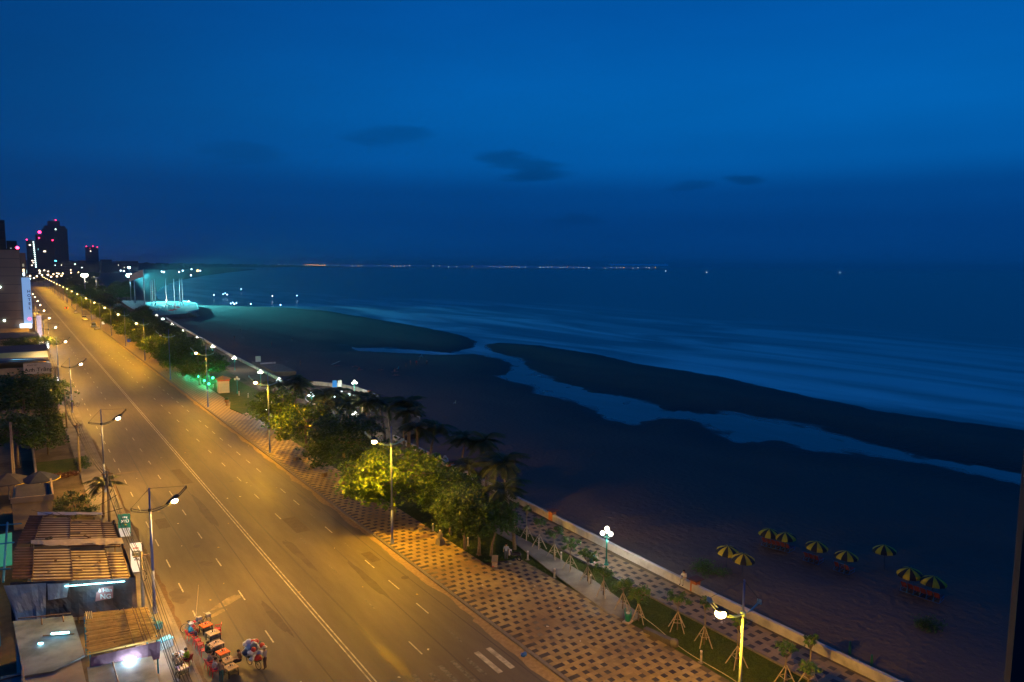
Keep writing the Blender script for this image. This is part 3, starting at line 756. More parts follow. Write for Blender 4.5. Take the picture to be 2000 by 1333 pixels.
# ---- globe lamps of the promenade
def globe_lamp(n, lit, gm, watt, col):
    t = thing('globe_lamp', 'x', 'lamp')
    m = MB(); m.lathe([(0.24, 0), (0.24, 0.08), (0.15, 0.14), (0.12, 0.5), (0.14, 0.55), (0.10, 0.6)], 10); m.build('base', m_teal, t, True)
    m = MB(); m.tube([(0, 0, 0.58), (0, 0, 2.0), (0, 0, 3.05)], [0.085, 0.07, 0.05], 8); m.build('post', m_teal, t, True)
    gl = [(0, 0, 3.62)] + [(0.46*math.cos(2*math.pi*k/(n-1)+.4), 0.46*math.sin(2*math.pi*k/(n-1)+.4), 3.22) for k in range(n-1)]
    for (x, y, z) in gl[1:]:
        m = MB(); m.tube([(0, 0, 2.85), (x*.6, y*.6, 2.82), (x, y, 2.98)], 0.025, 6); m.build('bracket', m_teal, t, True)
    for g in gl:
        m = MB(); m.ball(g, 0.235, 14); m.build('globe', gm if lit else mat('opal_globe', (0.62, 0.60, 0.52), 0.25, 0.05), t, True)
    if lit:
        lamp_light('POINT', (0, 0, 4.15), watt, col, t, 0.3)
        lamp_light('POINT', (0, 0, 2.6), watt*0.35, col, t, 0.3)
    return t
gw = globe_lamp(4, True, g_globe, 900, (1.0, 0.93, 0.70)); gc = globe_lamp(4, True, g_cool, 900, (0.72, 1.0, 0.92)); gu = globe_lamp(4, False, None, 0, None)
u1, u2, u3 = [], [], []
GG = 'globe lamps of the seafront promenade'
place(gw, u1, (45.9, 49.9, 0.14), 0.3, 'lit globe lamp on a teal post above the promenade tiles, beside a teal litter bin', GG)
place(gw, u1, (59.6, 145.4, 0.14), 1.0, 'lit globe lamp standing inside the curved wall of the round lookout', GG)
place(gc, u2, (46.9, 136, 0.14), 0.4, 'bluish white globe lamp between dark palms left of the round lawn', GG)
place(gw, u1, (47.1, 114.4, 0.14), 0.2, 'lit globe lamp just above the dark leafy tree, below the round lawn', GG)
place(gc, u2, (47.0, 157, 0.14), 0.9, 'bluish globe lamp behind the layered yellow tree', GG)
for i, (x, y) in enumerate([(46.9, 171), (48.2, 200.2), (49.3, 230.9), (50.7, 260.7), (51.5, 288.9), (53.4, 322.3), (55, 353.7), (56.4, 380)]):
    place(gw if i != 6 else gc, u1 if i != 6 else u2, (x, y, 0.14), i*.7, 'small lit globe lamp, %s along the far parapet from the lookout' % ordinal(i), GG)
place(gu, u3, (45.6, 81, 0.14), 0.2, 'unlit pale globe lamp among the dark palms', GG)
place(gu, u3, (40, 164.5, 0.05), 0.8, 'unlit globe lamp on the lawn right of the kiosk', GG)
# small ground globes on the round lawn
def lawn_light(gm, watt, col):
    t = thing('lawn_light', 'x', 'lamp')
    m = MB(); m.lathe([(0.22, 0), (0.22, 0.06), (0.07, 0.1), (0.06, 0.55)], 10); m.build('stem', mat('white_paint', (0.65, 0.65, 0.62), 0.5, 0.06), t, True)
    m = MB(); m.ball((0, 0, 0.75), 0.24, 12); m.build('globe', gm, t, True)
    lamp_light('POINT', (0, 0, 1.15), watt, col, t, 0.2)
    return t
lw = lawn_light(g_cool, 110, (0.8, 1.0, 0.85)); ll_u = []
for (x, y), lb in zip([(55.4, 148.0), (54.9, 144.7), (58.2, 149.4), (58.4, 145.2)], ['leftmost small globe light on the round lawn', 'small globe light lowest on the round lawn', 'small globe light beside the blue and white board', 'rightmost small globe light, at the round lawn edge']):
    place(lw, ll_u, (x, y, 0.24), 0, lb, 'small globe lights on the round lawn')

# ---- tall flood masts
def mast(name, label, loc, h, gm, n, size):
    t = thing(name, label, 'flood light', loc)
    m = MB(); m.tube([(0, 0, 0), (0, 0, h)], [0.35, 0.18], 8); m.build('mast', m_galv, t, True)
    m = MB(); m.lathe([(0.3, -0.15), (1.2, -0.1), (1.2, 0.1), (0.3, 0.15)], 12, (0, 0, h)); m.build('ring', m_darkm, t)
    for k in range(n):
        a = 2*math.pi*k/n
        m = MB(); m.ball((1.2*math.cos(a), 1.2*math.sin(a), h-0.35), size, 8); m.build('flood_head', gm, t, True)
    return t
mast('flood_mast', 'tall mast with a blazing warm white ring of floodlights above lit yellow trees', (49.4, 683, 0), 17.8, glow('flood_warm', (1.0, 0.86, 0.62), 40), 10, 1.3)
lamp_light('POINT', (49.4, 683, 16.4), 30000, (1.0, 0.78, 0.42), None, 1.2)
mast('flood_mast', 'slim tall mast right of the blazing warm floodlight', (57.5, 683, 0), 16.0, g_off, 4, 0.4)
mast('flood_mast', 'tall mast with a blazing cyan floodlight at the flagpole plaza', (68.6, 569, 1.6), 18.0, glow('flood_cyan', (0.55, 0.96, 1.0), 40), 10, 1.15)
lamp_light('SPOT', (70.5, 567, 18.6), 2600000, (0.08, 0.72, 0.80), None, 0.25, R(70), (172, 405, -2), 0.75)
lamp_light('POINT', (68.6, 569, 17.6), 11000, (0.25, 0.9, 1.0), None, 1.0)
# invented light blocker, added to keep the flood's light off the sky
vz = thing('added_flood_blocker', 'added dark plate blocking upward light above the cyan floodlight', 'light blocker', (70.5, 567, 18.6)); dv = Vector((172-70.5, 405-567)).normalized(); an_ = math.atan2(dv.y, dv.x)
m = MB(); m.box((dv.x*1.2, dv.y*1.2, 0.42), (3.4, 4.2, 0.06), an_); m.build('plate', m_darkm, vz); m = MB(); m.tube([(-dv.x*.4, -dv.y*.4, .4), (-1.9, 2.0, .1)], .05, 5); m.build('bracket', m_darkm, vz)
# second sea front flood beyond
mast('flood_mast', 'distant small mast with a pale blue light beyond the plaza', (150, 1250, 0), 20, glow('flood_pale', (0.6, 1, 1), 60), 3, 0.8)

# ---- far strings of lights: each one a thing of its own
def bead(name, label, cat, x, y, z, r, g, group, pole=True):
    t = thing(name, label, cat, (x, y, 0 if z > 0 else ZW), 0, group)
    m = MB(); m.ball((0, 0, max(z, 0)+0.0), r, 6); m.build('lamp', g, t)
    m = MB()
    if cat == 'boat':
        L_ = 5*r+4; m.add([(-L_, 0, 0.4*r+1), (-L_*.6, -1.5, 0), (L_*.6, -1.5, 0), (L_, 0, .5*r+1.2), (L_*.6, 1.5, 0), (-L_*.6, 1.5, 0), (-L_*.7, 0, 1.2), (L_*.7, 0, 1.2)],
              [(0, 1, 6), (1, 2, 7, 6), (2, 3, 7), (3, 4, 7), (4, 5, 6, 7), (5, 0, 6)])
        m.build('hull', m_darkm, t)
    else:
        m.tube([(0, 0, 0), (0, 0, max(z, .5))], 0.15, 5); m.build('post', m_darkm, t)
    return t
bw = glow('boat_white', (0.62, 0.85, 1.0), 7); bo = glow('boat_orange', (1.0, 0.50, 0.16), 10); bl = glow('boat_blue', (0.3, 0.65, 1.0), 8)

# ================================================================== TREES AND PLANTS
m_leaf = mat('almond_leaf', (0.092, 0.160, 0.010), 0.42, 0.45, 2.2, spec=0.45, trans=0.30, objrand=0.15, coords='obj')
m_leafd = mat('dark_leaf', (0.062, 0.120, 0.018), 0.45, 0.45, 2.2, spec=0.45, trans=0.25, objrand=0.2, coords='obj')
m_palm = mat('palm_leaf', (0.075, 0.092, 0.020), 0.5, 0.35, 1.5, trans=0.25, objrand=0.2, coords='obj')
m_bark = mat('bark', (0.20, 0.16, 0.12), 0.9, 0.35, 5.0, bump=0.6, bscale=14, coords='obj')
m_stake = mat('stake_wood', (0.42, 0.34, 0.25), 0.8, 0.25, 5.0, coords='obj')

def leaves(centres, size, seed, up=0.6, aspect=0.6, jit=0.35):
    """one rhombic folded leaf for each centre"""
    g = np.random.default_rng(seed); n = len(centres)
    c = np.asarray(centres, float)
    nrm = g.normal(size=(n, 3)); nrm[:, 2] = np.abs(nrm[:, 2])+up; nrm /= np.linalg.norm(nrm, axis=1)[:, None]
    t = g.normal(size=(n, 3)); t -= nrm*(t*nrm).sum(1)[:, None]; t /= np.linalg.norm(t, axis=1)[:, None]
    b = np.cross(nrm, t)
    s = size*(1+g.uniform(-jit, jit, n))[:, None]
    v = np.stack([c-t*s*.5, c+b*s*aspect*.5-nrm*s*.08+t*s*.05, c+t*s*.5-nrm*s*.1, c-b*s*aspect*.5-nrm*s*.08+t*s*.05], 1).reshape(-1, 3)
    return v, n
def leaf_mesh(name, centres, size, seed, m, **kw):
    v, n = leaves(centres, size, seed, **kw)
    me = bpy.data.meshes.new(name)
    me.vertices.add(len(v)); me.vertices.foreach_set('co', v.ravel())
    me.loops.add(4*n); me.loops.foreach_set('vertex_index', np.arange(4*n, dtype=np.int32))
    me.polygons.add(n); me.polygons.foreach_set('loop_start', np.arange(0, 4*n, 4, dtype=np.int32))
    me.materials.append(m); me.update(calc_edges=True); me.validate()
    return me
def clusters(seed, k, n, rx, ry, rz, cz, sig, tiers=0, hollow=0.45):
    g = np.random.default_rng(seed); out = []; cs = []
    while len(cs) < k:
        p = g.uniform(-1, 1, 3); r = np.linalg.norm(p)
        if r > 1 or r < hollow: continue
        if p[2] < -0.55: continue
        q = np.array([p[0]*rx, p[1]*ry, p[2]*rz])
        if tiers:                     # sea almonds carry their leaves in level storeys
            st = 2*rz/tiers; q[2] = (np.floor(q[2]/st)+0.5)*st+g.normal()*0.18
        cs.append(q+np.array([0, 0, cz]))
    for q in cs:
        s = sig*g.uniform(.7, 1.35)
        out.append(q+g.normal(size=(int(n*g.uniform(.6, 1.4)), 3))*np.array([s, s, s*.5]))
    return np.concatenate(out), cs
def tree_parts(seed, h, rx, ry, rz, cz, k, n, sig, leaf, m, tiers=0, trunk=0.2):
    pts, cs = clusters(seed, k, n, rx, ry, rz, cz, sig, tiers)
    crown = leaf_mesh('crown', pts, leaf, seed+1, m)
    g = random.Random(seed); t = MB(); top = cz+rz*0.3
    bend = [(0, 0, 0), (g.uniform(-.15, .15), g.uniform(-.15, .15), h*.2), (g.uniform(-.3, .3), g.uniform(-.3, .3), h*.45), (g.uniform(-.3, .3), g.uniform(-.3, .3), top)]
    t.tube(bend, [trunk*1.5, trunk, trunk*.8, trunk*.3], 8)
    for a in range(5):
        an = 2*math.pi*a/5; t.tube([(0, 0, 0.3), (trunk*2.0*math.cos(an), trunk*2.0*math.sin(an), -0.05)], [trunk*.7, trunk*.25], 5)
    for q in cs[::3]:
        s = g.uniform(.35, .85); b0 = Vector(bend[2]).lerp(Vector(bend[3]), s); q = Vector(q)
        mid = b0.lerp(q, .55)+Vector((0, 0, g.uniform(-.2, .35)))
        t.tube([b0, mid, q], [trunk*.38, trunk*.22, trunk*.07], 5, cap=False)
    return crown, t.mesh('trunk', m_bark, True)
def plant_tree(name, kind, loc, label, group, rz=0.0, s=1.0, sz_=None):
    t = thing(name, label, 'tree', loc, rz, group); t.scale = (s, s, sz_ or s)
    link('trunk', kind[1], t); link('crown', kind[0], t)
    return t
AL = [tree_parts(11+i, 7.6, 5.4, 5.2, 3.1, 4.9, 115, 62, 0.60, 0.46, m_leaf, 0, 0.24) for i in range(2)]
ALT = [tree_parts(31+i, 7.4, 5.0, 4.8, 3.0, 4.6, 84, 62, 0.58, 0.44, m_leaf, 4, 0.22) for i in range(2)]
DK = [tree_parts(51+i, 7.0, 4.4, 4.3, 3.0, 4.4, 90, 62, 0.60, 0.42, m_leafd, 0, 0.2) for i in range(2)]
SM = [tree_parts(71+i, 5.2, 2.5, 2.4, 2.1, 3.7, 50, 52, 0.42, 0.34, m_leafd, 0, 0.12) for i in range(2)]
SP = tree_parts(91, 6.5, 7.5, 6.5, 1.9, 5.4, 110, 70, 0.7, 0.34, m_leafd, 0, 0.3)
GP = 'trees of the seafront park'
plant_tree('almond_tree', AL[0], (34.2, 72.6, 0.1), 'big leafy tree lit bright yellow-green round a lamp post', GP, 0.4, 1.12, 1.02)
plant_tree('almond_tree', DK[0], (35.0, 88.5, 0.1), 'dark green leafy tree between the bright tree and the layered yellow tree', GP, 0.4, 1.22)
plant_tree('almond_tree', ALT[0], (35.4, 105.5, 0.1), 'lower layered tree with yellow lit leaves behind a lamp pole', GP, 1.0, 0.98)
plant_tree('almond_tree', ALT[1], (36.4, 121.5, 0.1), 'upper layered yellow tree beside the white ground light', GP, 2.2, 0.95)
plant_tree('almond_tree', SM[0], (36.6, 60.9, 0.1), 'small dark tree, leftmost of the trunks by the painted bench', GP, 0.2, 1.1)
plant_tree('almond_tree', SM[1], (37.0, 58.9, 0.1), 'small dark tree with pale flared trunk by the painted bench', GP, 1.5, 1.18)
plant_tree('almond_tree', SM[0], (37.9, 58.0, 0.1), 'small dark tree with crooked thin trunk by the painted bench', GP, 2.8, 0.98)
plant_tree('almond_tree', SM[1], (37.3, 65.2, 0.1), 'sparse young tree with pale lit leaves above two small benches', GP, 4.0, 1.0)
plant_tree('almond_tree', DK[1], (39.0, 68.5, 0.1), 'dark tree right behind the bright yellow-green tree', GP, 1.0, 0.8)
# the long park row beyond the kiosk
gg = random.Random(5)
row = [(35.3, 179.5), (38.5, 186), (34.6, 196), (38.6, 203), (35, 213), (39.5, 222), (35.2, 230), (38.4, 241), (35, 250), (40, 256), (35.3, 266), (38.2, 279), (35.3, 290), (40, 299), (35.6, 311), (39, 325), (35.4, 338), (41, 347), (36, 362), (41, 374), (36, 388), (42, 398), (36, 408),
       (44.5, 236), (45, 262), (46, 285), (47, 312), (48, 340), (50, 366), (52, 392), (55, 410)]
for i, (x, y) in enumerate(row):
    kd = (AL+ALT)[gg.randrange(4)] if x < 37 else DK[gg.randrange(2)]
    lab = ('leafy tree on the kerb side of the far park, %s from the kiosk' % ordinal(i//2) if x < 37 else 'dark park tree near the far parapet, %s from the lookout' % ordinal(i-23) if i >= 23 else 'dark park tree in the middle row, %s from the kiosk' % ordinal(i//2))
    plant_tree('park_tree', kd, (x, y, 0.05), lab, 'trees beyond the kiosk', gg.uniform(0, 6), gg.uniform(.8, 1.02))
lit = [(36, 462), (43, 470), (37, 486), (46, 492), (36, 508), (45, 520), (37, 530), (50, 545), (38, 556), (47, 574), (38, 584), (53, 600), (39, 612), (48, 628), (39, 642), (55, 655), (40, 670), (60, 690), (42, 705), (52, 720), (64, 735)]
for i, (x, y) in enumerate(lit):
    plant_tree('park_tree', (AL+ALT)[i % 4], (x, y, 0), 'yellow lit tree near the blazing floodlight mast, %s beyond the side street' % ordinal(i), 'trees beyond the side street', i*1.3, gg.uniform(1.0, 1.25))
for i in range(26):
    y = 745+i*24; x = 40+gg.uniform(0, 26)+road_x(y)*1.05+(y-745)*0.03
    plant_tree('park_tree', DK[i % 2], (x, y, 0), 'distant dark tree along the far boulevard, %s past the floodlit trees' % ordinal(i), 'distant boulevard trees', i*.9, gg.uniform(1.2, 1.7))
for i in range(10):
    y = 300+i*70
    plant_tree('park_tree', DK[i % 2], (2.5-gg.uniform(0, 3), 470+i*52, 0), 'distant dark tree on the town side, %s past the hotel' % ordinal(i), 'distant town side trees', i*.9, gg.uniform(.9, 1.2))

# ---- palms
def palm_parts(seed, h, n, ln, lean):
    g = random.Random(seed); t = MB()
    pts = [(lean*(u**1.7), lean*.3*u*u, h*u) for u in [k/7 for k in range(8)]]
    t.tube(pts, [0.17-0.07*k/7 for k in range(8)], 8)
    top = Vector(pts[-1]); fr = []
    for i in range(n):
        az = 2*math.pi*i/n+g.uniform(-.25, .25); el = g.uniform(-0.1, 1.25); L_ = ln*g.uniform(.8, 1.1)
        m = MB(); d = Vector((math.cos(az), math.sin(az), 0)); s = Vector((-math.sin(az), math.cos(az), 0)); ps = []
        for k in range(13):
            u = k/12; ps.append(top+d*(L_*u*math.cos(el*(1-u*.5)))+Vector((0, 0, L_*(u*math.sin(el)-0.72*u*u))))
        m.tube(ps, [0.035*(1-.8*k/12) for k in range(13)], 4, cap=False)
        for k in range(2, 46):
            u = k/46; q = u*12; a = int(q); p = ps[a].lerp(ps[min(a+1, 12)], q-a); w = L_*0.25*math.sin(math.pi*min(1, u*1.02+.06))**.6
            fwd = (ps[min(a+1, 12)]-ps[a]).normalized()
            for sg in (-1, 1):
                tip = p+s*sg*w+fwd*w*.55-Vector((0, 0, w*g.uniform(.25, .6)))
                m.add([p-fwd*.055, p+fwd*.055, tip], [(0, 1, 2)])
        fr.append(m.mesh('frond', m_palm))
    return t.mesh('trunk', m_bark, True), fr
PM = [palm_parts(3, 5.2, 17, 2.9, 0.9), palm_parts(4, 6.6, 18, 3.1, -0.7), palm_parts(5, 4.2, 15, 2.7, 0.4)]
def plant_palm(kind, loc, label, group, rz=0.0, s=1.0):
    t = thing('palm_tree', label, 'palm', loc, rz, group); t.scale = (s, s, s)
    link('trunk', kind[0], t)
    for f in kind[1]: link('frond', f, t)
    return t
GPM = 'palms of the seafront park'
pl = [(0, 40.8, 58.1, 2.6, 1.0, 'palm with a pale leaning trunk at the start of the garden path'), (1, 44.0, 64.5, 0.5, 0.9, 'tall dark palm behind the palm with the leaning trunk'), (2, 43.2, 70.5, 1.4, 1.0, 'dark low palm left of the tall palm by the promenade'),
      (1, 45.4, 77, 2.2, 0.85, 'palm beside the unlit globe lamp'), (0, 44.2, 86, 0.9, 1.05, 'palm behind the seaside lamp in the bright tree'), (1, 46.5, 93, 4.0, 0.9, 'palm near the end of the long parapet'), (2, 42, 97, 2.0, 1.15, 'palm with yellowish fronds above the dark leafy tree'),
      (1, 45.5, 104, 5.0, 0.9, 'dark palm just left of the lower terrace'), (0, 41.5, 110, 3.0, 1.0, 'palm below the lit globe lamp'), (2, 43.5, 119, 1.0, 1.2, 'palm left of the round lawn kerb'), (0, 40.5, 127, 0.3, 1.1, 'palm with drooping fronds behind the yellow tree'),
      (1, 43, 134, 2.4, 0.85, 'palm in front of the bluish globe lamp'), (2, 47.8, 124, 3.3, 1.1, 'palm touching the round lawn at its lower edge'), (0, 49.2, 117, 4.4, 0.9, 'dark palm on the edge of the lower terrace'), (2, 40.2, 138, 4.8, 1.1, 'palm beside the white ground light on the lawn')]
for k, x, y, rz, s, lb in pl: plant_palm(PM[k], (x, y, 0.05), lb, GPM, rz, s*1.22)
xp = [(1, 50.2, 101, 1.0, 1.1, 'dark palm at the upper end of the long parapet'), (0, 49.0, 107, 2.0, 1.2, 'dark palm at the inner corner of the lower terrace'), (2, 52.5, 112.5, 3.0, 1.2, 'low dark palm growing on the lower terrace'), (1, 48.0, 98, 4.0, 1.15, 'dark palm behind the palm near the parapet end'), (0, 47.0, 88, 5.0, 1.2, 'dark palm left of the half hidden orange pillar'), (1, 48.2, 75, .4, 1.05, 'dark palm leaning over the parapet'), (2, 46.2, 69.5, 1.7, 1.3, 'low dark palm at the edge of the promenade tiles'), (2, 51.5, 120, 2.7, 1.3, 'low dark palm near the terrace rail'), (0, 45.2, 112.5, 3.6, 1.15, 'dark palm in front of the lit globe lamp')]
for k, x, y, rz, s, lb in xp: plant_palm(PM[k], (x, y, 0.05 if x < 50.6 else -.36), lb, GPM, rz, s)
for i, (x, y) in enumerate([(62, 590), (70, 604), (66, 625), (74, 640), (68, 660), (78, 672), (72, 695), (82, 712), (76, 735), (86, 752), (80, 775), (92, 796), (88, 825), (100, 850)]):
    plant_tree('park_tree', DK[i % 2], (x, y, 0), 'dark shore tree behind the cyan floodlight mast, %s from the plaza' % ordinal(i), 'shore trees behind the plaza', i*1.1, 1.2)
for i in range(9):
    plant_palm(PM[i % 3], (47+i*1.1+gg.uniform(-1, 1), 460+i*26, 0), 'far palm among the floodlit trees, %s from the side street' % ordinal(i), 'far palms', i*1.1, 1.35)
# ---- young trees held by tripods of stakes
def young(seed, h, n, leafy, ln):
    g = random.Random(seed); t = MB(); tips = []
    t.tube([(0, 0, 0), (0.03, 0.02, h*.5), (0, 0, h*.72)], [0.06, 0.05, 0.045], 7)
    for a in range(7):
        an = 2*math.pi*a/7+g.uniform(-.3, .3); r = g.uniform(.3, .75)*leafy; q = (r*math.cos(an), r*math.sin(an), h*g.uniform(.82, 1.02))
        t.tube([(0, 0, h*.68), (q[0]*.5, q[1]*.5, h*.78), q], [0.035, 0.028, 0.018], 5); tips.append(q)
    G = np.random.default_rng(seed); pts = np.concatenate([np.array(q)+G.normal(size=(n, 3))*np.array([.17, .17, .11])*leafy for q in tips])
    crown = leaf_mesh('crown', pts, ln, seed, mat('young_leaf', (0.075, 0.150, 0.028), 0.4, 0.4, 3.0, trans=0.25, spec=0.5, coords='obj'), aspect=0.34, up=0.2)
    st = []
    for a in range(4):
        an = 2*math.pi*a/4+.5+g.uniform(-.25, .25); m = MB(); m.tube([(0.8*math.cos(an), 0.8*math.sin(an), -0.02), (0.03*math.cos(an), 0.03*math.sin(an), 1.5+g.uniform(-.08, .1))], [0.042, 0.032], 6); st.append(m.mesh('stake', m_stake))
    m = MB(); 
    q = [(0.42*math.cos(2*math.pi*a/4+.5), 0.42*math.sin(2*math.pi*a/4+.5), .72) for a in range(4)]
    for a in range(4): m.tube([q[a], q[(a+1) % 4]], 0.022, 5)
    return t.mesh('trunk', m_bark, True), crown, st, m.mesh('tie_bar', m_stake)
YT = [young(5, 2.9, 40, 1.05, 0.36), young(6, 3.1, 26, 0.9, 0.36), young(7, 2.6, 54, 1.2, 0.34), young(8, 3.9, 15, 0.6, 0.40)]
ytl = [(43.6, 62.4, 1), (43.4, 59.6, 3), (43.1, 57.0, 1), (42.75, 54.1, 0), (42.3, 51.0, 0), (42.0, 48.1, 0), (41.3, 45.2, 2), (40.95, 42.4, 2), (40.75, 40.3, 2), (42.3, 37.5, 0), (42.3, 34.8, 3), (42.0, 31.5, 3), (42.6, 27.9, 1), (44.0, 27.0, 3), (41.6, 25.6, 1)]
for i, (x, y, k) in enumerate(ytl):
    t = thing('young_tree', 'staked young tree on the lawn strip, %s counted from the palm with the leaning trunk' % ordinal(i), 'tree', (x, y, 0.05), i*1.7, 'staked young trees on the lawn strip')
    link('trunk', YT[k][0], t); link('crown', YT[k][1], t); link('tie_bar', YT[k][3], t)
    for s in YT[k][2]: link('stake', s, t)
# tufts that roughen the nearest turf
G = np.random.default_rng(3); pp = []
LP = [(40.1, 20), (44.5, 20), (44.5, 66), (43.3, 66), (43.15, 57), (42.5, 46), (41.4, 40.2), (40.1, 40.0)]
q = G.uniform((39.9, 22), (44.5, 66), (42000, 2)); q = q[sdist(q, LP) > 0.06]
q2 = G.uniform((36.3, 57), (41.3, 76), (16000, 2)); q3 = G.uniform((39.9, 43), (41.4, 57), (6000, 2)); q3 = q3[(q3[:, 0] < 39.9+(q3[:, 1]-46)*0.1)]
q = np.concatenate([q, q2, q3]); c = np.column_stack([q, np.full(len(q), 0.085)])
v, n = leaves(c, 0.11, 4, up=0.0, aspect=0.30)
me = bpy.data.meshes.new('grass'); me.from_pydata(v.tolist(), [], [(4*i, 4*i+1, 4*i+2, 4*i+3) for i in range(n)]); me.materials.append(mat('grass_blade', (0.062, 0.098, 0.02), 0.6, 0.4, 3.0, trans=0.2))
stuff(tag(link('grass', me), 'short green turf between the tiled pavement and the promenade', 'grass'))
# ---- town side planting
plant_tree('spreading_tree', SP, (3.6, 252, 0), 'wide flat-topped tree on the town side before the hotel', 'town side trees', 0.5, 0.95)
plant_tree('leafy_tree', DK[0], (1.0, 151, 0), 'dense dark tree left of the tall conifer', 'town side trees', 0.5, 1.25)
plant_tree('leafy_tree', DK[1], (4.6, 168, 0), 'dark tree below the cream name board', 'town side trees', 2.5, 0.85)
plant_tree('leafy_tree', SM[0], (-0.6, 121, 0), 'low round dark tree beside the thin twin wooden poles', 'town side trees', 2.5, 1.35)
def conifer(seed, h):
    g = np.random.default_rng(seed); pts = []; m = MB(); m.tube([(0, 0, 0), (0, 0, h)], [0.16, 0.03], 7)
    for k in range(15):
        z = h*(0.14+0.84*k/15); r = 2.7*(1-(k/15)**1.4)+0.25
        for a in range(9):
            an = 2*math.pi*a/9+k*.5; e = (r*math.cos(an), r*math.sin(an), z-0.25*r+.3*r); m.tube([(0, 0, z), e], [0.04, 0.012], 4, cap=False)
            u = g.uniform(.15, 1, 46)[:, None]; pts.append(np.array([0, 0, z])+u*(np.array(e)-np.array([0, 0, z]))+g.normal(size=(46, 3))*np.array([.13, .13, .07]))
    return leaf_mesh('crown', np.concatenate(pts), 0.36, seed, m_leafd, aspect=0.35, up=.1), m.mesh('trunk', m_bark, True)
plant_tree('conifer', conifer(2, 10.2), (3.2, 127, 0), 'tall narrow conifer with layered branches on the town side', 'town side trees')
def bush(label, loc, rx, ry, rz, k, seed, m=m_leafd, cat='bush', name='bush'):
    pts, cs = clusters(seed, k, 70, rx, ry, rz, rz*.7, .32, 0, .2)
    t = thing(name, label, cat, loc, 0, 'bushes'); link('foliage', leaf_mesh('foliage', pts, .24, seed, m, aspect=.4), t)
    s = MB()
    for q in cs[::4]: s.tube([(q[0]*.2, q[1]*.2, 0), (q[0]*.6, q[1]*.6, q[2]*.6), tuple(q)], [.04, .025, .01], 4)
    s.build('stem', m_bark, t)
    return t
bush('wide dark bush behind the flat roofed shed, left of the small palm', (4.2, 93.5, 0), 2.6, 2.4, 1.8, 46, 21)
bush('dark bush at the base of the utility pole on the grass plot', (7.0, 116.5, 0), 0.8, 2.0, .8, 16, 22)
bush('dark hedge bush across the grass plot near the bicycles', (5.5, 153, 0), 1.8, 1.6, 1.0, 20, 23)
bush('reddish flowering bed on the grass plot', (4.6, 112.5, 0), 1.4, 0.7, .35, 14, 24, mat('red_leaf', (0.12, 0.05, 0.035), .6, .4, 3, coords='obj'))
plant_palm(PM[2], (7.2, 91.5, 0), 'small palm with spiky fronds behind the corrugated roofs', 'town palms', .8, .92)
bush('dark round shrub standing alone on the sand below the lounger rows', (61.5, 27.2, -1.2), .8, .8, .7, 10, 25)
bush('dark scrub under the pair of umbrellas nearest the wall', (55.0, 45.0, -1.1), 1.6, 1.6, .5, 18, 26)

# ================================================================== TOWN SIDE BUILDINGS
m_zinc = mat('zinc_sheet', (0.44, 0.38, 0.30), 0.5, 0.22, 1.2, spec=0.4, bump=0.1, col2=(0.28, 0.22, 0.16), c2scale=0.5, c2lo=0.45, c2hi=0.7, objrand=0.1)
m_rust = mat('rusty_sheet', (0.13, 0.075, 0.055), 0.7, 0.3, 1.4, col2=(0.07, 0.04, 0.035), c2scale=0.8)
m_tarp = mat('brown_tarp', (0.105, 0.078, 0.075), 0.75, 0.3, 1.5, bump=0.5, bscale=3, col2=(0.05, 0.065, 0.12), c2scale=0.3, c2lo=0.5, c2hi=0.66)
m_tarpw = mat('pale_tarp', (0.44, 0.44, 0.46), 0.7, 0.2, 1.6, bump=0.6, bscale=2.5)
m_tarpp = mat('purple_tarp', (0.16, 0.09, 0.13), 0.7, 0.3, 1.6, bump=0.6, bscale=3)
m_wood = mat('raw_timber', (0.20, 0.13, 0.08), 0.85, 0.3, 3.0, bump=0.3)
m_bluep = mat('blue_paint', (0.03, 0.22, 0.38), 0.5, 0.15, 2.0)
m_faderoof = mat('faded_blue_roof', (0.19, 0.25, 0.31), 0.7, 0.3, 0.9, bump=0.2, col2=(0.09, 0.13, 0.17), c2scale=0.5, c2lo=0.45, c2hi=0.65)
m_cream = mat('cream_render', (0.42, 0.33, 0.20), 0.8, 0.2, 1.0, bump=0.15, col2=(0.24, 0.19, 0.12), c2scale=0.5, c2lo=0.5, c2hi=0.72)
m_ochre = mat('ochre_render', (0.33, 0.22, 0.07), 0.8, 0.2, 1.0)
m_cheap = mat('grey_render', (0.24, 0.22, 0.20), 0.85, 0.2, 0.7, bump=0.15)
m_darkroof = mat('dark_roof', (0.06, 0.055, 0.06), 0.8, 0.3, 1.0, bump=0.2)
m_cable0 = mat('cable', (.03, .028, .026), .6, .1)
g_tube = glow('tube_light', (0.35, 0.92, 1.0), 14)
g_white = glow('stall_bulb', (0.85, 1.0, 1.0), 45)

def corrugated(c00, c10, c11, c01, waves, amp, nu=2):
    """sheet whose ribs run along c00->c10"""
    m = MB(); c00, c10, c11, c01 = map(Vector, (c00, c10, c11, c01)); nv = waves*6; vs = []
    for j in range(nu+1):
        for i in range(nv+1):
            u = j/nu; v = i/nv
            p = c00.lerp(c10, u).lerp(c01.lerp(c11, u), v)
            w_ = (waves*v) % 1.0; vs.append(p+Vector((0, 0, amp*(w_/.72 if w_ < .72 else (1-w_)/.28)*1.7-amp)))
    for j in range(nu):
        for i in range(nv):
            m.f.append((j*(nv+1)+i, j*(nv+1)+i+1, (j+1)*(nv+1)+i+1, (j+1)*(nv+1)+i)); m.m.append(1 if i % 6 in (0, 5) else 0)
    m.v = [tuple(p_) for p_ in vs]
    return m
m_valley_shade = mat('painted_valley_shade', (0.075, 0.048, 0.032), 0.8, 0.4, 2.0)  # shade between the ribs, painted in as dark brown strips
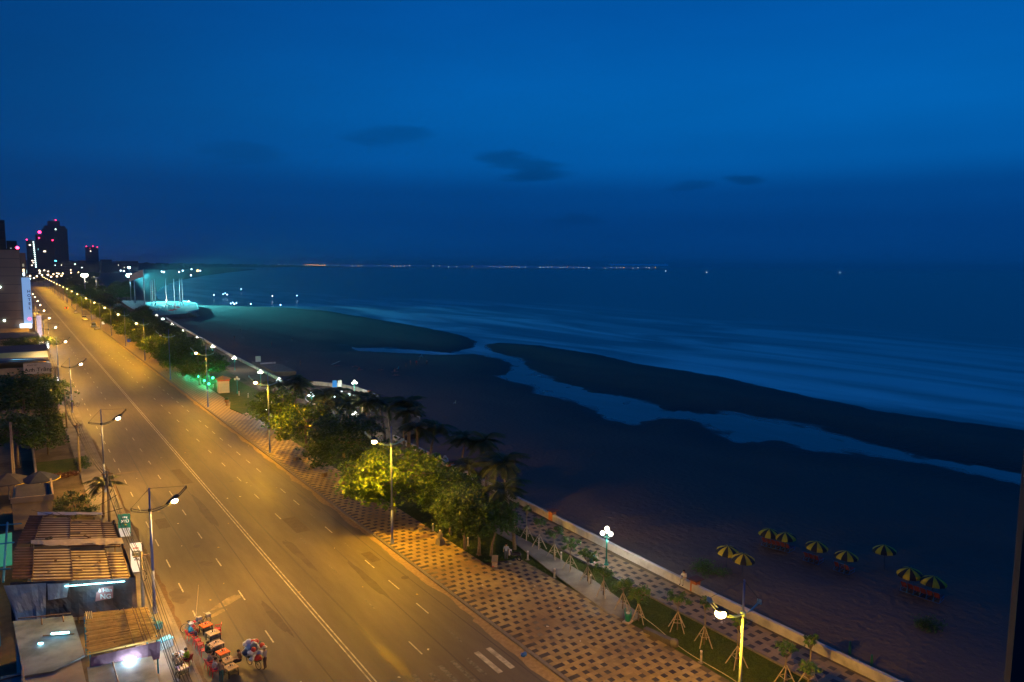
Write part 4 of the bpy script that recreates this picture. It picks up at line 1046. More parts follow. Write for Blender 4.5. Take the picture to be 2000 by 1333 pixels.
def cloth(a, b, c, d, nu, nv, amp, seed):
    """hanging or spread cloth between four corners, a-b top edge, d-c bottom edge"""
    m = MB(); a, b, c, d = map(Vector, (a, b, c, d)); vs = []; n = (b-a).cross(d-a).normalized()
    for j in range(nv+1):
        for i in range(nu+1):
            u, v = i/nu, j/nv; p = a.lerp(b, u).lerp(d.lerp(c, u), v)
            vs.append(p+n*amp*mnoise.fractal(Vector((u*nu*.22, v*nv*.13, seed)), 1., 2., 3)*(0.25+v))
    m.add(vs, [(j*(nu+1)+i, j*(nu+1)+i+1, (j+1)*(nu+1)+i+1, (j+1)*(nu+1)+i) for j in range(nv) for i in range(nu)])
    return m
def lerp4(q, u, v):
    a, b, c, d = [Vector(x) for x in q]
    return a.lerp(b, u).lerp(d.lerp(c, u), v)
def roof_sheets(root, quad, cuts, waves, mats, step=0.2):
    for k, (u0, u1) in enumerate(zip(cuts, cuts[1:])):
        dz = Vector((0, 0, -step*k))
        c = [lerp4(quad, u0-(0.012 if k else 0), 0)+dz, lerp4(quad, u1, 0)+dz, lerp4(quad, u1, 1)+dz, lerp4(quad, u0-(0.012 if k else 0), 1)+dz]
        corrugated(c[0], c[1], c[2], c[3], waves, 0.085).build('roof_sheet', [mats[k], m_valley_shade], root)
        b = MB(); b.tube([c[1]+Vector((0, 0, .075)), c[2]+Vector((0, 0, .075))], 0.03, 5); b.build('batten', m_wood, root)
# ---- corrugated eating house, two roofs side by side
sh = thing('eating_house', 'low eating house under two broad corrugated sheet roofs with brown tarps', 'shack', (0, 0, 0))
QU = [(0.3, 82.3, 4.5), (7.0, 79.3, 4.0), (7.0, 71.9, 3.9), (-0.85, 74.6, 4.4)]
QL = [(-0.95, 74.0, 4.35), (6.95, 70.6, 3.9), (6.8, 63.6, 3.7), (-1.2, 67.0, 4.2)]
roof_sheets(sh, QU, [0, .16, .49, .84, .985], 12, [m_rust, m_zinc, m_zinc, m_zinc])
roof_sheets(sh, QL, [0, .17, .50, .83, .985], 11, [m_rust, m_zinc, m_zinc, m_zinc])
cloth((0.2, 74.6, 4.46), (7.0, 71.9, 4.12), (7.0, 70.4, 4.05), (0.2, 73.5, 4.42), 26, 5, 0.16, 2.0).build('ridge_cloth', mat('ridge_cloth', (0.46, 0.38, 0.29), 0.85, 0.2, 2, bump=.4), sh)
cloth((0.9, 82.4, 4.62), (6.2, 80.0, 4.25), (6.2, 79.3, 4.2), (0.9, 81.6, 4.6), 20, 4, 0.1, 3.0).build('edge_cloth', m_tarpw, sh)
for x, y in ((7.0, 63.7), (7.05, 71), (7.05, 79), (-1.1, 67), (0.2, 82), (3, 65.3)):
    b = MB(); b.tube([(x, y, 0), (x, y, 3.6)], 0.06, 6); b.build('post', m_wood, sh)
cloth((-1.35, 66.7, 3.95), (6.95, 63.3, 3.55), (7.0, 63.1, 0.7), (-1.4, 66.4, 0.9), 30, 8, 0.35, 5.0).build('front_tarp', m_tarp, sh)
cloth((-1.75, 66.5, 3.9), (1.0, 65.45, 3.8), (0.8, 65.3, 0.9), (-1.0, 66.0, 0.6), 14, 10, 0.3, 7.0).build('pale_tarp', m_tarpw, sh)
cloth((1.05, 65.4, 3.75), (2.5, 64.8, 3.65), (2.3, 64.7, 2.6), (1.05, 65.2, 2.5), 8, 5, 0.12, 8.0).build('pale_tarp', m_tarpw, sh)
b = MB(); b.add([(4.15, 64.05, 2.0), (5.35, 63.5, 2.2), (5.4, 63.45, 3.25), (4.6, 63.85, 3.1), (4.25, 64.0, 2.7)], [(0, 1, 2, 3, 4)])
bn = b.build('banner', mat('pink_banner', (0.46, 0.20, 0.19), 0.6, 0.12), sh)
mw = mat('banner_lettering', (0.75, 0.74, 0.72), 0.6, 0.05)
for tx, zz, sz_ in (('à Hàn', 2.88, 0.42), ('NG', 2.35, 0.55)):
    o = link('lettering', text_mesh(tx, sz_, mw, 0.006, bold=.01), bn); o.location = (4.86, 63.70, zz); o.rotation_euler = (R(90), 0, math.atan2(-0.57, 1.22))
b = MB(); b.tube([(2.2, 64.7, 3.52), (6.2, 63.35, 3.42)], 0.035, 6); b.build('tube_light', g_tube, sh)
lamp_light('POINT', (4.2, 63.6, 3.1), 60, (0.45, 0.85, 1.0), sh, 0.4)
MB().sheet([(-1, 67.5), (6.7, 64.2), (6.8, 79), (0.2, 82)], 0.03).build('floor', m_cheap, sh)
cloth((7.12, 79, 3.7), (7.0, 63.6, 3.4), (7.0, 63.6, 2.5), (7.12, 79, 2.7), 24, 4, .12, 9.).build('side_awning', m_tarp, sh)

# stones, planks and a tyre that hold the sheets down, and loose wires over the roofs
g6 = random.Random(3)
for k in range(9):
    q, base = (QU, 0) if k % 2 else (QL, 1); u, v = g6.uniform(.18, .95), g6.uniform(.05, .92); p = lerp4(q, u, v)+Vector((0, 0, .12-.2*(u > .5)-.15*(u > .83)))
    b = MB(); ln = g6.choice([.2, .25, .3, .9]); b.box(p, (ln, g6.uniform(.08, .18), .1), g6.uniform(0, 3)); b.build('roof_weight', g6.choice([m_wood, m_kerb, m_rust]), sh)
b = MB(); c_ = lerp4(QU, .3, .93)+Vector((0, 0, .2)); b.tube([c_+Vector((.25*math.cos(a), .25*math.sin(a), 0)) for a in [2*math.pi*k/14 for k in range(15)]], .07, 6, cap=False); b.build('old_tyre', m_cable0, sh)
for k in range(5):
    a, c_ = lerp4(QU, g6.uniform(0, .3), g6.uniform(0, .2)), Vector((7.3, 86.5-k*4.5, 5.6)); b = MB(); pts = [a.lerp(c_, t/10)+Vector((0, 0, .9-.8*math.sin(math.pi*t/10))) for t in range(11)]; b.tube(pts, .018, 4, cap=False); b.build('loose_wire', m_cable0, sh)
# ---- bamboo roofed food stall at the kerb
st = thing('bamboo_stall', 'food stall roofed with bundled yellow bamboo laths beside the kerb', 'stall', (0, 0, 0))
m_bam = mat('bamboo', (0.42, 0.29, 0.10), 0.6, 0.25, 3.0, objrand=0.25, bump=.1)
g2 = random.Random(8)
QB = [(3.05, 59.6, 3.1), (7.15, 58.4, 3.0), (7.2, 53.3, 2.75), (2.75, 53.5, 2.85)]
bm_ = [MB() for _ in range(3)]
for k in range(3): bm_[k].tube([(0, 0, 0), (1, 0, 0)], 0.055, 6)
bme = bm_[0].mesh('bamboo_lath', m_bam)
nrow = 46
for i in range(nrow):
    v = (i+.5)/nrow; u = g2.uniform(0, .06)
    while u < 0.97:
        w = g2.uniform(.22, .55); w = min(w, 1.0+g2.uniform(-.02, .03)-u)
        a = lerp4(QB, u, v); c = lerp4(QB, u+w, v); d = c-a
        o = link('bamboo_lath', bme, st); o.location = a+Vector((0, 0, g2.uniform(0, .07))); o.scale = (d.length, g2.uniform(.8, 1.2), 1)
        o.rotation_euler = (0, -math.asin(d.z/d.length), math.atan2(d.y, d.x)+g2.uniform(-.012, .012)); u += w+g2.uniform(-.03, .02)
for u in (.62, .76, .80, .86, .95):
    b = MB(); b.tube([lerp4(QB, u, -.01)+Vector((0, 0, .13)), lerp4(QB, u+.02, 1.01)+Vector((0, 0, .13))], 0.028, 5); b.build('batten', m_wood, st)
c = [lerp4(QB, .03, .0), lerp4(QB, .14, .0), lerp4(QB, .14, .2), lerp4(QB, .03, .2)]
corrugated(*[p+Vector((0, 0, .2)) for p in (c[1], c[2], c[3], c[0])], 4, 0.05).build('roof_sheet', [m_zinc, m_valley_shade], st)
for x, y in ((7.0, 58.2), (7.05, 53.6), (3.1, 59.3), (3.0, 53.7)):
    b = MB(); b.tube([(x, y, 0), (x, y, 2.95)], 0.05, 6); b.build('post', m_bluep, st)
cloth((3.0, 53.35, 2.75), (7.2, 53.15, 2.7), (7.0, 52.2, 1.95), (2.9, 52.3, 2.05), 22, 6, .25, 12.).build('purple_tarp', m_tarpp, st)
b = MB(); b.box((6.3, 55.4, 0.45), (0.8, 2.6, 0.9)); b.build('counter', m_bluep, st)
b = MB(); b.box((6.3, 55.4, 0.93), (0.95, 2.8, 0.05)); b.build('worktop', mat('steel_top', (.5, .52, .55), .35, .1, metal=.5), st)
for k in range(7):
    b = MB(); b.lathe([(.12, 0), (.16, .12), (.15, .2), (.02, .22)], 9, (6.1+.25*(k % 2), 54.4+k*.32, .96)); b.build('pot', (m_galv, mat('blue_plastic', (.05, .2, .5), .4, .1), mat('white_plastic', (.7, .7, .7), .4, .05))[k % 3], st, True)
b = MB(); b.tube([(4.9, 52.6, 2.25), (5.6, 52.55, 2.25)], 0.06, 8); b.build('bulb', g_white, st, True)
lamp_light('POINT', (5.2, 52.1, 2.45), 330, (0.72, 0.96, 1.0), st, .15)
lamp_light('POINT', (7.6, 56.0, 2.5), 520, (0.80, 0.93, 1.0), st, .2)
b = MB(); b.tube([(7.15, 55.2, 2.6), (7.15, 56.6, 2.6)], 0.04, 6); b.build('tube_light', g_tube, st)
# ---- house with pale flat roofs at the bottom corner
hs = thing('pale_roofed_house', 'house corner with patched pale blue flat roofs below the bamboo stall', 'house', (0, 0, 0))
def slab(root, name, poly, z, m, t=.1):
    return MB().prism([(x, y) for x, y in poly], z-t, z).build(name, m, root)
slab(hs, 'roof', [(-1.2, 61.6), (2.4, 60.2), (2.7, 53.4), (0.9, 52.4), (-0.7, 52.8)], 2.95, m_faderoof)
slab(hs, 'roof', [(2.75, 52.9), (6.5, 52.0), (6.3, 46), (2.6, 46.4)], 2.35, m_faderoof)
slab(hs, 'roof', [(-6, 53.5), (-.75, 52.6), (-.6, 44), (-6, 44)], 3.3, mat('teal_roof', (0.04, 0.11, 0.14), .5, .3, 1.0))
MB().prism([(-1.1, 61.4), (2.3, 60), (2.6, 46), (-1, 46)], 0, 2.8).build('wall', m_cheap, hs)
MB().prism([(2.9, 52.7), (6.3, 51.9), (6.1, 46.2), (2.8, 46.5)], 0, 2.2).build('wall', m_cheap, hs)
for k in range(5):
    b = MB(); b.box((-3.2, 45+k*1.8, 3.36), (5.0, .08, .08)); b.build('glazing_bar', m_darkm, hs)
b = MB(); b.box((-.72, 48.5, 3.4), (.14, 9, .2)); b.build('frame', m_cheap, hs)
for (p, q, r) in (((1.0, 57.6, 3.1), (2.0, 57.1, 3.12), .07), ((.2, 56.6, 3.08), (.45, 56.5, 3.08), .06)):
    b = MB(); b.tube([p, q], r, 8); b.build('tube_light', g_tube, hs)
lamp_light('POINT', (1.3, 57.0, 3.9), 26, (0.35, 0.85, 1.0), hs, .3)
for (p, q) in (((.5, 57.8, 3.02), (2.3, 56.9, 3.02)), ((-.9, 61.6, 3.05), (2.3, 60.4, 3.05)), ((.5, 61, 3.0), (.5, 59.8, 3.0)), ((1.8, 60.4, 3.0), (1.8, 59.4, 3.0)), ((4.2, 52.5, 2.42), (4.25, 47, 2.42))):
    b = MB(); b.tube([p, q], .05, 5); b.build('batten', m_wood, hs)
# ---- blue frame and green lit shop wall at the very left edge
bf = thing('blue_frame', 'bright blue steel frame with a green lit wall at the left edge', 'frame', (0, 0, 0))
for (p, q, r) in (((-2.4, 84, 4.6), (-2.2, 64, 4.3), .16), ((-1.5, 80.5, 4.6), (-1.75, 66.5, 4.2), .09), ((-2.4, 80.5, 4.5), (-.4, 79.5, 4.6), .06), ((-2.3, 75, 4.5), (-1.0, 74.4, 4.6), .06), ((-2.3, 69, 4.4), (-1.3, 68.6, 4.4), .06)):
    b = MB(); b.tube([p, q], r, 6); b.build('beam', m_bluep, bf)
b = MB(); b.box((-1.9, 79, 2.6), (1.3, 9, .08)); b.build('lit_panel', mat('green_panel', (.10, .45, .22), .5, .2, 1.0, emit=(.10, .75, .38), estr=.22), bf)
lamp_light('POINT', (-2.9, 72, 5.1), 60, (0.2, 0.75, 1.0), bf, .4)
b = MB(); b.tube([(-2.35, 84, 0), (-2.35, 84, 4.5)], .09, 6); b.tube([(-2.2, 64.5, 0), (-2.2, 64.5, 4.3)], .09, 6); b.build('upright', m_bluep, bf)
# ---- small flat roofed shed
sd = thing('flat_roofed_shed', 'small cream shed with a dark flat roof left of the wide bush', 'shed', (0, 0, 0))
MB().prism([(-1.2, 92.5), (2.4, 91.6), (2.5, 98.5), (-1.0, 99.5)], 0, 3.0).build('wall', m_cream, sd)
slab(sd, 'roof', [(-1.0, 92.9), (2.2, 92.0), (2.3, 98.1), (-.8, 99.1)], 3.22, m_darkroof, .2)
for (a, c) in (((-1.3, 92.4), (2.5, 91.5)), ((2.5, 91.5), (2.6, 98.7))):
    A, C = Vector((*a, 3.3)), Vector((*c, 3.3)); d = C-A; b = MB(); b.box((A+C)/2, (d.length, .2, .6), math.atan2(d.y, d.x)); b.build('parapet', m_cream, sd)
for k, (x, y, r, c) in enumerate(((-1.6, 105, 2.6, m_darkroof), (1.6, 104, 2.2, mat('navy_canopy', (.03, .035, .06), .6, .2)))):
    t = thing('sun_canopy', ['dark peaked canopy left of the flat roofed shed', 'dark canopy with a pale edge behind the flat roofed shed'][k], 'canopy', (x, y, 0))
    b = MB(); b.lathe([(r, 2.3), (r*.98, 2.38), (r*.5, 2.9), (.05, 3.3)], 6); b.build('canopy', c, t); b = MB(); b.tube([(0, 0, 0), (0, 0, 3.3)], .05, 6); b.build('post', m_galv, t)
    b = MB(); b.tube([(r*math.cos(a), r*math.sin(a), 2.3) for a in (0.2, -.3, -.8, -1.3)], .05, 5); b.build('trim', mat('yellow_trim', (.6, .45, .05), .5, .1), t)
# ---- garden wall, grass plot with dashed edging
struct(MB().sheet([(1.6, 111.8), (6.2, 113.8), (6.2, 122.5), (1.6, 122.5)], .02).build('lawn', m_grass))
struct(MB().sheet([(3.5, 139), (6.2, 139.5), (6.2, 160), (3.5, 160)], .02).build('lawn', m_grass))
gw_ = thing('garden_wall', 'pale low garden wall with a scrolled end left of the grass plot', 'wall', (0, 0, 0))
b = MB(); b.box((1.35, 128, .6), (.25, 32, 1.2)); b.build('wall', m_cream, gw_); b = MB(); b.lathe([(.5, 0), (.45, .8), (.25, 1.2)], 10, (1.35, 111.9, 0)); b.build('pillar', m_cream, gw_)
eb = MB(); eb.box((0, 0, .1), (.24, .18, .2)); me_w = eb.mesh('edging_block', mat('edging_white', (.6, .56, .48), .7, .1)); me_d = eb.mesh('edging_block', mat('edging_dark', (.1, .08, .07), .7, .1))
ed = thing('lawn_edging', 'row of alternating pale edging blocks along the grass plot', 'edging', (0, 0, 0))
for k in range(19):
    o = link('edging_block', me_w if k % 2 == 0 else me_d, ed); o.location = (1.7+.25*k, 111.7+.11*k, 0); o.rotation_euler = (0, 0, .41)
# ---- restaurant with the big name board
rs = thing('restaurant', 'ochre restaurant with a cream name board under layered awnings', 'restaurant', (0, 0, 0))
MB().prism([(-14, 182), (6.0, 181), (6.0, 206), (-14, 207)], 0, 5.0).build('wall', m_ochre, rs)
for quad, m_ in (([(-14, 207, 6.4), (6.4, 205, 6.0), (6.3, 195, 6.6), (-14, 197, 7.0)], m_cheap), ([(-14, 196.8, 6.9), (6.2, 194.8, 6.5), (5.9, 184, 7.6), (-14, 185, 7.8)], m_darkroof)):
    b = MB(); b.add(quad + [(x, y, z-.15) for x, y, z in quad], [(3, 2, 1, 0), (4, 5, 6, 7), (0, 1, 5, 4), (1, 2, 6, 5), (2, 3, 7, 6), (3, 0, 4, 7)]); b.build('roof', m_, rs)
b = MB(); b.box((-5.4, 181.2, 6.0), (13.4, .25, 1.5)); b.build('fascia', m_cream, rs)
b = MB(); b.box((3.6, 180.6, 6.45), (4.9, .25, 2.3)); bd = b.build('name_board', mat('board_cream', (.62, .56, .46), .6, .08), rs)
mk = mat('board_lettering', (.06, .05, .05), .6, .05)
o = link('lettering', text_mesh('Anh Trăng', 1.12, mk, .01, bold=.012), bd); o.location = (3.75, 180.45, 6.15); o.rotation_euler = (R(90), 0, 0)
o = link('lettering', text_mesh('Khách Sạn', .42, mk, .01), bd); o.location = (2.7, 180.45, 7.2); o.rotation_euler = (R(90), 0, 0)
b = MB(); b.add([(-14, 181, 4.6), (6.3, 180.2, 4.3), (6.4, 175, 3.4), (-14, 176, 3.7), (-14, 181, 4.5), (6.3, 180.2, 4.2), (6.4, 175, 3.3), (-14, 176, 3.6)], [(3, 2, 1, 0), (4, 5, 6, 7), (0, 1, 5, 4), (1, 2, 6, 5), (2, 3, 7, 6), (3, 0, 4, 7)]); b.build('awning', m_ochre, rs)
for x in (-6, -1.5, 2, 6.1):
    b = MB(); b.tube([(x, 175.3, 0), (x, 175.3, 3.4)], .07, 6); b.build('post', m_wood, rs)
b = MB(); b.add([(-1.2, 194, 7.05), (-.4, 190.4, 7.5), (4.2, 190.0, 7.35), (0, 193.4, 7.1)], [(0, 1, 2, 3)]); b.build('lit_skylight', glow('skylight', (.25, .7, 1.0), 2.2), rs)
lamp_light('POINT', (7.4, 186, 3.2), 1300, (.82, .9, 1.0), rs, .4)
b = MB(); b.box((7.3, 186, 2.5), (.2, 3.4, 1.6)); b.build('lit_sign', glow('lit_sign', (.75, .85, 1.0), 2.2), rs)
# long cream awning building behind
aw = thing('awning_building', 'long building with a pale yellow fascia behind the name board', 'building', (0, 0, 0))
MB().prism([(-14, 214), (6.8, 214), (6.8, 232), (-14, 232)], 0, 5.2).build('wall', m_cheap, aw)
b = MB(); b.box((-3.6, 213.6, 5.6), (20.6, .4, 2.0)); b.build('fascia', mat('fascia_yellow', (.50, .46, .26), .7, .1), aw)
slab(aw, 'roof', [(-14, 214), (6.9, 214), (6.9, 232), (-14, 232)], 6.5, m_darkroof, .3)
b = MB(); b.box((4.6, 213.3, 4.4), (3.0, .2, .6)); b.build('lit_sign', glow('teal_sign', (.15, .75, .85), 1.3), aw)
b = MB(); b.box((-8.6, 213.3, 4.9), (1.6, .2, .9)); b.build('lit_sign', glow('blue_sign', (.1, .4, .8), 1.5), aw)
lamp_light('POINT', (5, 212, 3.6), 500, (.7, .9, 1.0), aw, .4)
# hotel
ht = thing('hotel', 'tall beige hotel with a blank floor-lined side wall and a pale blue vertical sign', 'hotel', (0, 0, 0))
m_hot = mat('hotel_render', (.30, .22, .165), .85, .12, .25, bump=.1)
for k in range(9):
    MB().prism([(-30, 300), (2.9, 300), (2.9, 322), (-30, 322)], 6.0+2.95*k+.12, 6.0+2.95*(k+1)).build('storey', m_hot, ht)
    MB().prism([(-30, 300.12), (2.78, 300.12), (2.78, 321.9), (-30, 321.9)], 6.0+2.95*k-.001, 6.0+2.95*k+.12).build('floor_joint', m_darkroof, ht)
MB().prism([(-30, 298), (4.2, 298), (4.2, 324), (-30, 324)], 0, 6.0).build('podium', m_cream, ht)
MB().prism([(3.0, 301), (4.6, 301), (4.6, 320), (3.0, 320)], 6, 31.6).build('stair_tower', mat('tower_render', (.2, .15, .12), .85, .15, .5), ht)
for z, g_ in ((24.3, bw), (25.6, glow('warm_window', (1, .72, .4), 3.5)), (27.4, glow('dim_window', (.6, .55, .4), .5)), (22.0, glow('dim_window', (.6, .55, .4), .5))):
    b = MB(); b.box((3.75, 300.95, z), (.5, .06, 1.0)); b.build('window', g_, ht)
for k in range(6):
    b = MB(); b.box((4.65, 303+3*k, 25.2), (.06, 1.2, 1.3)); b.build('window', glow('cool_window', (.6, .95, .9), 2.0), ht)
b = MB(); b.box((4.2, 299.6, 15.2), (2.5, .3, 16)); sg = b.build('sign_panel', mat('sign_blue', (.30, .42, .62), .5, .1, .3, emit=(.22, .42, .78), estr=.75), ht)
ml = mat('sign_lettering', (.01, .03, .16), .5, 0)
for k, ch in enumerate('HOTEL'):
    o = link('lettering', text_mesh(ch, 1.35, ml, .02, bold=.03), sg); o.location = (4.85, 299.42, 18.4-1.42*k); o.rotation_euler = (R(90), 0, 0)
b = MB(); b.box((3.4, 298.9, 6.6), (3.4, .4, 1.5)); b.build('lit_sign', glow('hotel_lit', (.8, .92, 1.0), 3.5), ht)
b = MB(); b.ball((4.6, 299.2, 9.0), .55, 8); b.build('neon', glow('neon_pink', (1.0, .12, .25), 3), ht)
b = MB(); b.ball((2.4, 300, 33.3), .5, 8); b.build('beacon', glow('red_beacon', (1.0, .03, .10), 22), ht)
b = MB(); b.tube([(2.4, 300.5, 32.4), (2.4, 300.5, 33.1)], .1, 5); b.build('beacon_post', m_darkm, ht)
slab(ht, 'roof', [(-30, 299.8), (3.0, 299.8), (3.0, 322.2), (-30, 322.2)], 33.0, m_darkroof, .4)
for k, (x, z) in enumerate(((-3.2, 20.0), (-2.6, 8.6))):
    b = MB(); b.ball((x, 299.9, z), .32, 8); b.build('wall_lamp', glow('wall_lamp', (.7, 1, .9), 12), ht)
# shops between
for i, (x0, x1, y0, y1, z, mt, lb) in enumerate(((-14, 6.2, 268, 290, 5.0, m_cream, 'cream two storey house front before the hotel'), (-14, 6.5, 238, 246, 4.2, m_darkroof, 'dark roofed house under the spreading tree'), (-14, 6.8, 334, 372, 7, m_cheap, 'grey house just beyond the hotel'), (-20, 6, 380, 420, 9, m_cream, 'cream house, second beyond the hotel'), (-25, 5, 430, 470, 7, m_cheap, 'grey house, third beyond the hotel'), (-25, 5, 480, 560, 10, m_cheap, 'long grey block far along the town side'))):
    t = thing('town_house', lb, 'house', (0, 0, 0), 0, 'houses along the town side'); MB().prism([(x0, y0), (x1, y0), (x1, y1), (x0, y1)], 0, z).build('wall', mt, t)
    slab(t, 'roof', [(x0-.2, y0-.3), (x1+.3, y0-.3), (x1+.3, y1), (x0-.2, y1)], z+.3, m_darkroof, .25)
    for k in range(4):
        b = MB(); b.box((x1+.02, y0+2+k*(y1-y0-4)/4, 2.2), (.08, 1.8, 1.8)); w = b.build('window', glow('shop_window%d' % (k % 2), ((.75, .85, 1), (1, .75, .45))[k % 2], 1.1), t)
        b = MB(); b.box((x1+.05, y0+2+k*(y1-y0-4)/4, 1.25), (.12, 2.0, .1)); b.build('sill', m_cheap, w)
lamp_light('POINT', (8.0, 275, 3.5), 2500, (.85, .9, 1.0), None, .5)
b = MB(); b.box((0, 0, 3.2), (2.4, .2, 2.4)); 
sgn = thing('lit_shop_sign', 'glowing white box sign at the pavement before the hotel', 'sign', (7.3, 262, 0)); b.build('face', glow('box_sign', (.92, .95, 1.0), 5), sgn)
b = MB(); b.tube([(-.9, 0, 0), (-.9, 0, 2.2)], .06, 6); b.tube([(.9, 0, 0), (.9, 0, 2.2)], .06, 6); b.build('legs', m_darkm, sgn)
sgn = thing('vertical_shop_sign', 'tall narrow pinkish white shop sign rising behind the white box sign', 'sign', (6.9, 284, 0)); b = MB(); b.box((0, 0, 7.0), (1.3, .25, 8.0)); b.build('face', mat('pink_sign', (.5, .4, .45), .5, .3, 1.2, emit=(.8, .6, .7), estr=.45), sgn)
b = MB(); b.tube([(0, .1, 0), (0, .1, 3.2)], .09, 6); b.build('post', m_darkm, sgn)
# ---- upright advertising boards on the pavement
def ad_board(label, loc, w, z0, h, mt, lines, rz):
    t = thing('sign_board', label, 'sign', loc, rz); b = MB(); b.box((0, 0, z0+h/2), (w, .12, h)); f = b.build('panel', mt, t)
    for x in (-w*.4, w*.4):
        b = MB(); b.tube([(x, .02, 0), (x, .02, z0+.1)], .035, 6); b.build('leg', m_galv, t)
    for tx, x, z, s, m_ in lines:
        o = link('lettering', text_mesh(tx, s, m_, .004, bold=.008), f); o.location = (x, -.068, z); o.rotation_euler = (R(90), 0, 0)
    return t, f
mred = mat('letter_red', (.6, .05, .05), .5, 0); mwh = mat('letter_white', (.8, .8, .78), .5, 0, emit=(1, 1, .95), estr=.5); myl = mat('letter_yellow', (.75, .7, .1), .5, 0); mbk = mat('letter_dark', (.03, .04, .06), .5, 0)
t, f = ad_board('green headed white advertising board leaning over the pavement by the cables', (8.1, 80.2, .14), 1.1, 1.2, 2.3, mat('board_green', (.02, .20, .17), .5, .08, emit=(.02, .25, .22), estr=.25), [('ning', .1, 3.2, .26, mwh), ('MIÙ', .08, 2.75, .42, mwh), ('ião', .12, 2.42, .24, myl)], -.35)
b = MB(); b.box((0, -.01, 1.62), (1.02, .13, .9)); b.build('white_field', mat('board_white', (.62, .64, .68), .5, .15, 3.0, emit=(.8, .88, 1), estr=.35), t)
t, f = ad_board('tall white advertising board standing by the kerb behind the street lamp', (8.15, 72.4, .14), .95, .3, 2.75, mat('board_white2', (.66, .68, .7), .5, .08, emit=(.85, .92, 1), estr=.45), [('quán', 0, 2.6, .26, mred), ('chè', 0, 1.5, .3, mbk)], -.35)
for z, h in ((2.25, .16), (1.98, .3)):
    b = MB(); b.box((0, -.065, z), (.7, .02, h)); b.build('picture', mat('ad_picture', (.16, .18, .2), .5, .5, 6), t)
# ---- utility poles and the cable bundles slung between them
UP = [(6.6, 35.0, 6.6), (7.25, 61.5, 6.3), (7.35, 86.5, 6.7), (6.4, 113.4, 7.0), (6.6, 145, 6.6), (6.7, 178, 7.0), (6.9, 214, 7.2), (7.1, 256, 7.2)]
ulab = ['utility pole at the bottom edge beside the food stall', 'utility pole between the bamboo stall and the brown tarps', 'utility pole beside the small spiky palm', 'utility pole with a cable coil standing at the grass plot edge', 'dark utility pole near the parked bicycles', 'utility pole by the cream name board', 'utility pole before the long pale fascia', 'utility pole beside the spreading tree']
m_cable = mat('cable', (.03, .028, .026), .6, .1)
for (x, y, h), lb in zip(UP, ulab):
    t = thing('utility_pole', lb, 'pole', (x, y, 0), 0, 'utility poles of the town side'); b = MB(); b.tube([(0, 0, 0), (0, 0, h)], [.15, .10], 8); b.build('pole', mat('concrete_pole', (.26, .22, .16), .85, .25, 3, bump=.3), t, True)
    b = MB(); b.box((0, 0, h-.35), (1.1, .09, .09)); b.build('crossarm', m_wood, t)
    b = MB(); b.tube([(.14+.2*math.cos(a), 0, h-2.0+.42*math.sin(a)) for a in [k*.55 for k in range(12)]], .03, 5); b.build('cable_coil', m_cable, t)
for i, (p, q) in enumerate(zip(UP, UP[1:])):
    t = thing('cable_bundle', 'sagging bundle of dark cables, %s span from the bottom edge' % ordinal(i), 'cables', (0, 0, 0), 0, 'cable bundles between utility poles')
    for k in range(7):
        dx = (k-3)*.13+rnd.uniform(-.05, .05); dz = -.35-.18*(k % 3)+rnd.uniform(-.1, .1); sag = rnd.uniform(.5, 1.3); pts = []
        for s in range(15):
            u = s/14; pts.append((p[0]+(q[0]-p[0])*u+dx, p[1]+(q[1]-p[1])*u, p[2]+(q[2]-p[2])*u+dz-sag*4*u*(1-u)))
        b = MB(); b.tube(pts, .022 if k else .04, 5, cap=False); b.build('cable', m_cable, t)
tw = thing('twin_pole', 'thin twin wooden poles standing left of the pale garden wall', 'pole', (-1.1, 114.3, 0)); 
for x in (-.1, .12):
    b = MB(); b.tube([(x, 0, 0), (x*.6, 0, 7.8)], [.09, .06], 6); b.build('pole', m_stake, tw)

# ================================================================== PEOPLE
m_skin = mat('skin', (0.42, 0.25, 0.16), 0.6, 0.06, 4.0); m_hair = mat('hair', (0.015, 0.012, 0.01), 0.5, 0.1)
def cloth_m(n, c): return mat('cloth_'+n, c, 0.8, 0.15, 6.0, bump=.2)
POSES = {
 'stand': dict(pel=(0, 0, .92), che=(.0, 0, 1.2), nek=(.0, 0, 1.40), hed=(.03, 0, 1.55), sh=(0, .18, 1.36), el=(-.02, .24, 1.10), wr=(.08, .25, .87), hip=(0, .09, .86), kn=(.03, .10, .48), an=(-.02, .10, .08), to=(.15, .12, .04)),
 'sit': dict(pel=(0, 0, .50), che=(.04, 0, .80), nek=(.09, 0, 1.0), hed=(.15, 0, 1.14), sh=(.07, .18, .95), el=(.15, .25, .70), wr=(.38, .15, .74), hip=(.05, .10, .49), kn=(.44, .14, .50), an=(.42, .14, .08), to=(.58, .15, .04)),
 'lie': dict(pel=(0, 0, .12), che=(-.28, 0, .13), nek=(-.48, 0, .14), hed=(-.63, 0, .16), sh=(-.42, .18, .13), el=(-.2, .3, .1), wr=(.02, .33, .07), hip=(.06, .10, .11), kn=(.45, .13, .16), an=(.86, .13, .09), to=(.9, .15, .2)),
}
RAD = dict(pel=.135, che=.15, nek=.06, hed=.10, sh=.075, el=.048, wr=.034, hip=.10, kn=.065, an=.045, to=.04)
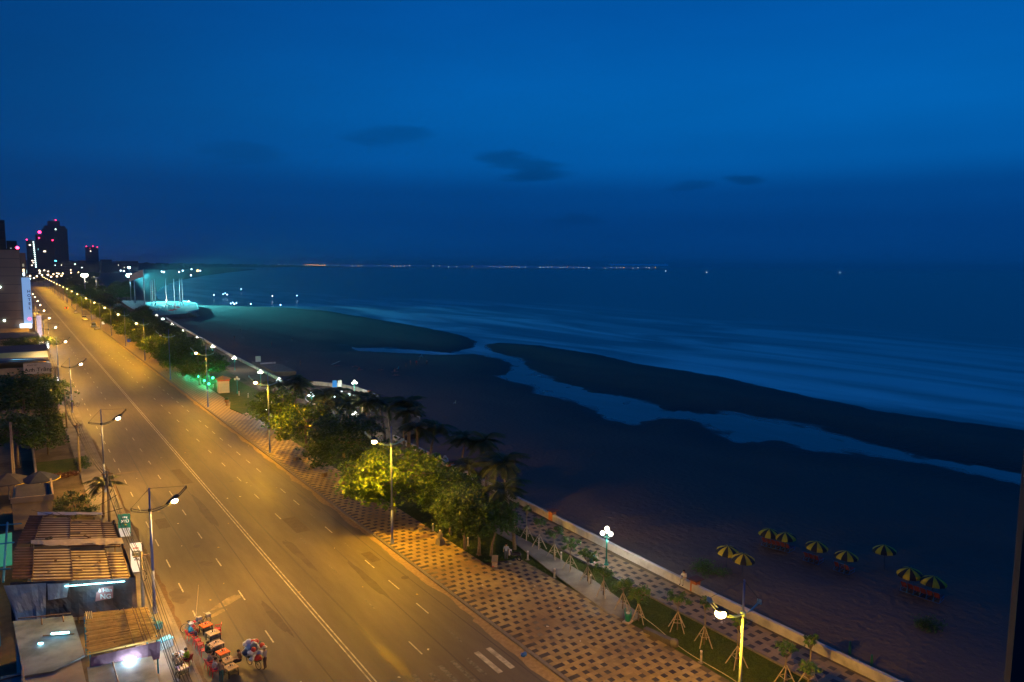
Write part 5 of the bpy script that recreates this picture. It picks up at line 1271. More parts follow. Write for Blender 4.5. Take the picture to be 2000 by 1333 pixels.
def body_mesh(pose):
    P = POSES[pose]; names = []; co = []; ed = []
    def v(n, p): names.append(n); co.append(p); return len(co)-1
    pel = v('pel', P['pel']); che = v('che', P['che']); nek = v('nek', P['nek']); hed = v('hed', P['hed'])
    ed += [(pel, che), (che, nek), (nek, hed)]
    for s in (-1, 1):
        f = lambda k: (P[k][0], P[k][1]*s, P[k][2])
        a = [v(k, f(k)) for k in ('sh', 'el', 'wr')]; ed += [(che, a[0]), (a[0], a[1]), (a[1], a[2])]
        b = [v(k, f(k)) for k in ('hip', 'kn', 'an', 'to')]; ed += [(pel, b[0]), (b[0], b[1]), (b[1], b[2]), (b[2], b[3])]
    me = bpy.data.meshes.new('skeleton'); me.from_pydata(co, ed, []); ob = bpy.data.objects.new('skeleton', me); COL.objects.link(ob)
    ob.modifiers.new('s', 'SKIN'); ob.modifiers.new('d', 'SUBSURF').levels = 1
    for i, n in enumerate(names):
        me.skin_vertices[0].data[i].radius = (RAD[n], RAD[n]); me.skin_vertices[0].data[i].use_root = (i == 0)
    bpy.context.view_layer.update()
    out = bpy.data.meshes.new_from_object(ob.evaluated_get(bpy.context.evaluated_depsgraph_get())); bpy.data.objects.remove(ob)
    # palms, fingers, nose and ears are welded into the same mesh
    x = MB(); hd = Vector(P['hed'])
    x.ball((hd.x, 0, hd.z+.02), .105, 12, rz=1.2)
    x.tube([hd+Vector((.09, 0, .01)), hd+Vector((.13, 0, -.015))], [.022, .014], 5)
    for s in (-1, 1):
        x.ball((hd.x, s*.105, hd.z+.01), .026, 6)
        w = Vector((P['wr'][0], P['wr'][1]*s, P['wr'][2])); e = Vector((P['el'][0], P['el'][1]*s, P['el'][2])); d = (w-e).normalized(); q = w+d*.07
        x.tube([w, q], [.034, .042], 6)
        sd_ = d.cross(Vector((0, 0, 1))); sd_ = sd_.normalized() if sd_.length > .1 else Vector((0, 1, 0))
        for k, L_ in enumerate((.065, .078, .082, .07)):
            b0 = q+sd_*(k-1.5)*.02; x.tube([b0, b0+d*L_*.55, b0+d*L_-Vector((0, 0, .012))], [.0105, .0095, .007], 5)
        x.tube([w+d*.02+sd_*.03, w+d*.06+sd_*.06], [.012, .008], 5)
    k = len(out.vertices); vs = [tuple(v_.co) for v_ in out.vertices]+x.v; fs = [tuple(p.vertices) for p in out.polygons]+[tuple(i+k for i in f) for f in x.f]
    # cloth by nearest bone
    bones = [('shirt', 'pel', 'che'), ('shirt', 'che', 'nek'), ('skin', 'nek', 'hed')]
    seg = [(n, Vector(P[a]), Vector(P[b])) for n, a, b in bones]
    for s in (-1, 1):
        g = lambda q: Vector((P[q][0], P[q][1]*s, P[q][2]))
        seg += [('shirt', Vector(P['che']), g('sh')), ('shirt', g('sh'), g('el')), ('skin', g('el'), g('wr')+(g('wr')-g('el'))*.4), ('pants', Vector(P['pel']), g('hip')), ('pants', g('hip'), g('kn')), ('pants', g('kn'), g('an')), ('shoe', g('an'), g('to'))]
    idx = {'skin': 0, 'shirt': 1, 'pants': 2, 'shoe': 3}; mi = []
    for f in fs:
        c = sum((Vector(vs[i]) for i in f), Vector())/len(f); best = (9, 'skin')
        for n, a, b in seg:
            e = b-a; t = max(0, min(1, (c-a).dot(e)/max(e.dot(e), 1e-6))); d = (c-a-e*t).length
            if d < best[0]: best = (d, n)
        mi.append(idx[best[1]])
    return vs, fs, mi
BODY = {k: body_mesh(k) for k in POSES}
def person(label, pose, loc, rz, shirt, pants, shoe=(.05, .04, .04), hat=None, s=1.0, group=None):
    vs, fs, mi = BODY[pose]; t = thing('person', label, 'person', loc, rz, group); t.scale = (s,)*3
    me = bpy.data.meshes.new('body'); me.from_pydata(vs, [], fs)
    for m_ in (m_skin, cloth_m('%.2f%.2f%.2f' % shirt, shirt), cloth_m('%.2f%.2f%.2f' % pants, pants), cloth_m('%.2f%.2f%.2f' % shoe, shoe)): me.materials.append(m_)
    me.polygons.foreach_set('material_index', mi); me.polygons.foreach_set('use_smooth', [True]*len(fs)); link('body', me, t)
    hd = Vector(POSES[pose]['hed']); b = MB()
    b.lathe([(.112, .0), (.122, .05), (.10, .11), (.05, .145), (.01, .155)], 12, (hd.x-.02, 0, hd.z+.02)); b.build('hair', m_hair, t, True)
    if hat:
        b = MB(); b.lathe([(.2, .07), (.19, .085), (.12, .10), (.12, .16), (.05, .19), (.01, .195)], 12, (hd.x-.01, 0, hd.z+.03)); b.build('hat', cloth_m('%.2f%.2f%.2f' % hat, hat), t, True)
    return t

# ================================================================== STREET FOOD CORNER
m_red = mat('red_plastic', (.55, .025, .03), .35, .08, 3, spec=.5); m_org = mat('orange_plastic', (.70, .12, .02), .4, .08, 3); m_tant = mat('table_board', (.36, .25, .17), .5, .15, 3); m_blk = mat('black_frame', (.02, .02, .022), .5, .1)
def table(label, loc, rz, m_, s=.78, cat='table'):
    t = thing('low_table', label, cat, loc, rz, 'tables of the food stall'); b = MB(); b.box((0, 0, .6), (s, s, .05)); b.build('table_top', m_, t)
    for x in (-1, 1):
        for y in (-1, 1):
            b = MB(); b.tube([(x*s*.46, y*s*.46, 0), (x*s*.42, y*s*.42, .58)], [.03, .03], 6); b.build('leg', m_blk, t)
    b = MB(); b.box((0, 0, .25), (s*.8, s*.8, .03)); b.build('shelf', m_blk, t)
    for k in range(3):
        b = MB(); b.lathe([(.035, 0), (.045, .1), (.04, .12)], 8, ((k-1)*.14, .1*(k % 2), .626)); b.build('cup', (mat('cup_white', (.7, .7, .68), .4, 0), mat('cup_dark', (.05, .03, .02), .3, 0))[k % 2], t, True)
    return t
def chair(label, loc, rz, m_):
    t = thing('plastic_chair', label, 'chair', loc, rz, 'chairs of the food stall'); b = MB(); b.box((0, 0, .42), (.44, .44, .05)); b.build('seat', m_, t)
    b = MB(); b.add([(-.22, -.21, .42), (-.22, .21, .42), (-.32, .2, .82), (-.32, -.2, .82), (-.19, -.21, .42), (-.19, .21, .42), (-.29, .2, .84), (-.29, -.2, .84)], [(0, 1, 2, 3), (7, 6, 5, 4), (3, 2, 6, 7), (0, 4, 5, 1), (1, 5, 6, 2), (0, 3, 7, 4)]); b.build('backrest', m_, t)
    for x in (-1, 1):
        for y in (-1, 1):
            b = MB(); b.tube([(x*.2, y*.2, .41), (x*.24, y*.24, 0)], [.028, .02], 6); b.build('leg', m_, t)
    for y in (-1, 1):
        b = MB(); b.tube([(.18, y*.23, .42), (.18, y*.25, .62), (-.27, y*.23, .64)], .022, 6); b.build('armrest', m_, t)
    return t
table('orange low table beside the leaning bicycle', (11.15, 58.1, 0), .25, m_org); table('pale topped low table below the orange table by the bicycle', (11.35, 56.5, 0), .25, m_tant, .85); table('tan low table in the middle of the row', (11.2, 54.7, 0), .25, m_tant, .85)
table('orange low table halfway down the row', (11.3, 53.2, 0), .25, m_org); table('tan low table with dishes, second from the bottom edge', (11.35, 51.9, 0), .25, m_tant); table('tan low table cut by the bottom edge', (11.3, 50.8, 0), .25, m_tant)
table('small blue table beside the man in the green shirt', (8.55, 54.4, .14), .2, mat('blue_table', (.16, .28, .5), .4, .1), .7); table('small purple table at the stall counter', (8.4, 52.4, .14), .2, mat('purple_table', (.2, .15, .4), .4, .1), .7)
for (x, y, rz), lb in zip([(10.15, 56.3, .2), (10.2, 55.6, .2), (10.25, 54.6, .1), (11.85, 57.3, 2.9), (9.9, 57.6, .3), (9.0, 53.6, 2.4), (10.3, 51.4, .2), (10.2, 52.5, .2)],
    ['red chair, upper of the two empty ones side by side', 'red chair, lower of the two empty ones side by side', 'empty red chair below the pair of empty red chairs', 'red chair heaped with bags beside the pale table', 'red chair under the person in teal', 'dark red chair under the man in the green shirt', 'red chair under the person in white near the bottom edge', 'red chair under the person in grey']):
    chair(lb, (x, y, .14 if x < 9.3 else 0), rz, m_red if 'dark' not in lb else mat('maroon_plastic', (.22, .02, .03), .4, .1))
person('person in a teal shirt sitting at the orange table by the bicycle', 'sit', (9.9, 57.6, 0), .3, (.03, .22, .32), (.06, .07, .2), hat=(.65, .6, .55))
person('child in red with a red cap sitting close to the bicycle', 'sit', (10.25, 58.3, 0), .2, (.5, .05, .06), (.3, .05, .08), hat=(.55, .06, .08), s=.78)
person('man in a bright green shirt sitting on the dark red chair', 'sit', (9.0, 53.6, .14), 2.4, (.22, .42, .03), (.05, .05, .06))
person('person in dark clothes leaning over the tan table', 'sit', (10.35, 54.0, 0), .3, (.03, .06, .05), (.03, .03, .04))
person('person in grey sitting in the row of chairs', 'sit', (10.2, 52.5, 0), .2, (.22, .2, .24), (.2, .03, .05))
person('person in white and blue sitting near the bottom edge', 'sit', (10.3, 51.4, 0), .2, (.5, .55, .62), (.1, .1, .35))
person('person in pale clothes standing at the bottom edge by the last table', 'stand', (10.5, 50.2, 0), .8, (.42, .3, .2), (.05, .16, .2))
person('person in brown sitting opposite the last tables', 'sit', (12.15, 51.6, 0), 3.2, (.25, .14, .07), (.04, .03, .03))
person('pale haired person bending over the purple table at the stall', 'sit', (8.1, 53.2, .14), .4, (.55, .5, .48), (.1, .1, .12), hat=(.5, .38, .28))
person('cook in a blue shirt behind the stall counter', 'stand', (5.6, 55.2, 0), 0, (.08, .3, .5), (.05, .05, .08))
bx_ = thing('cool_box', 'white cool box on the pavement beside the stall', 'box', (8.1, 57.2, .14), .3); b = MB(); b.box((0, 0, .3), (.9, .6, .6)); b.build('body', mat('cool_white', (.6, .68, .72), .4, .06), bx_); b = MB(); b.box((0, 0, .63), (.94, .64, .07)); b.build('lid', mat('cool_lid', (.1, .45, .6), .4, .06), bx_)
sk = thing('stacked_chairs', 'stack of teal chairs leaning on the pavement above the stall', 'chairs', (8.0, 59.6, .14), .4)
for k in range(5):
    b = MB(); b.box((0, 0, .45+.11*k), (.46, .46, .05)); b.box((-.25-.03*k, 0, .75+.11*k), (.04, .44, .5)); b.build('chair', mat('teal_plastic', (.03, .25, .32), .4, .1), sk)
b = MB()
for x in (-.2, .2):
    for y in (-.2, .2): b.tube([(x, y, 0), (x, y, .44)], .02, 5)
b.build('legs', m_blk, sk)
# bicycles
def bicycle(label, loc, rz, lean, m_):
    t = thing('bicycle', label, 'bicycle', loc, rz, 'bicycles'); t.rotation_euler = (lean, 0, rz)
    for x in (-.52, .52):
        b = MB(); b.tube([(x+.33*math.cos(a), 0, .34+.33*math.sin(a)) for a in [2*math.pi*k/20 for k in range(21)]], .022, 5, cap=False); w = b.build('wheel', m_blk, t)
        b = MB(); b.tube([(x+.30*math.cos(a), 0, .34+.30*math.sin(a)) for a in [2*math.pi*k/20 for k in range(21)]], .01, 4, cap=False); b.build('rim', m_galv, w)
        b = MB()
        for k in range(8): b.tube([(x, 0, .34), (x+.3*math.cos(k*.785), 0, .34+.3*math.sin(k*.785))], .004, 3)
        b.build('spokes', m_galv, w)
    b = MB()
    for p, q in (((-.52, 0, .34), (-.1, 0, .32)), ((-.1, 0, .32), (-.22, 0, .8)), ((-.52, 0, .34), (-.2, 0, .74)), ((-.2, 0, .72), (.38, 0, .74)), ((-.1, 0, .32), (.4, 0, .68)), ((.52, 0, .34), (.37, 0, .9))): b.tube([p, q], .018, 6)
    b.build('frame', m_, t)
    b = MB(); b.tube([(.3, -.28, .98), (.38, -.1, .95), (.38, .1, .95), (.3, .28, .98)], .014, 5); b.build('handlebar', m_galv, t)
    b = MB(); b.tube([(-.35, 0, .84), (-.1, 0, .85)], [.07, .03], 6); b.build('saddle', m_blk, t)
    b = MB(); b.box((.6, 0, .78), (.3, .34, .24)); b.build('basket', m_galv, t)
    b = MB(); b.tube([(-.1, -.1, .32), (-.1, .1, .32)], .05, 6); b.build('crank', m_blk, t)
    return t
bicycle('bicycle leaning beside the orange table with a white box in its basket', (11.0, 59.3, 0), .25, .12, m_blk)
bicycle('bicycle standing close behind the child in red', (10.3, 58.95, 0), .1, -.1, mat('blue_frame', (.03, .12, .3), .4, .1))
bicycle('bicycle parked by the town side lamp, nearer the kerb', (9.2, 166.5, .0), .3, .1, m_blk); bicycle('bicycle parked by the town side lamp, nearer the shops', (7.9, 168, .14), .5, .1, m_blk)
b = MB(); b.tube([(10.6, 59.0, .9), (11.2, 60.6, 2.9)], [.03, .015], 6); tag(b.build('bamboo_rod', m_stake), 'long thin bamboo rod sticking up from the bicycle', 'rod')
# vendor bicycle heaped with bagged goods
vd = thing('vendor_cart', 'vendor bicycle heaped with white bags and coloured goods on the road', 'cart', (12.9, 50.9, 0), .35)
for y in (-.5, .55):
    b = MB(); b.tube([(0, y+.33*math.cos(a), .34+.33*math.sin(a)) for a in [2*math.pi*k/18 for k in range(19)]], .025, 5, cap=False); b.build('wheel', m_blk, vd)
b = MB(); b.box((0, 0, .75), (.5, 1.5, .06)); b.build('rack', m_blk, vd)
b = MB(); b.tube([(0, .55, .34), (0, .5, 1.0), (-.3, .5, 1.05)], .02, 5); b.tube([(0, -.5, .34), (0, .5, .6)], .02, 5); b.build('frame', m_blk, vd)
g3 = random.Random(4)
for k in range(34):
    a = g3.uniform(0, 6.28); rr = g3.uniform(0, .55); z = g3.uniform(.85, 1.75); c = g3.choice([(.62, .64, .7), (.62, .64, .7), (.6, .62, .7), (.66, .66, .7), (.55, .6, .68), (.6, .06, .05), (.55, .4, .1), (.08, .1, .15)])
    b = MB(); b.ball((0, 0, 0), g3.uniform(.16, .32), 10, rz=g3.uniform(.6, 1.3)); sd0 = g3.uniform(0, 50); b.v = [((1+.55*mnoise.noise(Vector(v_)*5+Vector((sd0, 0, 0))))*v_[0]+rr*math.cos(a), (1+.55*mnoise.noise(Vector(v_)*5+Vector((sd0, 0, 0))))*v_[1]+rr*1.5*math.sin(a), v_[2]*(1+.3*mnoise.noise(Vector(v_)*4+Vector((0, sd0, 0))))+z) for v_ in b.v]; b.build('bag', mat('bag%.2f%.2f' % c[:2], c, .35, .3, 6, bump=.6, bscale=9), vd, True)
person('vendor in dark trousers standing behind the heaped bicycle', 'stand', (13.5, 50.2, 0), 2.4, (.3, .28, .34), (.05, .04, .05), hat=(.5, .45, .35))

# ================================================================== PARK FURNITURE
m_whitep = mat('bollard_white', (.62, .58, .55), .55, .12, 4, coords='obj')
bd_ = thing('bollard_light', 'x', 'bollard'); b = MB(); b.box((0, 0, .03), (.34, .34, .06)); b.build('foot', m_conc, bd_)
b = MB(); b.lathe([(.085, .06), (.085, .8), (.09, .82), (.09, .92), (.02, .95)], 10); b.build('post', m_whitep, bd_, True)
b = MB()
for k in range(4): b.lathe([(.088, .6+.06*k), (.088, .63+.06*k)], 10)
b.build('louvre', m_kerb, bd_); bu = []
for (x, y), lb in zip([(40.35, 55.2), (40.0, 50.5), (41.9, 47.6), (40.1, 33.2), (43.3, 57.3), (42.95, 53.2), (35.9, 64.9), (36.2, 67.0), (37.3, 61.5)], ['white bollard on the small lawn nearest the motorbike', 'white bollard at the left edge of the path, halfway along', 'white bollard on the lawn right of the path end', 'white bollard at the pavement edge near the rope end', 'white bollard beside the second staked tree', 'white bollard right of the path beside the third staked tree', 'white bollard next to the two small benches', 'white bollard under the bright tree', 'white bollard among the dark small trees']):
    place(bd_, bu, (x, y, .06), rnd.uniform(0, 1), lb, 'white bollards of the park')
for i, (x, y) in enumerate([(36.6, 182), (37, 174), (40.6, 158), (41.5, 152), (42.5, 147.5), (39.6, 161.5)]):
    place(bd_, bu, (x, y, .06), 0, 'small white bollard on the lawn round the kiosk, %s from the green lights' % ordinal(i), 'white bollards of the park')
# litter bins
bn_ = thing('litter_bin', 'x', 'bin'); b = MB(); b.box((0, 0, .06), (.75, .6, .12)); b.build('plinth', mat('pink_plinth', (.5, .4, .38), .7, .1), bn_)
b = MB(); b.lathe([(.21, .12), (.26, .5), (.29, .72), (.27, .76)], 12); b.build('body', m_teal, bn_, True)
for y in (-1, 1):
    b = MB(); b.tube([(0, y*.28, .5), (0, y*.3, 1.0), (0, y*.2, 1.12)], .035, 6); b.build('ear', m_teal, bn_, True)
b = MB(); b.ball((0, 0, .78), .17, 9, rz=.6); b.build('litter', mat('litter', (.5, .5, .47), .6, .3, 8), bn_)
bu = []
place(bn_, bu, (39.75, 40.5, .13), .3, 'teal litter bin at the tip of the lawn by the path end', 'litter bins'); place(bn_, bu, (44.9, 50.9, .14), .3, 'teal litter bin beside the teal globe lamp post', 'litter bins')
# planter bench painted in colours
pb_ = thing('painted_bench', 'painted stone bench with red and white ends at the lawn corner', 'bench', (37.0, 56.0, .12), .95); b = MB(); b.box((0, 0, .28), (1.5, .5, .5)); b.build('block', mat('bench_paint', (.38, .32, .28), .6, .4, 3.0, col2=(.5, .06, .05), c2scale=1.6, c2lo=.5, c2hi=.56, coords='obj'), pb_); b = MB(); b.box((0, 0, .56), (1.6, .6, .07)); b.build('seat', mat('bench_top', (.36, .25, .14), .6, .2), pb_)
for (x, y), lb in zip([(34.4, 68.2), (35.1, 67.6)], ['left small pale stone bench under the bright tree', 'right small pale stone bench under the bright tree']):
    t = thing('stone_bench', lb, 'bench', (x, y, .16), .6, 'small stone benches'); b = MB(); b.box((0, 0, .4), (.62, .42, .08)); b.build('seat', m_tan, t); b = MB(); b.box((-.2, 0, .18), (.1, .36, .36)); b.box((.2, 0, .18), (.1, .36, .36)); b.build('leg', m_conc, t)
for i, (x, y, rz) in enumerate([(33.6, 93, .6), (33.4, 97.5, .6), (33.0, 103, .6)]):
    t = thing('stone_bench', 'pale stone block bench under the dark leafy tree, %s from the bright tree' % ordinal(i), 'bench', (x, y, .16), rz, 'small stone benches'); b = MB(); b.box((0, 0, .25), (.7, .45, .5)); b.build('block', m_tan, t); b = MB(); b.box((0, 0, .53), (.78, .5, .06)); b.build('seat', m_conc, t)
lb_ = thing('long_bench', 'long dark stone bench with a round end between tiles and lawn', 'bench', (39.95, 37.3, .1), -1.42); b = MB(); b.box((0, 0, .22), (2.6, .42, .42)); b.build('seat', mat('dark_stone', (.10, .09, .085), .6, .2), lb_); b = MB(); b.lathe([(.3, 0), (.32, .3), (.28, .48), (.05, .56)], 12, (1.45, 0, 0)); b.build('end_stone', m_kerb, lb_, True)
ur = thing('stone_urn', 'grey stone pedestal with a figure on the pavement edge', 'statue', (35.0, 63.2, .16), .2); b = MB(); b.box((0, 0, .3), (.75, .75, .6), taper=.8); b.build('plinth', m_kerb, ur); b = MB(); b.lathe([(.28, .6), (.22, .8), (.3, 1.0), (.26, 1.15), (.12, 1.25)], 10); b.build('urn', m_kerb, ur, True); b = MB(); b.tube([(-.2, 0, 1.2), (-.3, .05, 1.5)], [.06, .03], 6); b.tube([(.15, 0, 1.2), (.22, .05, 1.45)], [.06, .03], 6); b.build('horn', m_kerb, ur)
# motorbike and its blurred rider
mb_ = thing('motorbike', 'dark motorbike with white fairing parked at the lawn edge by the palm', 'motorbike', (39.2, 55.9, .12), 1.9)
for x in (-.6, .6):
    b = MB(); b.tube([(x+.25*math.cos(a), 0, .3+.25*math.sin(a)) for a in [2*math.pi*k/16 for k in range(17)]], .055, 6, cap=False); b.build('wheel', m_blk, mb_)
b = MB(); b.tube([(-.8, 0, .72), (-.3, 0, .68), (.05, 0, .5), (.3, 0, .48), (.45, 0, .8)], [.08, .15, .13, .1, .08], 8); b.build('body', mat('navy_paint', (.03, .03, .08), .3, .1, spec=.5), mb_, True)
b = MB(); b.tube([(-.75, 0, .82), (.02, 0, .76)], [.1, .12], 8); b.build('saddle', m_blk, mb_, True); b = MB(); b.box((.48, 0, .62), (.1, .38, .5)); b.build('fairing', mat('white_fairing', (.6, .6, .65), .35, .05), mb_)
b = MB(); b.tube([(.4, -.32, 1.02), (.5, 0, .98), (.4, .32, 1.02)], .02, 5); b.build('handlebar', m_blk, mb_); b = MB(); b.ball((.56, 0, .92), .09, 8); b.build('headlight', g_off, mb_)
person('person in pale blue standing beside the motorbike', 'stand', (38.6, 56.4, .08), 1.0, (.32, .36, .5), (.10, .12, .2))
person('person in white sitting on the parapet next to the orange pillar', 'sit', (48.55, 42.4, .42), 3.3, (.6, .56, .52), (.35, .33, .3), s=1.05)
# orange gate pillars on the wall
for (x, y), lb in zip([(49.15, 62.6), (48.72, 41.3), (50.0, 87.0), (63.3, 146.0)], ['orange pillar on the long parapet near the palms', 'orange pillar with a dark cap beside the seated person', 'orange pillar half hidden by palms', 'orange pillar on the curved lookout wall']):
    t = thing('wall_pillar', lb, 'pillar', (x, y, .1), .05, 'orange pillars on the parapet'); b = MB(); b.box((0, 0, .5), (.62, .62, 1.15)); b.build('shaft', mat('orange_render', (.42, .14, .05), .75, .2, 2), t); b = MB(); b.box((.1, 0, 1.12), (1.1, .9, .1)); b.build('cap', mat('dark_cap', (.10, .04, .03), .7, .2), t)
# green plastic stakes below the wall
for i, (x, y) in enumerate([(51.9, 28.6), (51.4, 26.6)]):
    b = MB(); b.tube([(0, 0, 0), (0, 0, 1.5)], [.14, .08], 7); o = tag(b.build('green_post', mat('green_post', (.02, .11, .08), .6, .2)), ['left dark green post on the sand below the parapet', 'right dark green post on the sand below the parapet'][i], 'post', 'green posts'); o.location = (x, y, -1.3)
# rope across the lawn
pts = []
for k in range(41):
    u = k/40; pts.append((40.85+u*(40.0-40.85)+.12*math.sin(u*9), 40.2+u*(29.2-40.2), 0.45*max(0, 1-u*3)+.10))
b = MB(); b.tube(pts, .028, 5); tag(b.build('rope', mat('rope', (.5, .42, .28), .8, .2)), 'pale rope lying across the lawn from the staked tree', 'rope')
# blue plastic bag in the gutter and paper scraps
b = MB(); b.ball((0, 0, .16), .27, 12, rz=.65)
for i, v in enumerate(b.v):
    q = 1+.35*mnoise.noise(Vector(v)*6); b.v[i] = (v[0]*q, v[1]*q*.8, v[2]*q)
o = tag(b.build('plastic_bag', mat('blue_bag', (.02, .10, .5), .35, .3, 6), None, True), 'crumpled bright blue plastic bag in the gutter', 'bag'); o.location = (29.85, 41.2, .01)
g4 = random.Random(12); scr = MB(); scr.add([(-.09, -.05, .015), (.08, -.06, .03), (.1, .05, .012), (-.07, .06, .035)], [(0, 1, 2, 3)]); sme = scr.mesh('paper_scrap', mat('paper', (.6, .55, .45), .7, .1)); lfm = scr.mesh('paper_scrap', mat('dry_leaf', (.4, .28, .08), .7, .2))
for i in range(46):
    if i < 6: x, y, z = 46.6+g4.uniform(-.7, .7), 36.3+g4.uniform(-.9, .9), .165
    elif i < 34: x, y, z = g4.uniform(12, 29.8), g4.uniform(42, 120), .004
    else: x, y, z = g4.uniform(31, 39), g4.uniform(36, 60), .18
    o = tag(link('litter_scrap', sme if i < 6 or i % 2 else lfm), 'scrap of white paper litter on the promenade tiles' if i < 6 else 'small fallen leaf or scrap lying on the road' if i < 34 else 'small leaf lying on the tan pavement', 'litter', 'scraps on the promenade' if i < 6 else 'scraps on the road' if i < 34 else 'scraps on the pavement')
    o.location = (x, y, z); o.rotation_euler = (0, 0, g4.uniform(0, 6)); o.scale = (g4.uniform(.6, 1.5),)*3
# kiosk
kk = thing('kiosk', 'small cream kiosk with a shutter, red trim and tiled hip roof', 'kiosk', (37.7, 167.5, .1), -.1)
b = MB(); b.box((0, 0, 1.35), (2.3, 2.6, 2.7)); b.build('wall', mat('kiosk_cream', (.52, .46, .33), .7, .1), kk); b = MB(); b.box((0, 0, 2.8), (2.5, 2.8, .28)); b.build('trim', mat('kiosk_red', (.5, .12, .06), .6, .1), kk)
b = MB(); b.lathe([(1.85, 2.94), (1.8, 3.0), (.08, 3.75)], 4); b.build('roof', mat('roof_tile', (.30, .20, .09), .7, .25, 5), kk)
for k in range(3):
    b = MB(); b.box((.1, -1.315, .65+.62*k), (1.9, .05, .56)); b.build('shutter_panel', mat('shutter', (.44, .43, .30), .6, .08), kk)
# green garden lights washing the trunks behind
for i, (x, y) in enumerate([(37.2, 190.5), (36.9, 183), (36.8, 177.6), (39.6, 186.3), (36.0, 200)]):
    t = thing('garden_light', 'small green garden spotlight, %s from the kiosk' % ordinal(i), 'garden light', (x, y, .06), 0, 'green garden lights'); b = MB(); b.tube([(0, 0, 0), (0, 0, .4)], .05, 6); b.build('stem', m_darkm, t); b = MB(); b.ball((0, 0, .55), .26, 8); b.build('lens', glow('green_lens', (.05, 1.0, .45), 9), t)
    lamp_light('POINT', (0, 0, 1.0), 900, (.03, 1.0, .42), t, .2)
t = thing('ground_light', 'blazing white ground floodlight on the lawn behind the layered yellow tree', 'flood light', (39.0, 139.5, .06)); b = MB(); b.box((0, 0, .25), (.5, .4, .5)); b.build('housing', m_darkm, t); b = MB(); b.ball((0, -.1, .62), .42, 10); b.build('lens', glow('ground_white', (.85, 1.0, .95), 40), t); lamp_light('POINT', (0, 0, 1.35), 900, (.85, 1.0, .95), t, .2)
struct(MB().prism([(36.1, 154.4), (38.5, 151), (38.2, 145), (35.0, 140.2), (34.2, 147)], 0, .3).build('raised_lawn', m_grass))
t = thing('orange_urn', 'orange stone urn at the corner of the raised lawn', 'urn', (34.6, 151, .15)); b = MB(); b.lathe([(.3, 0), (.3, .2), (.18, .35), (.45, .9), (.5, 1.15), (.4, 1.2)], 10); b.build('vase', mat('orange_stone', (.4, .2, .06), .7, .25), t, True); b = MB(); b.ball((0, 0, 1.3), .42, 8); b.build('plant', m_leafd, t)
# boards on the lookout lawn
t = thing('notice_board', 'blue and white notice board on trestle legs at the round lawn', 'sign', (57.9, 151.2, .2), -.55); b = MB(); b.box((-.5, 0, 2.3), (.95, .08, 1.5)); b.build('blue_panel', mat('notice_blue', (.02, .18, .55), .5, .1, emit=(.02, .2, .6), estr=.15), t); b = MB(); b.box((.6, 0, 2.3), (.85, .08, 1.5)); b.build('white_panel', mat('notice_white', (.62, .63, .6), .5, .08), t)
for x in (-.9, 0.05, .95):
    b = MB(); b.tube([(x, 0, 0), (x, 0, 1.6)], .05, 6); b.build('leg', m_galv, t)
t = thing('planter_box', 'pale stone box on the round lawn by its curved kerb', 'planter', (56.6, 139.6, .24), .2); b = MB(); b.box((0, 0, .3), (1.2, .7, .6)); b.build('box', m_wallp, t); b = MB(); b.box((0, 0, .62), (1.3, .8, .06)); b.build('rim', m_conc, t)
# rail down to the lower terrace
t = thing('terrace_rail', 'pale steel rail running down from the lookout to the lower terrace', 'rail', (0, 0, 0))
b = MB(); b.tube([(60.3, 133.4, .9), (60.6, 127, .5), (61.6, 119, .4)], .05, 6); b.build('handrail', m_galv, t)
for u in range(6):
    p = Vector((60.3, 133.4, .9)).lerp(Vector((61.6, 119, .4)), u/5); b = MB(); b.tube([p, (p.x, p.y, -.4)], .035, 5); b.build('post', m_galv, t)
# concrete beach platform
t = thing('beach_platform', 'pale concrete platform with a low blue tarp on the beach beside the parapet', 'platform', (0, 0, 0)); MB().prism([(55.8, 190), (61.0, 188.5), (61.8, 203), (58.6, 214), (56.3, 214)], -2.3, .35).build('block', m_ledge, t); b = MB(); b.box((58.8, 206.5, .5), (4.2, .6, .5)); b.build('parapet', m_wallp, t); b = MB(); b.box((57.6, 212, 1.2), (1.4, .3, 1.6)); b.build('panel', m_whitep, t)
# parked sign posts on the kerb
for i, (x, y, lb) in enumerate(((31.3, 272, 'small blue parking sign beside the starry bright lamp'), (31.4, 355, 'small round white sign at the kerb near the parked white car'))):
    t = thing('traffic_sign', lb, 'sign', (x, y, .12)); b = MB(); b.tube([(0, 0, 0), (0, 0, 2.8)], .05, 6); b.build('post', m_galv, t); b = MB(); b.box((.3, -.06, 2.4), (1.1, .06, 1.1)); b.build('plate', mat('sign_plate%d' % i, ((.05, .1, .45), (.7, .75, .8))[i], .4, .1, emit=((.05, .1, .4), (.8, .9, 1))[i], estr=.5), t)

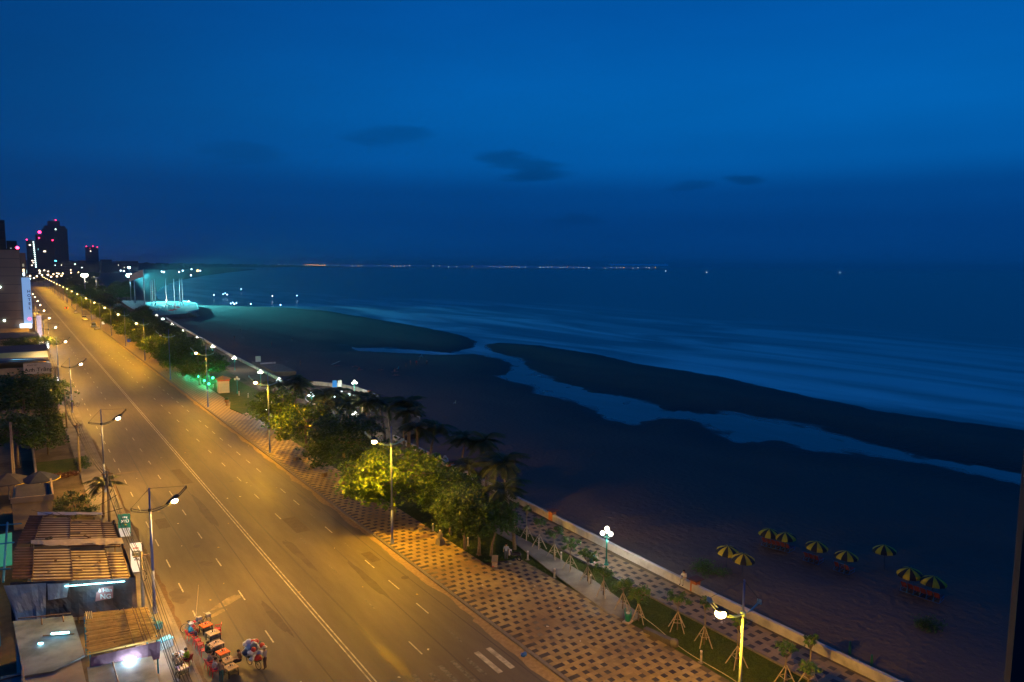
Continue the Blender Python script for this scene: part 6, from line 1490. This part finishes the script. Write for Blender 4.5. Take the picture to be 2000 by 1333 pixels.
# ================================================================== CARS
def car(label, loc, rz, paint, van=False, tail=False):
    t = thing('parked_car', label, 'car', loc, rz, 'cars at the seaside kerb'); L_, Wd, H = (4.6, 1.85, 1.95) if van else (4.3, 1.72, 1.45)
    prof = [(-L_/2, .35), (-L_/2, .85), (-L_/2+.1, 1.0), (L_/2-1.2, .98), (L_/2-.1, .78), (L_/2, .6), (L_/2, .32)] if not van else [(-L_/2, .35), (-L_/2, 1.1), (-L_/2+.1, 1.15), (L_/2-.7, 1.12), (L_/2-.05, .95), (L_/2, .7), (L_/2, .32)]
    cab = [(-L_/2+.55, .98), (-L_/2+1.05, H-.03), (L_/2-1.75, H), (L_/2-1.1, .96)] if not van else [(-L_/2+.03, 1.13), (-L_/2+.15, H-.05), (L_/2-1.3, H), (L_/2-.65, 1.1)]
    def ext(pr, w0, w1, mt, nm, par):
        b = MB(); n = len(pr); zs = [p[1] for p in pr]; z0, z1 = min(zs), max(zs)
        wf = lambda z: w0+(w1-w0)*((z-z0)/max(z1-z0, .01)); vs = [(-wf(z)/2, x, z) for x, z in pr]+[(wf(z)/2, x, z) for x, z in pr]
        b.add(vs, [tuple(range(n)), tuple(range(2*n-1, n-1, -1))]+[((i+1) % n, i, n+i, n+(i+1) % n) for i in range(n)]); return b.build(nm, mt, par)
    ext(prof, Wd, Wd*.95, paint, 'body', t); ext(cab, Wd*.92, Wd*.72, mat('car_glass', (.02, .025, .03), .1, 0, spec=.6), 'glasshouse', t)
    b = MB(); b.box((0, (cab[1][0]+cab[2][0])/2, H+.005), (Wd*.7, cab[2][0]-cab[1][0], .05)); b.build('roof', paint, t)
    for x in (-1, 1):
        for y in (-1.35, 1.35):
            b = MB(); b.tube([(x*(Wd/2-.2), y, .32), (x*(Wd/2+.01), y, .32)], .32, 14); w = b.build('wheel', m_blk, t); b = MB(); b.tube([(x*(Wd/2), y, .32), (x*(Wd/2+.025), y, .32)], .18, 10); b.build('rim', m_galv, w)
        b = MB(); b.box((x*.62, L_/2-.02, .62), (.34, .08, .16)); b.build('headlight', g_off, t); b = MB(); b.box((x*.66, -L_/2, .78), (.28, .07, .2)); b.build('tail_light', glow('tail_lit', (1, .08, .05), 12) if tail else mat('tail_off', (.3, .02, .02), .3, 0), t)
    return t
pw = mat('white_car', (.7, .7, .7), .25, .03, spec=.6); pbl = mat('blue_car', (.05, .12, .5), .3, .05, spec=.6); pdk = mat('dark_car', (.06, .02, .025), .3, .05, spec=.6)
for x, y, p_, v, tl_, lb in ((28.9, 352, pw, False, False, 'white car parked nearest at the seaside kerb behind the blue van'), (28.9, 366, pbl, True, False, 'blue van with pale roof parked at the seaside kerb'), (29.0, 410, pw, False, False, 'white car parked before the side street'), (29.0, 417, pw, True, False, 'white van parked right at the side street corner'), (28.6, 470, pw, False, False, 'white car parked beyond the side street'), (26.6, 512, pdk, False, True, 'dark car with glowing red tail lights far along the road')):
    car(lb, (x, y, 0), 0, p_, v, tl_)

# ================================================================== BEACH
m_yel = mat('umbrella_yellow', (.62, .45, .03), .7, .12, 3, coords='obj', trans=.15); m_bla = mat('umbrella_black', (.02, .018, .02), .7, .15, 3, coords='obj')
NP = 12; pan = []
for k in range(NP):
    a0, a1 = 2*math.pi*k/NP, 2*math.pi*(k+1)/NP; b = MB(); vs = []; rows = [(0.02, 2.32), (.4, 2.22), (.78, 2.05), (1.08, 1.82), (1.1, 1.64)]
    for r, z in rows:
        for s in range(4):
            a = a0+(a1-a0)*s/3; q = r*(1-.035*math.sin(math.pi*s/3)*(r > .1)); vs.append((q*math.cos(a), q*math.sin(a), z))
    b.add(vs, [(j*4+i, j*4+i+1, j*4+i+5, j*4+i+4) for j in range(4) for i in range(3)]); b2 = MB(); 
    pan.append((b.mesh('canopy_panel', m_yel if k % 2 else m_bla, True)))
valy = MB(); 
up_ = MB(); up_.tube([(0, 0, -.3), (0, 0, 2.38)], .03, 6); upm = up_.mesh('pole', m_darkm)
ul_ = ['left umbrella of the pair nearest the wall', 'right umbrella of the pair nearest the wall', 'left umbrella of the farthest pair', 'right umbrella of the farthest pair', 'single umbrella above the three chair row', 'single umbrella left of the lone one, over two red chairs', 'lone umbrella without chairs farthest right towards the sea', 'left umbrella of the rightmost pair', 'right umbrella of the rightmost pair']
for i, (x, y) in enumerate([(56.9, 44.4), (56.6, 42.3), (64.4, 45.1), (65, 43.3), (65.2, 40.1), (65.4, 37), (69.9, 35.5), (66.6, 31.5), (66.7, 29.5)]):
    t = thing('beach_umbrella', 'yellow and black striped '+ul_[i], 'umbrella', (x, y, sz(x, y)), i*.13+.1, 'striped beach umbrellas'); t.rotation_euler = (rnd.uniform(-.08, .08), rnd.uniform(-.08, .08), i*.2+rnd.uniform(0, .4)); t.scale = (1.0, 1.0, rnd.uniform(1.0, 1.1))
    link('pole', upm, t)
    for q in pan: link('canopy_panel', q, t)
m_cush = mat('red_cushion', (.22, .05, .055), .8, .2, 4, coords='obj'); m_bfr = mat('chair_blue', (.03, .13, .32), .5, .15, 3, coords='obj')
b = MB(); b.box((.35, 0, .34), (.95, .44, .07)); cs_ = b.mesh('seat_cushion', m_cush)
b = MB(); b.add([(-.1, -.23, .36), (-.1, .23, .36), (-.52, .23, .95), (-.52, -.23, .95), (-.18, -.23, .33), (-.18, .23, .33), (-.6, .23, .92), (-.6, -.23, .92)], [(0, 1, 2, 3), (7, 6, 5, 4), (3, 2, 6, 7), (0, 4, 5, 1), (1, 5, 6, 2), (0, 3, 7, 4)]); cb_ = b.mesh('back_cushion', m_cush)
b = MB()
for y in (-.27, .27):
    b.tube([(-.62, y, .98), (-.15, y, .3), (.85, y, .3)], .028, 5); b.tube([(.7, y, .3), (.75, y, -.05)], .028, 5); b.tube([(-.2, y, .36), (-.5, y, -.05)], .028, 5); b.tube([(-.5, y, -.02), (.75, y, .02)], .022, 5)
b.tube([(-.62, -.27, .98), (-.62, .27, .98)], .026, 5); b.tube([(-.5, -.27, .0), (-.5, .27, .0)], .026, 5); cf_ = b.mesh('frame', m_bfr)
rows_ = [('the farthest umbrella pair', (65.4, 46.3), (66.1, 43.4), 6), ('the single umbrella left of centre', (65.6, 41.4), (65.8, 39.9), 3), ('the umbrella over two red chairs', (66.0, 38.3), (66.1, 36.8), 3), ('the rightmost umbrella pair', (67, 32.3), (67.2, 28.9), 6)]
for nm, p, q, n in rows_:
    for k in range(n):
        u = (k+.5)/n; x = p[0]+(q[0]-p[0])*u; y = p[1]+(q[1]-p[1])*u
        t = thing('beach_chair', '%s blue framed red beach chair from the left under %s' % (ordinal(k), nm), 'beach chair', (x, y, sz(x, y)+.03), .12+rnd.uniform(-.05, .05), 'beach chairs under umbrellas'); link('frame', cf_, t); link('seat_cushion', cs_, t)
        if not (n == 3 and 'two' in nm and k == 1): link('back_cushion', cb_, t)
# holiday makers on the sand
mt = MB(); mt.box((0, 0, .02), (1.9, .9, .04)); mtm = mt.mesh('beach_mat', mat('pink_mat', (.40, .16, .15), .8, .15))
for i, (x, y, ps, c, sc_) in enumerate([(77, 201, 'lie', (.45, .18, .16), 1), (81, 197, 'lie', (.4, .2, .15), 1), (79.5, 190, 'sit', (.4, .15, .14), 1), (84.5, 187, 'lie', (.42, .18, .17), 1), (86.5, 182, 'sit', (.45, .2, .18), 1), (84, 176, 'lie', (.4, .16, .15), 1)]):
    tag(link('beach_mat', mtm), 'pink mat on the dark sand, %s of the group above the lookout from the left' % ordinal(i), 'mat', 'beach mats').location = (x, y, sz(x, y)+.02)
    person('person in pink on a beach mat, %s of the group above the lookout' % ordinal(i), ps, (x, y, sz(x, y)+(.06 if ps == 'lie' else -.33)), i*1.1, c, (.3, .12, .1), s=sc_, group='people on beach mats')
for i, (x, y, c, lb) in enumerate([(96.4, 192, (.42, .15, .13), 'standing bather in red, left of the kite flyers'), (97.6, 190.5, (.5, .06, .09), 'standing bather in crimson between the kite flyers'), (101, 190.3, (.55, .3, .25), 'standing bather in pale pink, right of the kite flyers'), (92, 186, (.12, .1, .08), 'dark clothed person walking on the sand near the kite flyers'), (68, 206, (.05, .05, .05), 'person standing alone on the sand by the concrete platform'), (70, 290, (.04, .04, .05), 'far person on the dark sand before the plaza'), (88, 276, (.05, .05, .05), 'far person on the sand nearer the water'), (76, 262, (.3, .12, .06), 'far person in orange on the sand'), (80, 320, (.05, .05, .05), 'farthest lone person on the beach')]):
    person(lb, 'stand', (x, y, sz(x, y)-.02), i*.8, c, (.2, .1, .1), group='people on the beach')
def kite(label, loc, rz, c, span, s2):
    t = thing('kite', label, 'kite', loc, rz, 'kites'); t.rotation_euler = (.5, .2, rz)
    b = MB(); b.add([(0, 0, span*.7), (-span, -.25, -span*.3), (0, 0, -span*.1), (0, .05, span*.72), (-span, -.2, -span*.28), (0, .05, -span*.08)], [(0, 1, 2), (5, 4, 3), (0, 3, 4, 1), (1, 4, 5, 2)]); b.build('wing', mat('kite%.2f' % c[2], c, .6, .15, trans=.3), t)
    b = MB(); b.add([(0, 0, span*.7), (span, -.25, -span*.3), (0, 0, -span*.1), (0, .05, span*.72), (span, -.2, -span*.28), (0, .05, -span*.08)], [(2, 1, 0), (3, 4, 5), (1, 4, 3, 0), (2, 5, 4, 1)]); b.build('wing', mat('kite%.2f' % c[2], c, .6, .15, trans=.3), t)
    b = MB(); b.tube([(0, 0, -span*.1), (.1, .1, -s2), (.3, .3, -s2*1.1)], .03, 4); b.build('tail', m_whitep, t)
kite('pale blue delta kite held up by the bathers', (99.3, 190.8, sz(99, 190)+2.7), .3, (.2, .5, .62), .95, 1.5)
kite('teal kite lying on the sand left of the bathers', (88.5, 184, sz(88, 184)+.7), 1.0, (.03, .4, .42), .8, .3)
kite('pale yellow kite on the dark sand right of the lookout', (76.5, 131.5, sz(76, 131)+.7), 1.0, (.6, .5, .25), .7, .3)
# paddle board rack
t = thing('surf_board', 'long pale board lying tilted on the sand behind the lookout', 'board', (78, 205, sz(78, 205)+.25), .5); t.rotation_euler = (0, -.2, .4); b = MB(); b.tube([(-2.4, 0, 0), (-1.5, 0, .02), (0, 0, 0), (1.6, 0, .02), (2.4, 0, .12)], [.02, .22, .3, .2, .03], 8); b.v = [(x, y, z*.25) for x, y, z in b.v]; b.build('deck', mat('board_cream2', (.55, .48, .33), .5, .1), t, True); b = MB(); b.box((-1.9, 0, -.1), (.3, .03, .25)); b.build('fin', m_blk, t)

# ================================================================== FLAGPOLE PLAZA
m_fp = mat('flagpole_white', (.75, .76, .78), .4, .05)
fps = [(66.5, 532, 16.5), (73.2, 512, 16.0), (72.4, 500, 15.8), (75.0, 508, 16.2), (80.2, 500, 16.4), (81.0, 505, 16.4), (83.4, 491, 16.4), (88.2, 500, 16.4), (89.2, 497, 16.4)]
for i, (x, y, h) in enumerate(fps):
    t = thing('flagpole', 'slim white flagpole without a flag, %s from the left on the plaza' % ordinal(i), 'flagpole', (x, y, 1.6), 0, 'bare flagpoles of the plaza'); b = MB(); b.tube([(0, 0, 0), (0, 0, h)], [.26, .16], 8); b.build('pole', m_fp, t, True); b = MB(); b.ball((0, 0, h+.12), .2, 8); b.build('finial', m_fp, t)
    b = MB(); b.lathe([(.7, 0), (.7, .25), (.3, .3)], 8); b.build('base', m_wallp, t)
t = thing('flagpole', 'tallest white flagpole flying a pale red flag beside the cyan floodlight', 'flagpole', (69.7, 514, 1.6)); b = MB(); b.tube([(0, 0, 0), (0, 0, 22.4)], [.32, .2], 8); b.build('pole', m_fp, t, True); b = MB(); b.lathe([(.8, 0), (.8, .3), (.35, .35)], 8); b.build('base', m_wallp, t)
b = MB(); vs = []
for i in range(13):
    u = i/12
    for v in (0, 1): vs.append((-.2-8.0*u, .5*math.sin(u*7)*u, 22.2-4.6*v*(1-.1*u)-3.2*u))
b.add(vs, [(2*i, 2*i+1, 2*i+3, 2*i+2) for i in range(12)]); b.build('flag', mat('flag_red', (.62, .26, .22), .6, .1, trans=.4), t)
lamp_light('SPOT', (84, 470, 2.5), 30000, (.55, .95, 1.0), None, .3, R(62), (78, 506, 17), .6)
for i, (x, y) in enumerate([(79.8, 497), (89.2, 478)]):
    place(gw, u1, (x, y, 1.6), .5, ['lit globe lamp between the flagpoles on the plaza', 'lit globe lamp at the seaward corner of the plaza'][i], GG)
pal = [(.5, .1, .1), (.6, .6, .6), (.1, .15, .3), (.05, .05, .06), (.5, .45, .2), (.15, .35, .4)]
g5 = random.Random(9)
for i in range(26):
    a = g5.uniform(0, 1); x = 66+27*a+g5.uniform(-2, 2); y = 430+75*a+g5.uniform(-8, 22)
    if sdist(np.array([[x, y]]), plz)[0] < 1.5: continue
    person('tiny person in %s on the flagpole plaza, %s from the park' % (['red', 'pale grey', 'navy', 'black', 'ochre', 'teal'][i % 6], ordinal(i)), ('stand', 'stand', 'sit')[i % 3] if i % 3 != 2 else 'stand', (x, y, 1.6), g5.uniform(0, 6), pal[i % 6], pal[(i+3) % 6], group='people on the plaza')
for i, (x, y, c) in enumerate([(70, 414, (.6, .05, .05)), (67.5, 409, (.55, .04, .06)), (75, 432, (.7, .08, .1))]):
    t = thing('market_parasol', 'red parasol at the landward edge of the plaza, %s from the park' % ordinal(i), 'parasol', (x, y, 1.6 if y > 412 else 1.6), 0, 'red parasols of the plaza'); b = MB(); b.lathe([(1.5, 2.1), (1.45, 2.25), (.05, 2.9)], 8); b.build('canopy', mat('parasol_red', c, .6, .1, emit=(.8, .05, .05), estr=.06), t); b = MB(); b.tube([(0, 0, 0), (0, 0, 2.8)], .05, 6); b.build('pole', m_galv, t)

# ================================================================== FAR TOWN
m_tow = mat('far_concrete', (.045, .045, .055), .8, .15, .05); m_tow2 = mat('far_pale', (.12, .105, .10), .8, .15, .05); m_glassb = mat('far_glass', (.02, .03, .04), .3, .2, .1)
g_red = glow('tower_red', (1.0, .02, .10), 14); g_win = glow('tower_window', (.72, 1.0, .92), 5); g_winw = glow('tower_window_warm', (1.0, .82, .6), 4)
def tower(label, x0, x1, y0, dp, h, m_, wins=(), reds=(), floors=0):
    t = thing('tower_block', label, 'building', (0, 0, 0), 0, 'far town buildings'); MB().prism([(x0, y0), (x1, y0), (x1, y0+dp), (x0, y0+dp)], 0, h).build('wall', m_, t)
    for k in range(floors):
        b = MB(); b.box(((x0+x1)/2, y0-.4, h*(k+.7)/floors), (x1-x0-1, .8, h/floors*.35)); b.build('window_band', m_glassb, t)
    for x, z, w, hh, g_ in wins:
        b = MB(); b.box((x, y0-1.0, z), (w, .6, hh)); b.build('window', g_, t)
    for x, z, r in reds:
        b = MB(); b.ball((x, y0, z+r), r, 8); b.build('beacon', g_red, t)
        b = MB(); b.tube([(x, y0+.5, h-.5), (x, y0+.5, z+r)], .2, 5); b.build('mast', m_darkm, t)
    return t
w1 = [(30.6+.11*k, 56.5-3.05*k, 1.5, 1.5, g_win) for k in range(14)]+[(26, 52, 2.2, 1.8, g_winw), (44, 43, 3.2, 1.8, g_winw), (28, 29, 2, 1.6, g_winw), (27, 22, 1.6, 1.6, g_winw), (29, 26, 1.6, 1.4, g_winw), (36, 46, .8, 3, glow('dim_teal', (.2, .6, .6), 1.2))]
t = tower('dark tower with red roof beacons and a column of lit windows', 22, 56, 1300, 30, 59, m_tow, w1, [(22.5, 59, .9), (55, 59, .9), (39, 69.5, 2.0), (38, 62, .9)], 16)
MB().prism([(34, 1301), (46, 1301), (46, 1325), (34, 1325)], 59, 68).build('crown', m_tow, t)
t = tower('tall dark tower with a rounded shoulder behind the red beacon tower', 60, 94, 1700, 40, 98, m_tow, [(78, 91, 2, 2, g_win), (74, 28, 5, 4, glow('cyan_box', (.1, .8, 1), 6))], [(79, 108, 1.0)], 0)
MB().prism([(66, 1701), (86, 1701), (86, 1735), (66, 1735)], 98, 107).build('crown', m_tow, t)
MB().prism([(56, 1702), (60.2, 1702), (60.2, 1730), (56, 1730)], 0, 92).build('wing', m_tow, t); MB().prism([(93.8, 1702), (98, 1702), (98, 1730), (93.8, 1730)], 0, 93).build('wing', m_tow, t)
for k in range(9):
    b = MB(); b.box((58+4.6*k, 1699.3, 50), (.9, 1.2, 92)); b.build('pilaster', m_glassb, t)
tower('slim distant tower with three red beacons', 166, 194, 2200, 30, 66, m_tow, [(176, 55, 2.4, 2.4, g_winw)], [(167, 66, 1.1), (182, 67, 1.0), (192, 65, 1.1), (175, 62, .8)], 9)
tower('dark tower edge at the far left above the hotel', -30, -1.2, 500, 30, 51.5, m_tow, [], [], 12); tower('dim block beside the tower edge above the hotel', -1, 4, 520, 20, 40.5, m_tow, [(1, 36, .7, .7, glow('dim_win', (.4, .6, .6), .8))])
for i, (x0, x1, y, h, mt_, fl, nw) in enumerate([(28, 50, 1250, 18, m_tow2, 4, 6), (46, 70, 1420, 28, m_tow2, 7, 5), (70, 98, 1500, 27, m_tow2, 6, 3), (98, 128, 1650, 24, m_tow, 5, 2), (128, 160, 1900, 30, m_tow, 5, 2), (190, 214, 2100, 33, m_tow, 0, 0), (214, 240, 2150, 24, m_tow, 0, 1), (246, 300, 2300, 30, m_tow2, 3, 3), (8, 28, 1180, 13, m_tow2, 3, 4), (-40, 6, 900, 15, m_tow2, 3, 4), (-60, 2, 700, 13, m_tow2, 3, 3)]):
    gr = random.Random(i)
    tower('distant low town block, %s of those under the towers' % ordinal(i), x0, x1, y, 25, h, mt_, [(gr.uniform(x0+2, x1-2), gr.uniform(h*.3, h*.9), 1.8, 1.5, g_winw if gr.random() > .4 else g_win) for _ in range(nw)], [], fl)
# beads of light along the far coast, on the water and on the flats
beads = [(255+i*14+gg.uniform(-4, 4), 0) for i in range(1)]
def ray_at(px, py, z):
    d = _fw*1409+_r2*(px-1000)-_u2*(py-666.5); s = (z-CAMH)/d.z; return d.x*s, d.y*s
coast = [(312, 523, 1), (316, 522, 1), (322, 522, 1), (328, 523, 1), (333, 522, 1), (338, 523, 1), (343, 522, 1), (347, 521, 1), (352, 522, 1), (356, 523, 1), (361, 523, 0), (374, 526, 0), (386, 529, 1), (391, 529, 0), (316, 531, 0), (320, 532, 0), (350, 532, 0), (357, 529, 0), (373, 539, 0), (298, 518.6, 0), (291, 520, 0), (242, 530, 0), (262, 541, 0), (236, 529, 0)]
for i, (px, py, w) in enumerate(coast):
    x, y = ray_at(px, py+1.5, 3.0); r = 2.6 if w else 1.7
    bead('coast_light', ('orange' if w else 'white')+' point of light on the far coast beyond the plaza, %s one' % ordinal(i), 'light', x, y, 5, r*(y/2600+.25), bo if w else bw, 'orange coast lights' if w else 'white coast lights')
for i, (px, py) in enumerate([(418, 583), (436, 581), (440, 579), (444, 582), (451, 601), (455, 599), (458, 602), (462, 600), (490, 602), (532, 585), (548, 604), (580, 584), (471, 570)]):
    x, y = ray_at(px, py, -1.5)
    bead('beach_light', 'small blue light on the wet flats seaward of the plaza, %s from the left' % ordinal(i), 'light', x, y, 1.2, .42, bl if i % 3 else bw, 'blue lights on the flats')
gb = random.Random(21); xs_ = [545, 552, 556]+[592+4.2*k for k in range(11)]+[660, 688, 700, 706, 740, 764, 770, 776, 782, 790, 800, 846, 858, 876, 892, 922, 957, 964, 976, 988, 994, 1000, 1008, 1014, 1026, 1055, 1062, 1070, 1078, 1094, 1100, 1108, 1120, 1130, 1140, 1150, 1182, 1194, 1204, 1212, 1218, 1236, 1246, 1262, 1268, 1280, 1300, 1380, 1640]
for i, px in enumerate(xs_):
    hz_ = 514.6+(px-1000)*.0077+(gb.uniform(3.2, 5.2) if i < len(xs_)-3 else gb.uniform(9, 12))
    x, y = ray_at(px, hz_+3.2, ZW); org = 3 <= i <= 13
    dd = math.hypot(x, y); sc_ = dd*(.00058 if not org else .0008)
    bead('fishing_boat', 'orange lit boat of the bright horizon cluster, %s from its left' % ordinal(i-3) if org else 'fishing boat light on the sea horizon, %s from the left' % ordinal(i), 'boat', x, y, ZW, sc_, bo if org or gb.random() < .15 else bw, 'boats of the orange cluster' if org else 'boats on the horizon')
# ================================================================== the window post beside the camera
d = (_fw*1409+_r2*(2009.0-1000)-_u2*(1066-666.5)); d = d/math.hypot(d.x, d.y)*1.15
pz_ = Vector((d.x, d.y)); side_ = Vector((math.cos(HEAD), -math.sin(HEAD))); c_ = pz_+side_*.075+Vector((d.x, d.y)).normalized()*.03
c_ = c_+side_*.114; b = MB(); b.box((c_.x, c_.y, CAMH-.2), (.33, .06, 3.2), -HEAD-.5)
t = thing('window_post', 'dark grey window post close to the viewer at the right edge', 'post', (0, 0, 0)); b.build('post', mat('post_metal', (.030, .030, .040), .7, .1, 6), t)
b = MB(); b.box((c_.x+.06, c_.y-.04, CAMH-1.77), (.6, .3, .06), -HEAD-.5); b.build('sill', m_cheap, t)

# ================================================================== AIR: dusk haze round the whole scene
hz = MB(); hz.box((15000, 15000, 64), (60000, 60000, 140))
mh = bpy.data.materials.new('haze_air'); mh.use_nodes = True
t_ = mh.node_tree; t_.nodes.clear()
pv = t_.nodes.new('ShaderNodeVolumePrincipled'); oo = t_.nodes.new('ShaderNodeOutputMaterial'); t_.links.new(pv.outputs[0], oo.inputs['Volume'])
pv.inputs['Color'].default_value = (0.88, 0.94, 1.0, 1); pv.inputs['Density'].default_value = 0.00011; pv.inputs['Anisotropy'].default_value = 0.75
stuff(hz.build('haze', mh))
